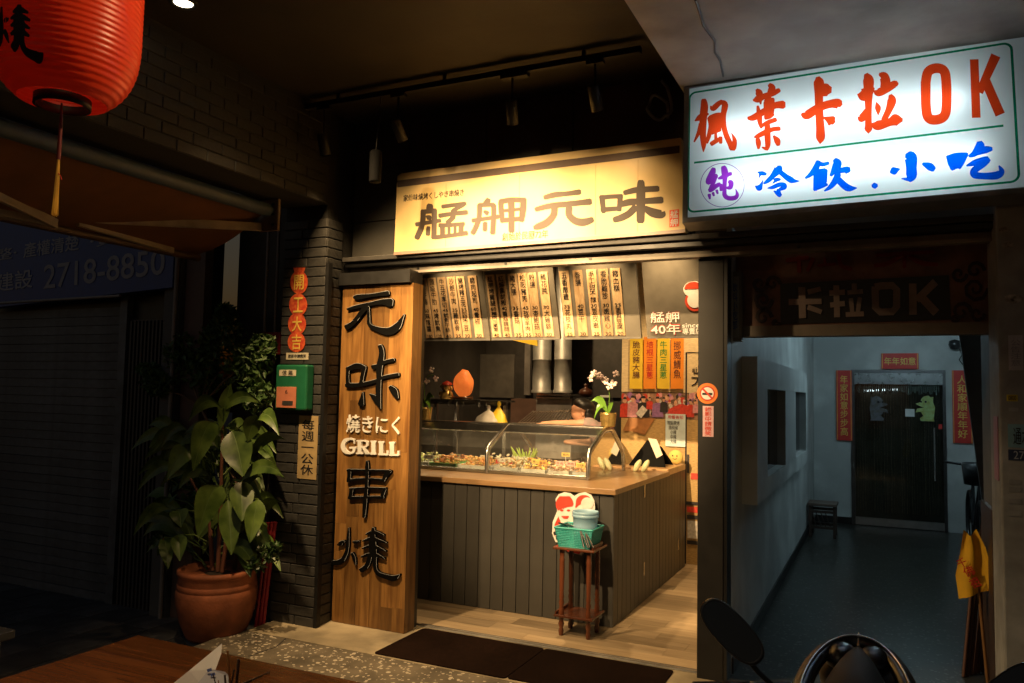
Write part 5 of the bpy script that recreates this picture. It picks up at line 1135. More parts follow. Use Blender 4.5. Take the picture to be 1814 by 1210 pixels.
MB().obox((c.x, 4.5975, c.z-0.003), (0.058, 0.0006, 0.013)).build('cigarette', M_ink, t)
MB().obox((c.x, 4.5965, c.z), (0.085, 0.0006, 0.011), Euler((0, PI/4, 0)).to_matrix()).build('slash', M_nr, t)
a = PY(1245, 719, 4.598); b = PY(1264, 774, 4.598); t = thing('pink_notice_strip', (a.x, 4.598, b.z), 'narrow pink notice strip below the no smoking sticker', 'notice')
MB().box(a.x, b.x, 4.597, 4.5988, b.z, a.z).build('paper', mat('pink_paper', (0.66, 0.42, 0.45), 0.5), t); fitted(vert('錄影中請微笑'), ((a.x+b.x)/2, 4.5963, (a.z+b.z)/2), 0.040, 0.165, M_nr, t, bold=0.01)

# ================================================================ KARAOKE CORRIDOR
LX, RX, BY, CZ = -0.795, 1.10, 11.07, 2.62
M_cwall = mat('corridor_wall', (0.60, 0.62, 0.60), 0.6, var=0.06, scale=3, bump=0.08, dirt=0.25)
cr_ = thing('karaoke_corridor', (0.1, 8, 0), 'pale blue white walled corridor leading to the karaoke door', 'building')
box('left_wall', (LX-0.03, LX, 4.75, BY+0.1, 0.0, CZ), M_cwall, cr_)
box('back_wall', (LX, -0.345, BY, BY+0.1, 0.0, CZ), M_cwall, cr_); box('back_wall', (0.735, RX, BY, BY+0.1, 0.0, CZ), M_cwall, cr_); box('back_wall', (-0.345, 0.735, BY, BY+0.1, 1.985, CZ), M_cwall, cr_)
box('right_wall', (RX, RX+0.1, 4.75, BY+0.1, 0.0, CZ), M_cwall, cr_)
box('ceiling', (LX-0.03, RX+0.1, 4.95, BY+0.1, CZ, CZ+0.1), M_cwall, cr_)
box('skirting', (LX, LX+0.012, 4.76, BY, 0.002, 0.09), M_black, cr_); box('skirting', (LX+0.013, -0.345, BY-0.012, BY, 0.002, 0.09), M_black, cr_)
M_cfl = terrazzo_mat('corridor_terrazzo', (0.028, 0.030, 0.025), (0.15, 0.15, 0.13), 38, 0.28, 0.28, 0.4)
struct(box('corridor_floor', (LX-0.03, RX+0.1, 4.691, BY+0.1, -0.12, 0.001), M_cfl))
# window box on the left wall
wb = thing('window_box', (-0.75, 7, 1), 'pale boxed window surround with two dark openings on the corridor wall', 'window')
WXB = -0.70; ya, yb = 5.13, 8.82
zt, zb_ = PX(1323, 632, WXB).z, PX(1342, 895, WXB).z
def wbx(y0, y1, z0, z1, nm='frame', m=M_cwall): box(nm, (LX+0.001, WXB, y0, y1, z0, z1), m, wb)
zt = 1.86
wo = [(5.62, 6.75), (7.6, 8.7)]
zl, zh = zb_+0.13, 1.66
wbx(ya, wo[0][0], zb_, zt); wbx(wo[0][0]+.0005, yb, zb_, zl); wbx(wo[0][0]+.0005, yb, zh, zt); wbx(wo[0][1], wo[1][0], zl+.0005, zh-.0005); wbx(wo[1][1], yb, zl+.0005, zh-.0005)
for y0, y1 in wo: box('dark_pane', (LX+0.003, LX+0.03, y0+.001, y1-.001, zl+.001, zh-.001), mat('dark_glass', (0.01, 0.012, 0.015), 0.08), wb)
# karaoke glass door
kd = thing('glass_door', (0.2, BY, 0), 'dark glass karaoke door with steel frame and bead curtain behind', 'door')
M_fr2 = mat('door_frame', (0.10, 0.10, 0.10), 0.3, metal=0.8)
box('frame', (-0.343, -0.30, BY-0.03, BY+0.05, 0.002, 1.983), M_fr2, kd); box('frame', (0.70, 0.733, BY-0.03, BY+0.05, 0.002, 1.983), M_fr2, kd)
box('frame', (-0.2995, 0.6995, BY-0.03, BY+0.05, 1.94, 1.983), M_fr2, kd); box('closer_rail', (-0.2995, 0.6995, BY-0.025, BY+0.04, 1.80, 1.938), mat('rail_steel', (0.25, 0.26, 0.26), 0.28, metal=0.9), kd)
box('kick_rail', (-0.2995, 0.6995, BY-0.02, BY+0.03, 0.012, 0.105), mat('kick_steel', (0.45, 0.46, 0.46), 0.3, metal=0.9), kd)
MB().add([(-0.30, BY-0.005, 0.106), (0.70, BY-0.005, 0.106), (0.70, BY-0.005, 1.80), (-0.30, BY-0.005, 1.80)], [(0, 1, 2, 3)]).build('pane', glass_mat('door_glass', (0.6, 0.65, 0.65), 0.02, 0.02), kd)
box('dark_room', (-0.34, 0.73, BY+0.55, BY+0.6, 0, 1.98), mat('room_wall', (0.10, 0.09, 0.06), 0.3, var=0.4, scale=4), kd)
MB().tube([PY(1531, 692, BY+0.42), PY(1592, 690, BY+0.42)], 0.012, 8).build('room_tube', emit_mat('room_tube', (0.85, 0.97, 1.0), 3.0), kd)
box('room_floor', (-0.34, 0.73, BY+0.101, BY+0.55, -0.1, 0.0), M_dark, kd)
R_ = random.Random(31)
for k in range(40):
    x = -0.27+0.93*k/39; MB().box(x-0.009, x+0.009, BY+0.05+R_.uniform(-.01, .01), BY+0.052, 1.79-R_.uniform(.07, .12), 1.80).build('tinsel_strip', mat('tinsel', (0.35, 0.42, 0.36), 0.2, metal=0.8, var=0.5, scale=60), kd)
MB().tube([(0.60, BY-0.05, 1.27), (0.60, BY-0.05, 0.62)], 0.012, 8).build('handle', M_steel, kd)
M_bead = mat('bead', (0.22, 0.18, 0.12), 0.15, var=0.5, scale=90)
R_ = random.Random(9)
for k in range(34):
    x = -0.27+0.93*k/33+R_.uniform(-.006, .006)
    pts = [(x+0.004*math.sin(j*0.9+k), BY+0.06+R_.uniform(-.004, .004), 1.79-j*0.085) for j in range(20)]
    MB().tube(pts, [0.004+0.002*((j+k) % 2) for j in range(20)], 5).build('bead_string', M_bead, kd)
def redpaper(px0, py0, px1, py1, s, vertical, label):
    a = PY(px0, py0, BY-0.035); b = PY(px1, py1, BY-0.035)
    t = thing('red_couplet', ((a.x+b.x)/2, BY-0.03, b.z), label, 'banner', 'red new year papers round the karaoke door')
    MB().box(a.x, b.x, BY-0.034, BY-0.0325, b.z, a.z).build('paper', M_red, t)
    cx, cz = (a.x+b.x)/2, (a.z+b.z)/2
    fitted(vert(s) if vertical else s, (cx, BY-0.036, cz), (b.x-a.x)*(0.5 if vertical else 0.84), (a.z-b.z)*(0.86 if vertical else 0.5), M_gold, t, bold=0.025)
    for x in (a.x+0.012, b.x-0.012): box('gold_edge', (x-0.003, x+0.003, BY-0.0350, BY-0.0342, b.z, a.z), M_gold, t)
redpaper(1561, 626, 1627.5, 654, '年年如意', False, 'horizontal red paper with gold characters above the karaoke door')
redpaper(1481, 656, 1510, 781, '年家如意步步高', True, 'red paper couplet on the wall between stool and karaoke door')
redpaper(1686, 656, 1724, 786, '人和家順年年好', True, 'red paper couplet behind the slanted dark board')
# window clings on the door: two plush-like dragon shapes
def cling(px, col, label, mir):
    c = PY(px, 724, BY-0.03); t = thing('door_cling', (c.x, BY-0.03, c.z-0.15), label, 'sticker', 'cartoon stickers on the karaoke door')
    s_ = -1 if mir else 1
    mb = MB(); y_ = BY-0.02
    pts = [(-.02, .15), (.03, .165), (.06, .14), (.09, .15), (.085, .08), (.11, .02), (.10, -.05), (.09, -.12), (.10, -.155), (-.06, -.155), (-.07, -.12), (-.03, -.09), (-.06, -.04), (-.12, -.05), (-.10, 0.0), (-.02, .01), (-.09, .04), (-.12, .06), (-.06, .08), (-.05, .12)]
    MB().prism([(c.x+s_*x*.95, y_, c.z+z) for x, z in pts], (0, 0.004, 0)).build('body', mat('cling_'+col, {'yellow': (0.50, 0.50, 0.08), 'dark': (0.10, 0.085, 0.05)}[col], 0.5, var=0.3, scale=18, col2={'yellow': (0.35, 0.5, 0.2), 'dark': (0.1, 0.1, 0.12)}[col]), t)
    mb = MB(); mb.ell((c.x+s_*.0, y_-.002, c.z+.085), (.012, .003, .014), 8, 6); mb.ell((c.x-s_*.05, y_-.002, c.z+.085), (.010, .003, .012), 8, 6); mb.build('eyes', M_ink, t)
cling(1640, 'yellow', 'yellow green cartoon sticker on the karaoke door near its handle', False); cling(1556, 'dark', 'dim brown cartoon sticker on the hinge side of the karaoke door', True)
c = PY(1613, 731, BY-.02); tag(MB().box(c.x-.06, c.x+.045, BY-.016, BY-.013, c.z-.05, c.z+.045).build('white_note', M_white), 'small white note on the karaoke door glass', 'note')
c = PY(1666, 756, BY-.02); tag(MB().box(c.x-.02, c.x+.02, BY-.016, BY-.013, c.z-.03, c.z+.03).build('red_note', M_red), 'tiny red square notice above the karaoke door handle', 'note')
# lamp / camera high on the back wall
c = PY(1690, 612, BY); t = thing('security_camera', (c.x, BY-.05, c.z), 'dark round security camera with dangling wires near the corridor ceiling', 'camera')
MB().lathe((c.x, BY-.11, c.z-.06), [(0, 0), (.05, .01), (.07, .06), (.06, .11), (0, .13)], 16).build('housing', mat('camera_dome', (0.03, 0.03, 0.032), 0.15), t)
MB().tube([(c.x+.05, BY-.04, c.z-.02), (c.x+.08, BY-.04, c.z-.12), (c.x+.05, BY-.04, c.z-.18), (c.x+.09, BY-.04, c.z-.24)], .006, 6).build('wire', M_black, t)
MB().tube([(c.x, BY-.06, c.z+.04), (c.x, BY-.001, c.z+.06)], .014, 8).build('bracket', M_black, t)
# stool
t = thing('low_stool', (-0.62, 10.0, 0), 'low dark wooden stool against the corridor wall', 'stool')
M_st = mat('dark_stool_wood', (0.055, 0.035, 0.026), 0.45, var=0.3)
box('seat', (-0.78, -0.46, 9.80, 10.15, 0.36, 0.39), mat('stool_seat', (0.13, 0.09, 0.07), 0.45), t, 0.006)
for x in (-0.765, -0.505):
    for y in (9.815, 10.105): box('leg', (x, x+0.03, y, y+0.03, 0.001, 0.36), M_st, t)
for z in (0.10, 0.28):
    for y in (9.822, 10.112): box('rail', (-0.735, -0.505, y, y+0.016, z, z+0.03), M_st, t)
    box('rail', (-0.757, -0.741, 9.846, 10.104, z, z+0.03), M_st, t)
for k in range(4): MB().tube([(-0.735+.05*k, 9.83, 0.28), (-0.685+.05*k, 9.83, 0.13)], 0.006, 5).build('lattice', M_st, t)
# fluorescent fitting on the corridor ceiling
t = thing('fluorescent_lamp', (0.35, 8.6, CZ), 'lit fluorescent batten on the corridor ceiling behind the old sign', 'lamp')
box('batten', (-0.25, 0.95, 8.57, 8.63, CZ-0.05, CZ-0.001), M_white, t)
MB().tube([(-0.22, 8.60, CZ-0.068), (0.92, 8.60, CZ-0.068)], 0.014, 10).build('tube', emit_mat('corridor_tube', (0.60, 0.87, 1.0), 84.0), t)
# old wooden sign board over the corridor mouth
ob = thing('old_sign_board', (-0.1, 4.9, 1.98), 'old dark brown karaoke signboard with scroll ornaments over the corridor', 'sign')
M_ob = mat('old_board', (0.30, 0.16, 0.12), 0.6, var=0.25, dirt=0.35); M_obs = mat('old_board_scroll', (0.035, 0.018, 0.02), 0.5); M_obl = mat('old_letter', (0.34, 0.26, 0.235), 0.6, dirt=0.3)
OY = 4.90
box('board', (-0.80, 1.0, OY, OY+0.04, 2.03, 2.60), M_ob, ob)
box('sill', (-0.80, 1.0, OY-0.03, OY+0.08, 1.965, 2.029), mat('old_sill', (0.20, 0.17, 0.14), 0.6), ob)
PLO = ((0, OY, 0), (0, -1, 0)); Z6 = (1260, 440); z6 = 1814/554
pts = [PY(Z6[0]+x/z6, Z6[1]+y/z6, OY-0.006) for x, y in ((400, 205), (1378, 155), (1390, 412), (402, 440))]
MB().prism(pts, (0, 0.005, 0)).build('black_band', M_black, ob)
PLO2 = ((0, OY-0.007, 0), (0, -1, 0))
glyph([[(525,225,40),(530,405,40)], [(450,312,36),(640,308,30)], [(560,255,30),(635,235,26)], [(560,340,30),(640,370,26)]], Z6, z6, PLO2, 0.008, M_obl, ob, 'old_character', True)
glyph([[(725,215,34),(730,400,34)], [(685,260,30),(775,255,30)], [(690,330,30),(775,320,30)], [(830,205,30),(830,245,30)], [(790,258,26),(880,250,26)], [(810,290,26),(818,370,24)], [(862,285,26),(850,370,24)], [(780,385,28),(885,380,28)]], Z6, z6, PLO2, 0.008, M_obl, ob, 'old_character', True)
glyph([[(950,225,42),(985,218,42),(1050,216,42),(1075,240,42),(1075,340,42),(1050,368,42),(980,370,42),(953,345,42),(950,222,42)]], Z6, z6, PLO2, 0.008, M_obl, ob, 'old_character', True)
glyph([[(1168,205,44),(1170,385,44)], [(1300,195,46),(1190,300,40)], [(1215,280,46),(1305,375,48)]], Z6, z6, PLO2, 0.008, M_obl, ob, 'old_character', True)
M_or = mat('old_red', (0.24, 0.025, 0.02), 0.6)
glyph([[(440,70,24),(560,55,24)], [(510,50,24),(510,135,24)], [(590,60,24),(560,130,20)], [(620,100,16),(720,90,16)], [(660,60,16),(660,100,16)], [(740,40,22),(755,100,22),(810,120,24)]], Z6, z6, PLO, 0.007, M_or, ob, 'red_character')
glyph([[(960,40,20),(1290,20,20)], [(1120,20,24),(1120,110,20)], [(1090,50,24),(1020,90,24),(950,100,20)], [(1150,50,20),(1220,85,26),(1310,95,20)]], Z6, z6, PLO, 0.007, M_or, ob, 'red_character')
for (x, y, r_, tn, dr) in ((280, 205, 48, 1.2, 1), (355, 205, 45, 1.2, -1), (300, 300, 58, 1.5, 1), (300, 400, 52, 1.2, -1), (375, 430, 26, 1, 1), (1435, 150, 48, 1.2, 1), (1530, 130, 55, 1.2, -1), (1530, 235, 75, 1.6, 1), (1450, 370, 60, 1.2, -1), (1540, 380, 45, 1.1, 1), (1410, 405, 24, 1, 1)):
    glyph([scroll(x, y, r_, tn, dr, 22)], Z6, z6, PLO, 0.012, M_obs, ob, 'scroll', True)
# small hanging box sign on the corridor edge
a = PY(1284, 482, 4.80); b = PY(1313, 604, 4.80); t = thing('small_box_sign', (a.x, 4.8, b.z), 'narrow grey box sign with blue vertical lettering beside the black post', 'sign')
box('case', (a.x, b.x, 4.80, 4.88, b.z, a.z), mat('grey_case', (0.22, 0.21, 0.19), 0.5, dirt=0.3), t); box('face', (a.x+.012, b.x-.012, 4.797, 4.7995, b.z+.02, a.z-.03), mat('grey_face', (0.30, 0.32, 0.34), 0.5), t)
fitted(vert('飲料小吃部'), ((a.x+b.x)/2+.01, 4.796, (a.z+b.z)/2), .035, .28, mat('blue_ink', (0.03, 0.10, 0.45), 0.5), t, bold=0.03)

# right side: slanted board, poles, flag, bicycle
M_rw = mat('right_wall_grey', (0.16, 0.155, 0.15), 0.7, var=0.15, dirt=0.3)
t = thing('slanted_board', (0.8, 7, 0), 'tall dark board leaning along the right wall of the corridor', 'board')
p = [PY(1695, 560, 7.0), PY(1745, 925, 7.0)]
MB().prism([p[0], p[1], Vv((0.745, 7.0, 0.003)), Vv((RX-0.004, 7.0, 0.003)), Vv((RX-0.004, 7.0, p[0].z))], (0, 0.05, 0)).build('board', M_rw, t)
rp_ = thing('right_pillar', (1.0, 4.6, 0), 'scuffed grey plastered pillar at the edge of the karaoke corridor', 'pillar')
box('shaft', (0.517, 1.6, 4.40, 4.76, 0.0, 3.33), mat('pillar_plaster', (0.46, 0.47, 0.47), 0.7, var=0.15, bump=0.2, bscale=12, dirt=0.35), rp_, 0.008)
box('jamb', (0.556, 0.72, 4.762, 5.5, 0.0, 2.6), M_rw, rp_)
for k, (px0, py0, px1, py1) in enumerate(((1778, 520, 1814, 537), (1774, 428, 1797, 440), (1768, 402, 1790, 412))):   # peeled plaster patches
    a = PY(px0, py0, 4.398); b = PY(px1, py1, 4.398)
    mb = MB(); R2 = random.Random(k); n = 12
    mb.add([(lerp_[0], 4.3985, lerp_[1]) for lerp_ in [((a.x+b.x)/2+(b.x-a.x)/2*math.cos(2*PI*i/n)*R2.uniform(.7, 1.1), (a.z+b.z)/2+(a.z-b.z)/2*math.sin(2*PI*i/n)*R2.uniform(.6, 1.1)) for i in range(n)]], [tuple(range(n))]); mb.build('plaster_patch', mat('patch', (0.08, 0.075, 0.07), 0.8, var=0.5, scale=40, col2=(0.4, 0.38, 0.35)), rp_)
def note(px0, py0, px1, py1, col, nm, label, lines=None, ink=M_ink, y=4.397):
    a = PY(px0, py0, y); b = PY(px1, py1, y); t = thing('pillar_notice', (a.x, y, b.z), label, 'notice')
    MB().box(a.x, b.x, y, y+0.0015, b.z, a.z).build('paper', mat(nm, col, 0.55), t)
    if lines: fitted(lines, ((a.x+b.x)/2, y-0.001, (a.z+b.z)/2), (b.x-a.x)*.7, (a.z-b.z)*.75, ink, t)
note(1786, 594, 1813, 656, (0.48, 0.49, 0.56), 'lilac_paper', 'pale sheet of small print glued on the grey pillar', vert('公告注意'), mat('pale_ink', (0.25, 0.25, 0.32), 0.6))
note(1783, 699, 1803, 711, (0.65, 0.50, 0.03), 'yellow_label', 'small yellow label on the grey pillar', '0800')
note(1787, 722, 1804, 729, (0.35, 0.36, 0.38), 'grey_label', 'small grey label under the yellow one')
note(1785, 751, 1850, 795, (0.22, 0.42, 0.52), 'blue_poster', 'light blue poster on the grey pillar', '通水管')
note(1786, 796, 1850, 818, (0.03, 0.05, 0.12), 'navy_poster', 'dark navy strip poster with pale digits', '2780-', mat('pale_digit', (0.45, 0.5, 0.6), 0.6))
for k, (y0, lb) in enumerate(((849, 'directly under the navy strip poster'), (862, 'second under the navy strip poster'), (883, 'third under the navy strip poster'), (905, 'lowest of the torn row'))): note(1787, y0, 1809, y0+10, (0.30, 0.31, 0.32), 'torn_paper', 'torn white paper scrap '+lb)
a = PY(1763, 722, 4.7); 
t = tag(MB().box(0.512, 0.5155, 4.45, 4.60, 1.22, 1.53).build('pink_slip', mat('pink_slip', (0.45, 0.25, 0.34), 0.6)), 'pink paper slip hanging on the inner edge of the grey pillar', 'notice')
# flag on bamboo
t = thing('yellow_flag', (0.47, 5.2, 0), 'yellow cloth flag with red characters on a bamboo pole', 'flag')
FY = 5.15; outl = [(1707, 938), (1722, 952), (1730, 938), (1746, 970), (1757, 1012), (1759, 1042), (1730, 1055), (1698, 1062), (1692, 1022), (1700, 985)]
vs = []; N = 9
def flagpt(u, v):   # u across, v down
    l_ = [(1707, 938), (1701, 980), (1693, 1020), (1699, 1062)]; r_ = [(1730, 938), (1746, 970), (1757, 1012), (1759, 1044)]
    f = v*3; i_ = min(int(f), 2); g = f-i_
    L_ = (l_[i_][0]*(1-g)+l_[i_+1][0]*g, l_[i_][1]*(1-g)+l_[i_+1][1]*g); R__ = (r_[i_][0]*(1-g)+r_[i_+1][0]*g, r_[i_][1]*(1-g)+r_[i_+1][1]*g)
    q = PY(L_[0]*(1-u)+R__[0]*u, L_[1]*(1-u)+R__[1]*u+(12*(1-v)*(1-abs(2*u-1))), FY); q.y += 0.03*math.sin(u*9+v*2)*0.6
    return q
mb = MB(); mb.add([flagpt(i/N, j/N) for j in range(N+1) for i in range(N+1)], [(j*(N+1)+i, j*(N+1)+i+1, (j+1)*(N+1)+i+1, (j+1)*(N+1)+i) for j in range(N) for i in range(N)], True)
mb.build('cloth', mat('flag_yellow', (0.72, 0.42, 0.02), 0.8, var=0.1), t)
for s_, px, py, w in (('千', 1704, 997, .05), ('佛', 1716, 1012, .055), ('祖', 1727, 1032, .055)):
    c = PY(px, py, FY-0.03); fitted(s_, c, w, w, M_red, t, bold=0.02, ry=-0.5)
MB().tube([PY(1722, 952, FY+.02), PY(1735, 1060, FY+.02), Vv((0.53, 5.2, 0.003))], 0.009, 8).build('pole', mat('bamboo', (0.25, 0.13, 0.05), 0.5), t)
for k in range(6):
    x = 0.42+0.022*k; t = thing('wooden_pole', (x, 5.4, 0.002), ['slim pole at the free end of the bundle behind the yellow flag', 'second pole in the bundle behind the yellow flag', 'tallest pole in the first half of the bundle behind the flag', 'short middle pole of the bundle behind the yellow flag', 'pole next to last in the bundle behind the yellow flag', 'last pole of the bundle, beside the wooden board'][k], 'pole', 'bundle of wooden poles')
    MB().tube([(x, 5.35+0.03*k, 0.003), (x+0.10, 5.62+0.02*k, 0.75+0.05*(k % 3))], 0.010, 7).build('pole', mat('pole_wood', (0.10, 0.045, 0.03), 0.6), t)
t = thing('white_pipe', (0.6, 5.1, 0), 'white plastic pipe leaning beside the yellow flag', 'pipe')
MB().tube([(0.62, 4.95, 0.003), (0.585, 5.0, 0.75)], 0.018, 10).build('pipe', mat('white_pvc', (0.5, 0.5, 0.48), 0.4), t)
t = thing('wooden_board', (0.6, 5.3, 0), 'dark wooden board propped behind the white pipe', 'board'); box('board', (0.535, 0.555, 4.95, 5.45, 0.004, 1.02), M_st, t)
# bicycle deeper in the corridor
t = thing('parked_bicycle', (0.85, 9.2, 0), 'black bicycle parked along the right side of the corridor', 'bicycle')
M_bk = mat('bike_black', (0.012, 0.012, 0.013), 0.3)
for y in (8.75, 9.75):
    MB().tube([(0.86, y+0.31*math.cos(a), 0.335+0.31*math.sin(a)) for a in [2*PI*i/24 for i in range(25)]], 0.022, 8, caps=False).build('wheel', M_bk, t)
mb = MB(); F = lambda y, z, x=0.86: (x, y, z)
for a, b in ((F(8.75, .335), F(8.85, .85)), (F(8.85, .78), F(9.35, .35)), (F(8.86, .80), F(9.45, .75)), (F(9.35, .35), F(9.5, .88)), (F(9.35, .35), F(9.75, .335)), (F(9.46, .74), F(9.75, .335)), (F(8.85, .85), F(8.83, .98))): mb.tube([a, b], 0.016, 8)
mb.build('frame', M_bk, t); MB().tube([(0.58, 8.93, 1.0), (0.72, 8.84, 0.99), (1.0, 8.84, 0.99), (1.07, 8.93, 1.0)], 0.014, 8).build('handlebar', M_bk, t)
MB().ell((0.86, 9.52, 0.92), (0.075, 0.14, 0.045), 14, 8).build('saddle', M_bk, t); MB().lathe((0.86, 8.62, 0.82), [(0, 0), (.15, 0), (.17, .2), (.165, .2), (.145, .01), (0, .01)], 18).build('basket', M_bk, t)

# ================================================================ FOREGROUND SCOOTER
sc = thing('parked_scooter', (-0.06, 2.3, -0.003), 'black scooter with chrome trimmed front cowl parked before the corridor', 'scooter')
M_sb = mat('scooter_black', (0.008, 0.008, 0.009), 0.35, coat=0.25); M_sg = mat('scooter_grey', (0.05, 0.045, 0.042), 0.7); M_chr_ = mat('chrome', (0.6, 0.6, 0.6), 0.08, metal=1)
c0 = Vv((-0.06, 2.24, 0.865))
# domed meter cowl: grid surface
mb = MB(); NU, NV = 16, 10; vs = []
for j in range(NV+1):
    v = j/NV; yy = 2.02+0.36*v
    for i in range(NU+1):
        u = i/NU*2-1; w = 0.10*(1-0.55*v**2.2); zz = 0.86+0.095*(1-abs(u)**2.4)*(0.55+0.45*math.sin(PI*(0.15+0.75*v)))
        vs.append((-0.06+u*w, yy+0.03*(1-u*u)*v, zz-0.03*v*abs(u)))
mb.add(vs, [(j*(NU+1)+i, j*(NU+1)+i+1, (j+1)*(NU+1)+i+1, (j+1)*(NU+1)+i) for j in range(NV) for i in range(NU)], True); mb.build('cowl', M_sg, sc)
arc = [(-0.06+0.125*math.sin(a), 2.06+0.34*math.cos(a), 0.875+0.062*math.cos(a)) for a in [-1.5+3.0*i/20 for i in range(21)]]
MB().tube(arc, 0.016, 8, flat=1.5).build('chrome_trim', M_sb, sc); MB().tube([(x, y-0.006, z+0.018) for x, y, z in arc], 0.0035, 6).build('chrome_trim', M_chr_, sc)
MB().tube([(-0.06, 2.36, 0.93), (-0.06, 2.41, 0.958)], [0.006, 0.002], 8).build('crest', M_chr_, sc)
for sx in (-1, 1): MB().ell((-0.06+sx*0.045, 2.33, 0.915), (0.042, 0.07, 0.030), 14, 10, Euler((0, sx*0.35, 0)).to_matrix()).build('visor_hump', M_sb, sc)
MB().ell((-0.06, 2.36, 0.85), (0.10, 0.10, 0.075), 20, 12).build('headlight_shell', M_sb, sc)
MB().tube([(-0.42, 2.08, 0.85), (-0.22, 2.18, 0.86), (-0.06, 2.2, 0.85), (0.10, 2.18, 0.86), (0.30, 2.08, 0.85)], 0.014, 8).build('handlebar', M_sb, sc)
for x0, x1 in ((-0.44, -0.31), (0.19, 0.32)): MB().tube([(x0, 2.07+(0.04 if x0 > 0 else 0), 0.85), (x1, 2.13-(0.04 if x1 > 0 else 0), 0.855)], 0.02, 10).build('grip', M_blackm, sc)
def mirror(pc, stem0, mir):
    pc = Vv(pc); nrm = (CAM+Vv((0.0, -0.2, 0.0))-pc).normalized()
    right = Vv((0, 0, 1)).cross(nrm).normalized(); upv = nrm.cross(right)
    out = []
    for i in range(28):
        a = 2*PI*i/28; x = math.cos(a); y = math.sin(a)
        sx = 0.094*(abs(x)**0.8)*(1 if x > 0 else -1); sy = 0.043*(abs(y)**0.8)*(1 if y > 0 else -1)
        r45 = 0.75*(-1 if mir else 1); out.append((sx*math.cos(r45)+sy*math.sin(r45), -sx*math.sin(r45)+sy*math.cos(r45)))
    mb = MB(); rings = []
    for f, d in ((0.0, -0.035), (0.5, -0.032), (0.85, -0.02), (1.0, 0.0), (0.96, 0.006), (0.9, 0.004)):
        rings += [pc+right*(a*f)+upv*(b*f)+nrm*d for a, b in out]
    mb.add(rings, [(j*28+i, j*28+(i+1) % 28, (j+1)*28+(i+1) % 28, (j+1)*28+i) for j in range(5) for i in range(28)], True); hs = mb.build('mirror', M_sb, sc)
    MB().add([pc+right*a*0.9+upv*b*0.9+nrm*0.003 for a, b in out], [tuple(range(28))]).build('mirror_glass', mat('mirror_dark', (0.004, 0.004, 0.005), 0.25), hs)
    MB().tube([pc-nrm*0.02-upv*0.02, Vv(stem0).lerp(pc, 0.5)+Vv((0, 0, -0.02)), stem0], 0.007, 8).build('mirror_stem', M_sb, sc)
mp_ = ray(1296, 1118); mirror(CAM+mp_*1.95, (-0.22, 2.10, 0.86), False)
mp2 = ray(1795, 1222); mirror(CAM+mp2*1.95, (0.12, 2.10, 0.86), True)
# body below the frame
MB().obox((-0.06, 2.30, 0.55), (0.30, 0.10, 0.58), Euler((0.25, 0, 0)).to_matrix()).build('leg_shield', M_sb, sc, 0.03)
MB().obox((-0.06, 1.62, 0.30), (0.28, 0.9, 0.10)).build('floorboard', M_sb, sc, 0.02); MB().obox((-0.06, 1.15, 0.50), (0.30, 0.66, 0.34)).build('seat_body', M_sb, sc, 0.06); MB().ell((-0.06, 1.15, 0.70), (0.14, 0.36, 0.07), 18, 10).build('seat', M_blackm, sc)
for y in (2.62, 0.98): MB().tube([(-0.06, y+0.2*math.cos(a), 0.255+0.2*math.sin(a)) for a in [2*PI*i/28 for i in range(29)]], 0.052, 10, caps=False).build('wheel', M_blackm, sc)
MB().tube([(-0.06, 2.42, 0.75), (-0.06, 2.62, 0.26)], 0.035, 8).build('fork', M_sb, sc)

# ================================================================ FOREGROUND TABLE, NAPKINS, SKEWERS
TZ_ = 0.75; tc_ = PZ(245, 1125, TZ_)
ta = thing('wooden_table', (-1.6, 1.5, 0), 'red brown wooden dining table in the foreground', 'table')
# table edges run parallel to the arcade: far edge along +X, left edge towards the viewer
for k in range(5):
    y1 = tc_.y - 0.172*k; box('top_board', (tc_.x, tc_.x+1.5, y1-0.1705, y1, TZ_-0.03, TZ_+random.uniform(-.0004, .0004)), M_tablew, ta, 0.002)
box('apron', (tc_.x+0.06, tc_.x+1.44, tc_.y-0.08, tc_.y-0.06, TZ_-0.11, TZ_-0.031), M_tablew, ta)
for x in (tc_.x+0.06, tc_.x+1.39):
    for y in (tc_.y-0.12, tc_.y-0.78): box('leg', (x, x+0.05, y, y+0.05, -0.002, TZ_-0.031), M_tablew, ta)
c = PZ(402, 1208, TZ_)
M_pap = mat('napkin_paper', (0.85, 0.85, 0.86), 0.7, var=0.06)
nb = thing('napkin_pouch', (c.x, c.y, TZ_), 'white paper napkin pouch sticking up from the wooden table', 'napkins')
def P19(px, py, d): return CAM + ray(px, py)*d
def sheet(pts, nm, m, th=0.002, par=None): MB().add([Vv(p) for p in pts], [tuple(range(len(pts)))], False).build(nm, m, par)
sheet([P19(300, 1216, 1.93), P19(335, 1188, 1.93), P19(393, 1140, 1.95), P19(392, 1158, 1.94), P19(382, 1186, 1.93), P19(372, 1230, 1.92)], 'folded_sheet', M_pap, par=nb)
sheet([P19(330, 1235, 1.88), P19(371, 1185, 1.90), P19(399, 1190, 1.90), P19(408, 1200, 1.90), P19(408, 1260, 1.88)], 'folded_sheet', mat('napkin_blue', (0.55, 0.58, 0.68), 0.7), par=nb)
sheet([P19(322, 1210, 1.94), P19(393, 1141, 1.96), P19(386, 1175, 1.97), P19(368, 1225, 1.96)], 'folded_sheet', M_pap, par=nb)
for a, b in ((366, 1186), (372, 1194)): sheet([P19(a, b, 1.893), P19(a+8, b-3, 1.893), P19(a+10, b+2, 1.893), P19(a+2, b+5, 1.893)], 'blue_print', mat('blue_print', (0.12, 0.18, 0.5), 0.6), par=nb)
hc_ = CAM + ray(408, 1232)*1.86
cup = thing('skewer_cup', (hc_.x, hc_.y, TZ_), 'dark cup of used bamboo skewers on the wooden table', 'skewers')
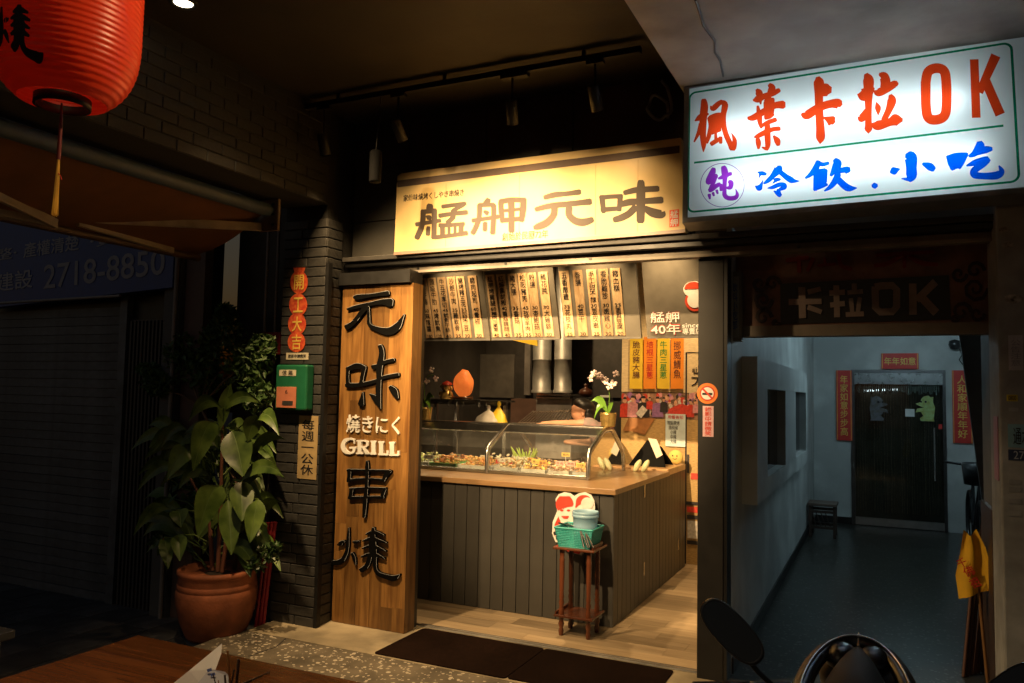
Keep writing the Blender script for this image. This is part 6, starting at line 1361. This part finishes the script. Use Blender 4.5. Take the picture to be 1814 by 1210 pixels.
MB().lathe((hc_.x, hc_.y, TZ_+0.001), [(0, 0), (.035, 0), (.04, .075), (.037, .075), (.033, .004), (0, .004)], 18).build('cup', M_blackm, cup)
for k, (px, py, w, m) in enumerate(((403, 1153, 5.5, 'a'), (423, 1168, 6.5, 'b'), (415, 1186, 4, 'b'), (377, 1193, 3, 'b'), (425, 1193, 2, 'a'), (387, 1205, 2.5, 'a'), (398, 1196, 4.5, 'b'))):
    top = P19(px, py, 1.84+0.01*k); base = Vv((hc_.x+0.02*math.cos(k*2), hc_.y+0.02*math.sin(k*2), TZ_+0.01)); r_ = w*0.5*1.85/F_PX
    MB().tube([base, base.lerp(top, 0.55), base.lerp(top, 0.56), top], [0.0016, 0.0018, r_, r_], 6, flat=.5).build('skewer', mat('skewer_'+m, {'a': (0.22, 0.10, 0.03), 'b': (0.03, 0.02, 0.015)}[m], 0.5), cup)
t = thing('loose_chopstick', PZ(440, 1210, TZ_), 'single dark chopstick lying across the wooden table', 'chopstick'); MB().tube([PZ(425, 1213, TZ_+.004), PZ(478, 1190, TZ_+.004)], [0.003, 0.002], 6).build('stick', M_st, t)
c = PZ(28, 1115, 0.75); t = thing('steel_table', (c.x-.4, c.y-.3, -0.095), 'corner of a stainless steel table at the pavement', 'table')
box('top', (c.x-1.0, c.x, c.y-0.7, c.y, 0.72, 0.75), mat('table_steel', (0.10, 0.10, 0.105), 0.4, metal=0.6), t, 0.004)
for x, y in ((c.x-.06, c.y-.06), (c.x-.98, c.y-.06), (c.x-.06, c.y-.68), (c.x-.98, c.y-.68)): box('leg', (x, x+.03, y, y+.03, -0.075 if x < -3.93 else -0.002, 0.72), M_galv, t)

# ================================================================ RED PAPER LANTERN
lc = CAM + ray(120, 25)*2.6; LR = 0.224
la_ = thing('red_lantern', (lc.x, lc.y, lc.z-0.3), 'large ribbed red paper lantern with black brush character and gold tassel', 'lantern')
zb = (CAM+ray(108, 186)*2.6).z - lc.z
pf = []; NR = 34; ztop = 0.36
for i in range(NR*3+1):
    f = i/(NR*3); z = zb+0.004+(ztop-zb-0.008)*f
    e = abs((z-0.02)/(ztop-0.01)); rr_ = LR*(max(0.0, 1-max(0, (e-0.15)/0.87)**3.0))**0.5
    rr_ = max(rr_, 0.085); pf.append((rr_*(1+0.018*math.sin(2*PI*i/3)), z))
M_lan = translucent_mat('lantern_paper', (0.85, 0.065, 0.018), 0.30)
MB().lathe(lc, pf, 56).build('paper_shell', M_lan, la_)
MB().lathe(Vv((lc.x, lc.y, lc.z+zb)), [(0.078, -0.015), (0.085, -0.015), (0.085, 0.016), (0.078, 0.016), (0.078, -0.015)], 28).build('bottom_ring', M_blackm, la_)
MB().lathe(Vv((lc.x, lc.y, lc.z+ztop)), [(0.078, -0.015), (0.09, -0.015), (0.09, 0.02), (0.078, 0.02), (0.078, -0.015)], 28).build('top_ring', M_blackm, la_)
MB().tube([(lc.x, lc.y, lc.z+ztop+0.01), (lc.x, lc.y, CEIL)], 0.004, 6).build('hanger', M_black, la_)
# brush character wrapped round the shell
v2_, f2_ = union2d([[(x, y, w*1.95) for x, y, w in q_] for q_ in shao])
me = bpy.data.meshes.new('brush_character'); me.from_pydata([(x, -y, 0) for x, y in v2_], [], f2_)
bm = bmesh.new(); bm.from_mesh(me); bmesh.ops.triangulate(bm, faces=bm.faces[:]); bmesh.ops.subdivide_edges(bm, edges=bm.edges[:], cuts=1, use_grid_fill=True); bm.to_mesh(me); bm.free()
xs_ = [v.co.x for v in me.vertices]; ys_ = [v.co.y for v in me.vertices]
cx, cy = (max(xs_)+min(xs_))/2, (max(ys_)+min(ys_))/2; bw_, bh_ = max(xs_)-min(xs_), max(ys_)-min(ys_)
cdir = math.atan2((CAM-lc).y, (CAM-lc).x)
def lan_r(z):
    e = abs((z-0.02)/(ztop-0.01)); return LR*(max(0.0, 1-max(0, (e-0.15)/0.87)**3.0))**0.5
for v in me.vertices:
    u = (v.co.x-cx)/bw_; w = (v.co.y-cy)/bh_; z = -0.165+w*0.165; ang = cdir-0.68+u*0.78; r_ = lan_r(z)*1.021
    v.co = Vv((lc.x+r_*math.cos(ang), lc.y+r_*math.sin(ang), lc.z+z))
me.materials.clear(); me.materials.append(M_ink); link('brush_character', me, la_)
tz = lc.z+zb
MB().tube([(lc.x-.004, lc.y, tz), (lc.x-.003, lc.y, tz-.10), (lc.x-.004, lc.y, tz-.19)], [.003, .006, .007], 8).build('tassel_cord', mat('maroon_cord', (0.12, 0.01, 0.012), 0.7), la_)
mb = MB(); R_ = random.Random(4)
for k in range(34):
    a = R_.uniform(0, 2*PI); r_ = 0.008*math.sqrt(R_.random()); e = R_.uniform(1.0, 1.9)
    mb.tube([(lc.x-.004+r_*.5*math.cos(a), lc.y+r_*.5*math.sin(a), tz-.185), (lc.x-.006+r_*math.cos(a), lc.y+r_*math.sin(a), tz-.27), (lc.x-.010+r_*e*math.cos(a), lc.y+r_*e*math.sin(a), tz-.375+R_.uniform(-.004, .008))], .0014, 4)
mb.build('tassel_threads', mat('gold_thread', (0.62, 0.36, 0.04), 0.5, var=0.2), la_)['kind'] = 'stuff'
MB().tube([(lc.x-.002, lc.y, tz-.235), (lc.x+.016, lc.y-.004, tz-.245), (lc.x+.028, lc.y-.006, tz-.262)], .0015, 5).build('loose_thread', M_red, la_)
pl = bpy.data.lights.new('lantern_bulb', 'POINT'); pl.energy = 0.28; pl.color = (1.0, 0.6, 0.3); pl.shadow_soft_size = 0.05
po_ = bpy.data.objects.new('lantern_bulb', pl); COL.objects.link(po_); po_.location = (lc.x, lc.y, lc.z+0.05)
# spot that rakes the lantern's right side
downlight(-1.08, 2.35, 'lit round downlight beside the red lantern and the grey soffit')
spot((-1.08, 2.35, CEIL-0.03), (lc.x+0.2, lc.y+0.1, lc.z), 85, 34, 0.6, WARM2, 0.03)

# ================================================================ AWNING ON THE LEFT
aw = thing('folding_awning', (-4.0, 3.2, 2.6), 'brown folding arm awning on a blue grey roller under the brick beam', 'awning')
M_roll = mat('roller_blue', (0.055, 0.085, 0.13), 0.5); M_fab = mat('awning_fabric', (0.15, 0.06, 0.022), 0.8, var=0.2, scale=5); M_arm = mat('arm_white', (0.42, 0.36, 0.28), 0.5, var=0.15, dirt=0.4)
MB().tube([(-3.74, 0.5, 2.80), (-3.74, 4.03, 2.80)], 0.045, 16).build('roller', M_roll, aw)
NF = 12; vs = []
for i in range(NF+1):
    f = i/NF
    for j in range(9): 
        y = 0.5+3.52*j/8; vs.append((-3.76-0.62*f, y, 2.79-0.26*f-0.05*math.sin(PI*f)*(0.6+0.4*math.sin(j*1.7))))
MB().add(vs, [(i*9+j, i*9+j+1, (i+1)*9+j+1, (i+1)*9+j) for i in range(NF) for j in range(8)], True).build('fabric', M_fab, aw)
MB().tube([(-4.39, 0.5, 2.515), (-4.39, 4.05, 2.515)], 0.028, 10).build('front_bar', mat('bar_brown', (0.07, 0.04, 0.025), 0.5), aw)
def arm(a, b, nm='arm'):
    a, b = Vv(a), Vv(b); d = b-a; q = d.to_track_quat('Y', 'Z').to_matrix(); MB().obox((a+b)/2, (0.03, d.length, 0.055), q).build(nm, M_arm, aw, 0.004)
arm((-3.80, 4.03, 2.69), (-4.31, 3.08, 2.59)); arm((-4.31, 3.06, 2.565), (-4.36, 3.80, 2.53), 'forearm')
arm((-3.85, 1.6, 2.69), (-4.30, 2.92, 2.52)); arm((-4.32, 2.90, 2.535), (-4.37, 1.8, 2.52), 'forearm')
MB().box(-3.83, -3.66, 4.035, 4.06, 2.66, 2.876).build('bracket', mat('bracket_rust', (0.30, 0.22, 0.16), 0.6, dirt=0.4), aw, 0.004)
for z in (2.70, 2.77, 2.84): MB().tube([(-3.70, 4.034, z), (-3.70, 4.026, z)], 0.010, 8).build('bolt', M_black, aw)

# ================================================================ NEIGHBOURING SHUTTERED SHOP (very dark)
nb_ = thing('shuttered_shop', (-6, 4.3, 0), 'dark neighbouring shop with closed roller shutter beyond the plants', 'building')
M_shut = mat('shutter_metal', (0.13, 0.15, 0.18), 0.5, metal=0.3, var=0.2, dirt=0.3)
sl = MB().box(-8.2, -5.42, 0, 0.018, -0.034, 0.034).build('slat', M_shut); msl = sl.data; bpy.data.objects.remove(sl)
for k in range(32): put(msl, 'slat', (0, 4.27+(0.004 if k % 2 else 0), -0.05+0.072*k), nb_)
box('shutter_back', (-16, -4.5, 4.30, 4.4, -0.1, 9), M_black, nb_); box('shutter_post', (-5.41, -5.33, 4.24, 4.298, -0.09, 2.35), M_shut, nb_)
for k in range(10): box('gate_bar', (-5.30+0.04*k, -5.282+0.04*k, 4.25, 4.268, -0.09, 2.10), mat('gate_iron', (0.05, 0.05, 0.052), 0.5), nb_)
for z in (0.1, 1.0, 2.08): box('gate_rail', (-5.31, -4.91, 4.27, 4.282, z, z+0.03), mat('gate_iron', (0.05, 0.05, 0.052), 0.5), nb_)
box('side_pier', (-4.86, -4.70, 4.18, 4.298, -0.09, 4.2), mat('pier_grey', (0.09, 0.095, 0.10), 0.6), nb_); box('side_pier', (-4.69, -4.50, 4.22, 4.298, -0.09, 4.2), mat('pier_brown', (0.13, 0.085, 0.07), 0.6), nb_)
MB().tube([(-4.72, 4.16, -0.09), (-4.72, 4.16, 4.0)], 0.016, 8).build('downpipe', mat('pipe_grey', (0.25, 0.23, 0.22), 0.5), nb_)
for x in (-4.12, -4.02): MB().tube([(x, 4.45, 0.0), (x, 4.45, 4.0)], 0.012, 6).build('conduit', mat('pipe_grey', (0.25, 0.23, 0.22), 0.5), nb_)
box('recess_wall', (-4.50, -3.83, 4.55, 4.65, -0.1, 9), M_dark, nb_)
bs = thing('blue_sign', (-6, 4.1, 2.3), 'dark blue estate agency signboard with pale lettering and phone number', 'sign')
M_bl = mat('sign_blue', (0.025, 0.07, 0.30), 0.4, var=0.1); M_pl = mat('sign_pale', (0.35, 0.36, 0.42), 0.5)
by = 4.14; a = PY(305, 509, by); b = PY(-40, 548, by)
MB().prism([a, b, Vv((b.x, by, 3.3)), Vv((a.x, by, 3.3))], (0, 0.08, 0)).build('board', M_bl, bs)
sk = math.atan2(a.z-b.z, a.x-b.x)
def bst(s_, x0, y0, x1, y1, h): 
    p, q = PY(x0, y0, by-.003), PY(x1, y1, by-.003); fitted(s_, ((p.x+q.x)/2, by-.004, (p.z+q.z)/2), (q-p).length, h, M_pl, bs, ry=-sk, bold=0.02)
bst('2718-8850', 78, 490, 292, 464, 0.20); bst('建設', -6, 500, 58, 494, 0.16); bst('產權清楚', 42, 443, 140, 430, 0.13); bst('‧負責', 160, 426, 255, 414, 0.11); bst('整‧', -10, 452, 30, 446, 0.10)
p0_, p1_ = PY(-20, 538, by), PY(213, 524, by); MB().tube([p0_, p1_], 0.012, 6).build('lower_trim', mat('trim_pale', (0.30, 0.29, 0.28), 0.5), bs)
# red object behind the leaves by the pillar
c = PY(481, 603, 4.4); t = thing('small_red_sign', (c.x, 4.42, c.z-.1), 'dim red sign panel half hidden behind the ficus', 'sign'); MB().box(c.x-.07, c.x+.08, 4.40, 4.43, c.z-.10, c.z+.06).build('panel', mat('dim_red', (0.30, 0.02, 0.02), 0.5), t)

# ================================================================ PLANTS
pb = PY(384, 1060, 3.98); px0 = pb.x
pot = thing('terracotta_pot', (px0, 3.98, -0.05), 'large round terracotta planter beside the brick pillar', 'planter')
PB = -0.045
pf = [(0, 0.0), (0.20, 0.0), (0.215, 0.02), (0.26, 0.12), (0.29, 0.24), (0.295, 0.30), (0.289, 0.335), (0.284, 0.339), (0.288, 0.343), (0.285, 0.375), (0.280, 0.379), (0.283, 0.383), (0.275, 0.42), (0.283, 0.43), (0.290, 0.445), (0.288, 0.465), (0.262, 0.470), (0.255, 0.44), (0, 0.43)]
MB().lathe((px0, 3.98, PB), [(r_*0.88, z*0.95) for r_, z in pf], 40).build('pot', M_terra, pot)
MB().lathe((px0, 3.98, PB+0.412), [(0, 0.0), (0.22, 0.0)], 24).build('soil', mat('soil', (0.03, 0.02, 0.013), 0.95), pot)
bx_ = thing('pot_stand', (px0, 3.98, -0.095), 'dark low stand under the terracotta planter', 'stand'); MB().lathe((px0, 3.98, -0.0945), [(0, 0), (0.19, 0), (0.19, 0.048), (0, 0.048)], 24).build('disc', M_black, bx_)
dp = thing('broadleaf_plant', (px0, 3.98, PB+.43), 'tall broad leaved green plant growing in the terracotta planter', 'plant')
Z9 = (220, 560); z9 = 1210/580
L9 = [((360,390),(395,250),48),((345,350),(238,388),52),((365,365),(512,328),44),((322,425),(255,572),84),((405,455),(440,592),112),((240,535),(158,606),80),((462,445),(492,368),62),((498,405),(572,440),54),((472,530),(597,458),40),((452,610),(597,602),50),
      ((345,662),(272,812),100),((432,636),(436,758),84),((385,716),(396,882),74),((492,706),(465,836),70),((155,732),(33,812),46),((200,730),(210,780),66),((150,838),(162,935),52),((200,826),(206,905),56),((380,610),(350,700),44),((330,500),(200,600),60),((440,470),(370,420),60),((300,600),(200,640),60),((400,560),(520,650),70),((360,760),(290,880),66),((440,800),(500,870),60),((300,720),(240,800),60)]
R_ = random.Random(21)
for k in range(58):     # darker leaves filling the inside of the plant
    cx_, cy_ = R_.uniform(160, 490), R_.uniform(420, 900); an = R_.uniform(0.1, PI-0.1); L_ = R_.uniform(90, 150)
    dx_ = (cx_-340)/180+math.cos(an)*0.5; dy_ = R_.uniform(-0.4, 1.0); nn_ = math.hypot(dx_, dy_) or 1
    L9.append(((cx_, cy_), (cx_+dx_/nn_*L_, cy_+dy_/nn_*L_), R_.uniform(38, 62)))
for k, ((bx0, by0), (tx0, ty0), w) in enumerate(L9):
    bx0, by0 = bx0-(tx0-bx0)*0.16, by0-(ty0-by0)*0.22; w *= 1.0
    yb_ = 3.86+0.10*random.random()+(0.13+0.16*random.random() if k > 17 else 0); p = PY(Z9[0]+bx0/z9, Z9[1]+by0/z9, yb_); q = PY(Z9[0]+tx0/z9, Z9[1]+ty0/z9, yb_-random.uniform(0.03, 0.10))
    wm = w/z9*5.3/F_PX; sd = (q-p).cross(CAM-p).normalized() + Vv((0, random.uniform(-.35, .35), 0))
    leaf_mesh(p, q, wm, 0.03 + (0.06 if abs(tx0-bx0) > 60 else 0.0), side=sd, n=9, fold=random.uniform(.12, .3)).build('leaf', [M_leaf, M_vein], dp)
    stx = px0 + (p.x-px0)*0.25; MB().tube([Vv((stx, 3.98, p.z-0.06)), (Vv((stx, 3.98, p.z))+p)/2, p], 0.005, 5).build('petiole', M_leaf, dp)
for dx, tp in ((0.0, PY(Z9[0]+360/z9, Z9[1]+380/z9, 3.95)), (0.08, PY(Z9[0]+470/z9, Z9[1]+480/z9, 3.95)), (-0.1, PY(Z9[0]+240/z9, Z9[1]+600/z9, 3.95))):
    MB().tube([Vv((px0+dx*.5, 3.98, PB+.42)), Vv((px0+dx, 3.98, PB+.8)), Vv((tp.x, 3.96, tp.z))], [.016, .013, .008], 8).build('stem', mat('reddish_stem', (0.18, 0.07, 0.04), 0.6), dp)
def leafcloud(name, parent, blobs, n, size, m):
    mb = MB(); R_ = random.Random(len(blobs)*11+n)
    for k in range(n):
        c, r_ = blobs[R_.randrange(len(blobs))]
        d = Vv((R_.gauss(0, 1), R_.gauss(0, 1), R_.gauss(0, 1))); d.normalize(); p = Vv(c)+Vv((d.x*r_[0], d.y*r_[1], d.z*r_[2]))*(R_.random()**0.4)
        s_ = size*R_.uniform(.6, 1.25); rot = Euler((R_.uniform(-1.1, 1.1), R_.uniform(-1.1, 1.1), R_.uniform(0, 6.28))).to_matrix()
        v = [p+rot @ Vv(q) for q in ((-s_, 0, 0), (-.2*s_, -.42*s_, .05*s_), (s_, 0, -.1*s_), (-.2*s_, .42*s_, .05*s_))]
        mb.add(v, [(0, 1, 2), (0, 2, 3)])
    o = mb.build(name, m, parent); o['kind'] = 'stuff'; return o
fc = thing('ficus_tree', (-4.05, 4.2, -0.05), 'small leaved ficus rising behind the broad leaved plant', 'tree')
def pb3(px, py, y): return PY(px, py, y)
bl = [(pb3(330, 625, 4.2), (.20, .15, .15)), (pb3(395, 600, 4.2), (.20, .15, .15)), (pb3(440, 650, 4.15), (.18, .14, .16)), (pb3(370, 660, 4.2), (.24, .15, .16)), (pb3(285, 680, 4.15), (.17, .12, .10)), (pb3(455, 700, 4.12), (.12, .12, .12)), (pb3(465, 615, 4.2), (.10, .10, .10)), (pb3(400, 560, 4.25), (.08, .08, .10)), (pb3(265, 655, 4.15), (.10, .08, .05))]
leafcloud('crown', fc, bl, 3600, 0.031, M_leafd)
b0 = Vv((px0+.05, 4.08, PB+.42))
for tgt in ((395, 650), (335, 650), (440, 640), (290, 690), (400, 590)):
    e = PY(*tgt, 4.18); mid = PY(355, 720, 4.15); MB().tube([b0, Vv((b0.x, 4.1, 0.9)), mid, mid.lerp(e, .5)+Vv((random.uniform(-.03, .03), 0, .02)), e], [.014, .012, .009, .007, .003], 7).build('branch', M_bark, fc)
sb = thing('small_shrub', (px0+.27, 4.0, PB+.35), 'low dark leafy shrub at the rim of the terracotta planter', 'shrub')
leafcloud('foliage', sb, [(PY(470, 985, 3.95), (.09, .08, .08)), (PY(450, 1000, 3.95), (.05, .05, .05)), (PY(485, 970, 3.95), (.05, .05, .05))], 150, 0.032, mat('shrub_leaf', (0.04, 0.085, 0.02), 0.4, var=0.3))
leafcloud('foliage_low', dp, [(PY(300, 950, 4.1), (.16, .1, .10)), (PY(420, 900, 4.1), (.2, .1, .2)), (PY(340, 860, 4.15), (.22, .1, .25))], 260, 0.05, M_leafd)
M_rst = mat('red_stake', (0.28, 0.02, 0.03), 0.45)
for k, (xa, xb) in enumerate(((459, 471), (467, 476), (473, 480))):
    a = PZ(xa, 1104, -0.08); b = PY(xb, 925, 4.22); t = thing('red_stake', (a.x, 4.2, -0.09), ['dark red stake touching the terracotta planter', 'middle of three dark red stakes beside the planter', 'dark red stake closest to the brick pillar'][k], 'stake', 'red stakes beside the planter')
    MB().tube([(b.x-.04, 4.2+.01*k, -0.09), (b.x+.02, 4.22+.01*k, b.z)], 0.013, 7).build('stake', M_rst, t)

# ================================================================ NOTICES ON THE PILLAR
NY = 4.292
gp = thing('red_gourd_banner', (PY(527, 620, NY).x, NY, PY(527, 620, NY).z), 'red gourd shaped paper with four gold characters on the brick pillar', 'banner')
M_gr = mat('gourd_red', (0.58, 0.035, 0.02), 0.5, var=0.2, scale=40, col2=(0.6, 0.12, 0.03))
cs4 = [(529.5, 500, 15.5, 21), (528, 540, 16, 20), (526, 574, 16, 19.5), (525, 606, 15.5, 18)]
for k, (cx, cy, rx, ry) in enumerate(cs4):
    MB().prism([PY(a, b, NY-0.0006*k) for a, b in ell2(cx, cy, rx, ry, 22)], (0, 0.002, 0)).build('lobe', M_gr, gp)
    p = PY(cx, cy, NY-0.004); fitted('開工大吉'[k], (p.x, NY-0.004, p.z), 0.085, 0.105, M_gold, gp, bold=0.022)
MB().prism([PY(a, b, NY+.001) for a, b in ((519, 474), (541, 474), (537, 486), (523, 486))], (0, 0.002, 0)).build('neck', M_gr, gp)
def pnote(px0, py0, px1, py1, m, s_, nm, label, w, h, ink=M_ink, bold=0.008):
    a, b = PY(px0, py0, NY), PY(px1, py1, NY); t = thing(nm, ((a.x+b.x)/2, NY, b.z), label, 'notice')
    MB().box(a.x, b.x, NY, NY+0.0018, b.z, a.z).build('paper', m, t); fitted(s_, ((a.x+b.x)/2, NY-0.001, (a.z+b.z)/2), (b.x-a.x)*w, (a.z-b.z)*h, ink, t, bold=bold)
pnote(507, 625, 546, 637, mat('cream_label', (0.62, 0.55, 0.40), 0.5), '錄影中請微笑', 'white_notice', 'small cream label between red gourd paper and letter box', .8, .55)
pnote(530, 736, 560, 850, mat('tan_paper', (0.52, 0.37, 0.17), 0.6, var=0.15, dirt=0.2), vert('每週一公休'), 'closing_day_notice', 'tan paper strip with black handwriting below the letter box', .66, .88, bold=0.02)
mx_ = thing('letter_box', (PY(516, 725, 4.25).x, 4.26, PY(516, 725, 4.25).z), 'green metal letter box with salmon front flap on the brick pillar', 'letter box')
a, b = PY(489, 646, 4.215), PY(535, 727, 4.215); M_grn = mat('letterbox_green', (0.015, 0.15, 0.065), 0.4, var=0.1, dirt=0.15)
box('body', (a.x, b.x+.03, 4.215, 4.293, b.z, a.z), M_grn, mx_, 0.012)
p, q = PY(491, 685, 4.212), PY(524, 723, 4.212); box('flap', (p.x, q.x, 4.207, 4.2145, q.z, p.z), mat('salmon', (0.58, 0.20, 0.11), 0.5, var=0.1), mx_, 0.002)
p2, q2 = PY(500, 710, 4.205), PY(518, 718, 4.205); box('slot', (p2.x, q2.x, 4.204, 4.2065, q2.z, p2.z), M_dark, mx_)
p2, q2 = PY(495, 655, 4.212), PY(524, 666, 4.212); box('name_plate', (p2.x, q2.x, 4.2115, 4.2145, q2.z, p2.z), mat('cream_label', (0.62, 0.55, 0.40), 0.5), mx_); fitted('信 箱', ((p2.x+q2.x)/2, 4.2105, (p2.z+q2.z)/2), .09, .035, M_ink, mx_, bold=.02)
p2 = PY(507, 694, 4.205); fitted('6', (p2.x, 4.206, p2.z), .018, .028, M_ink, mx_)
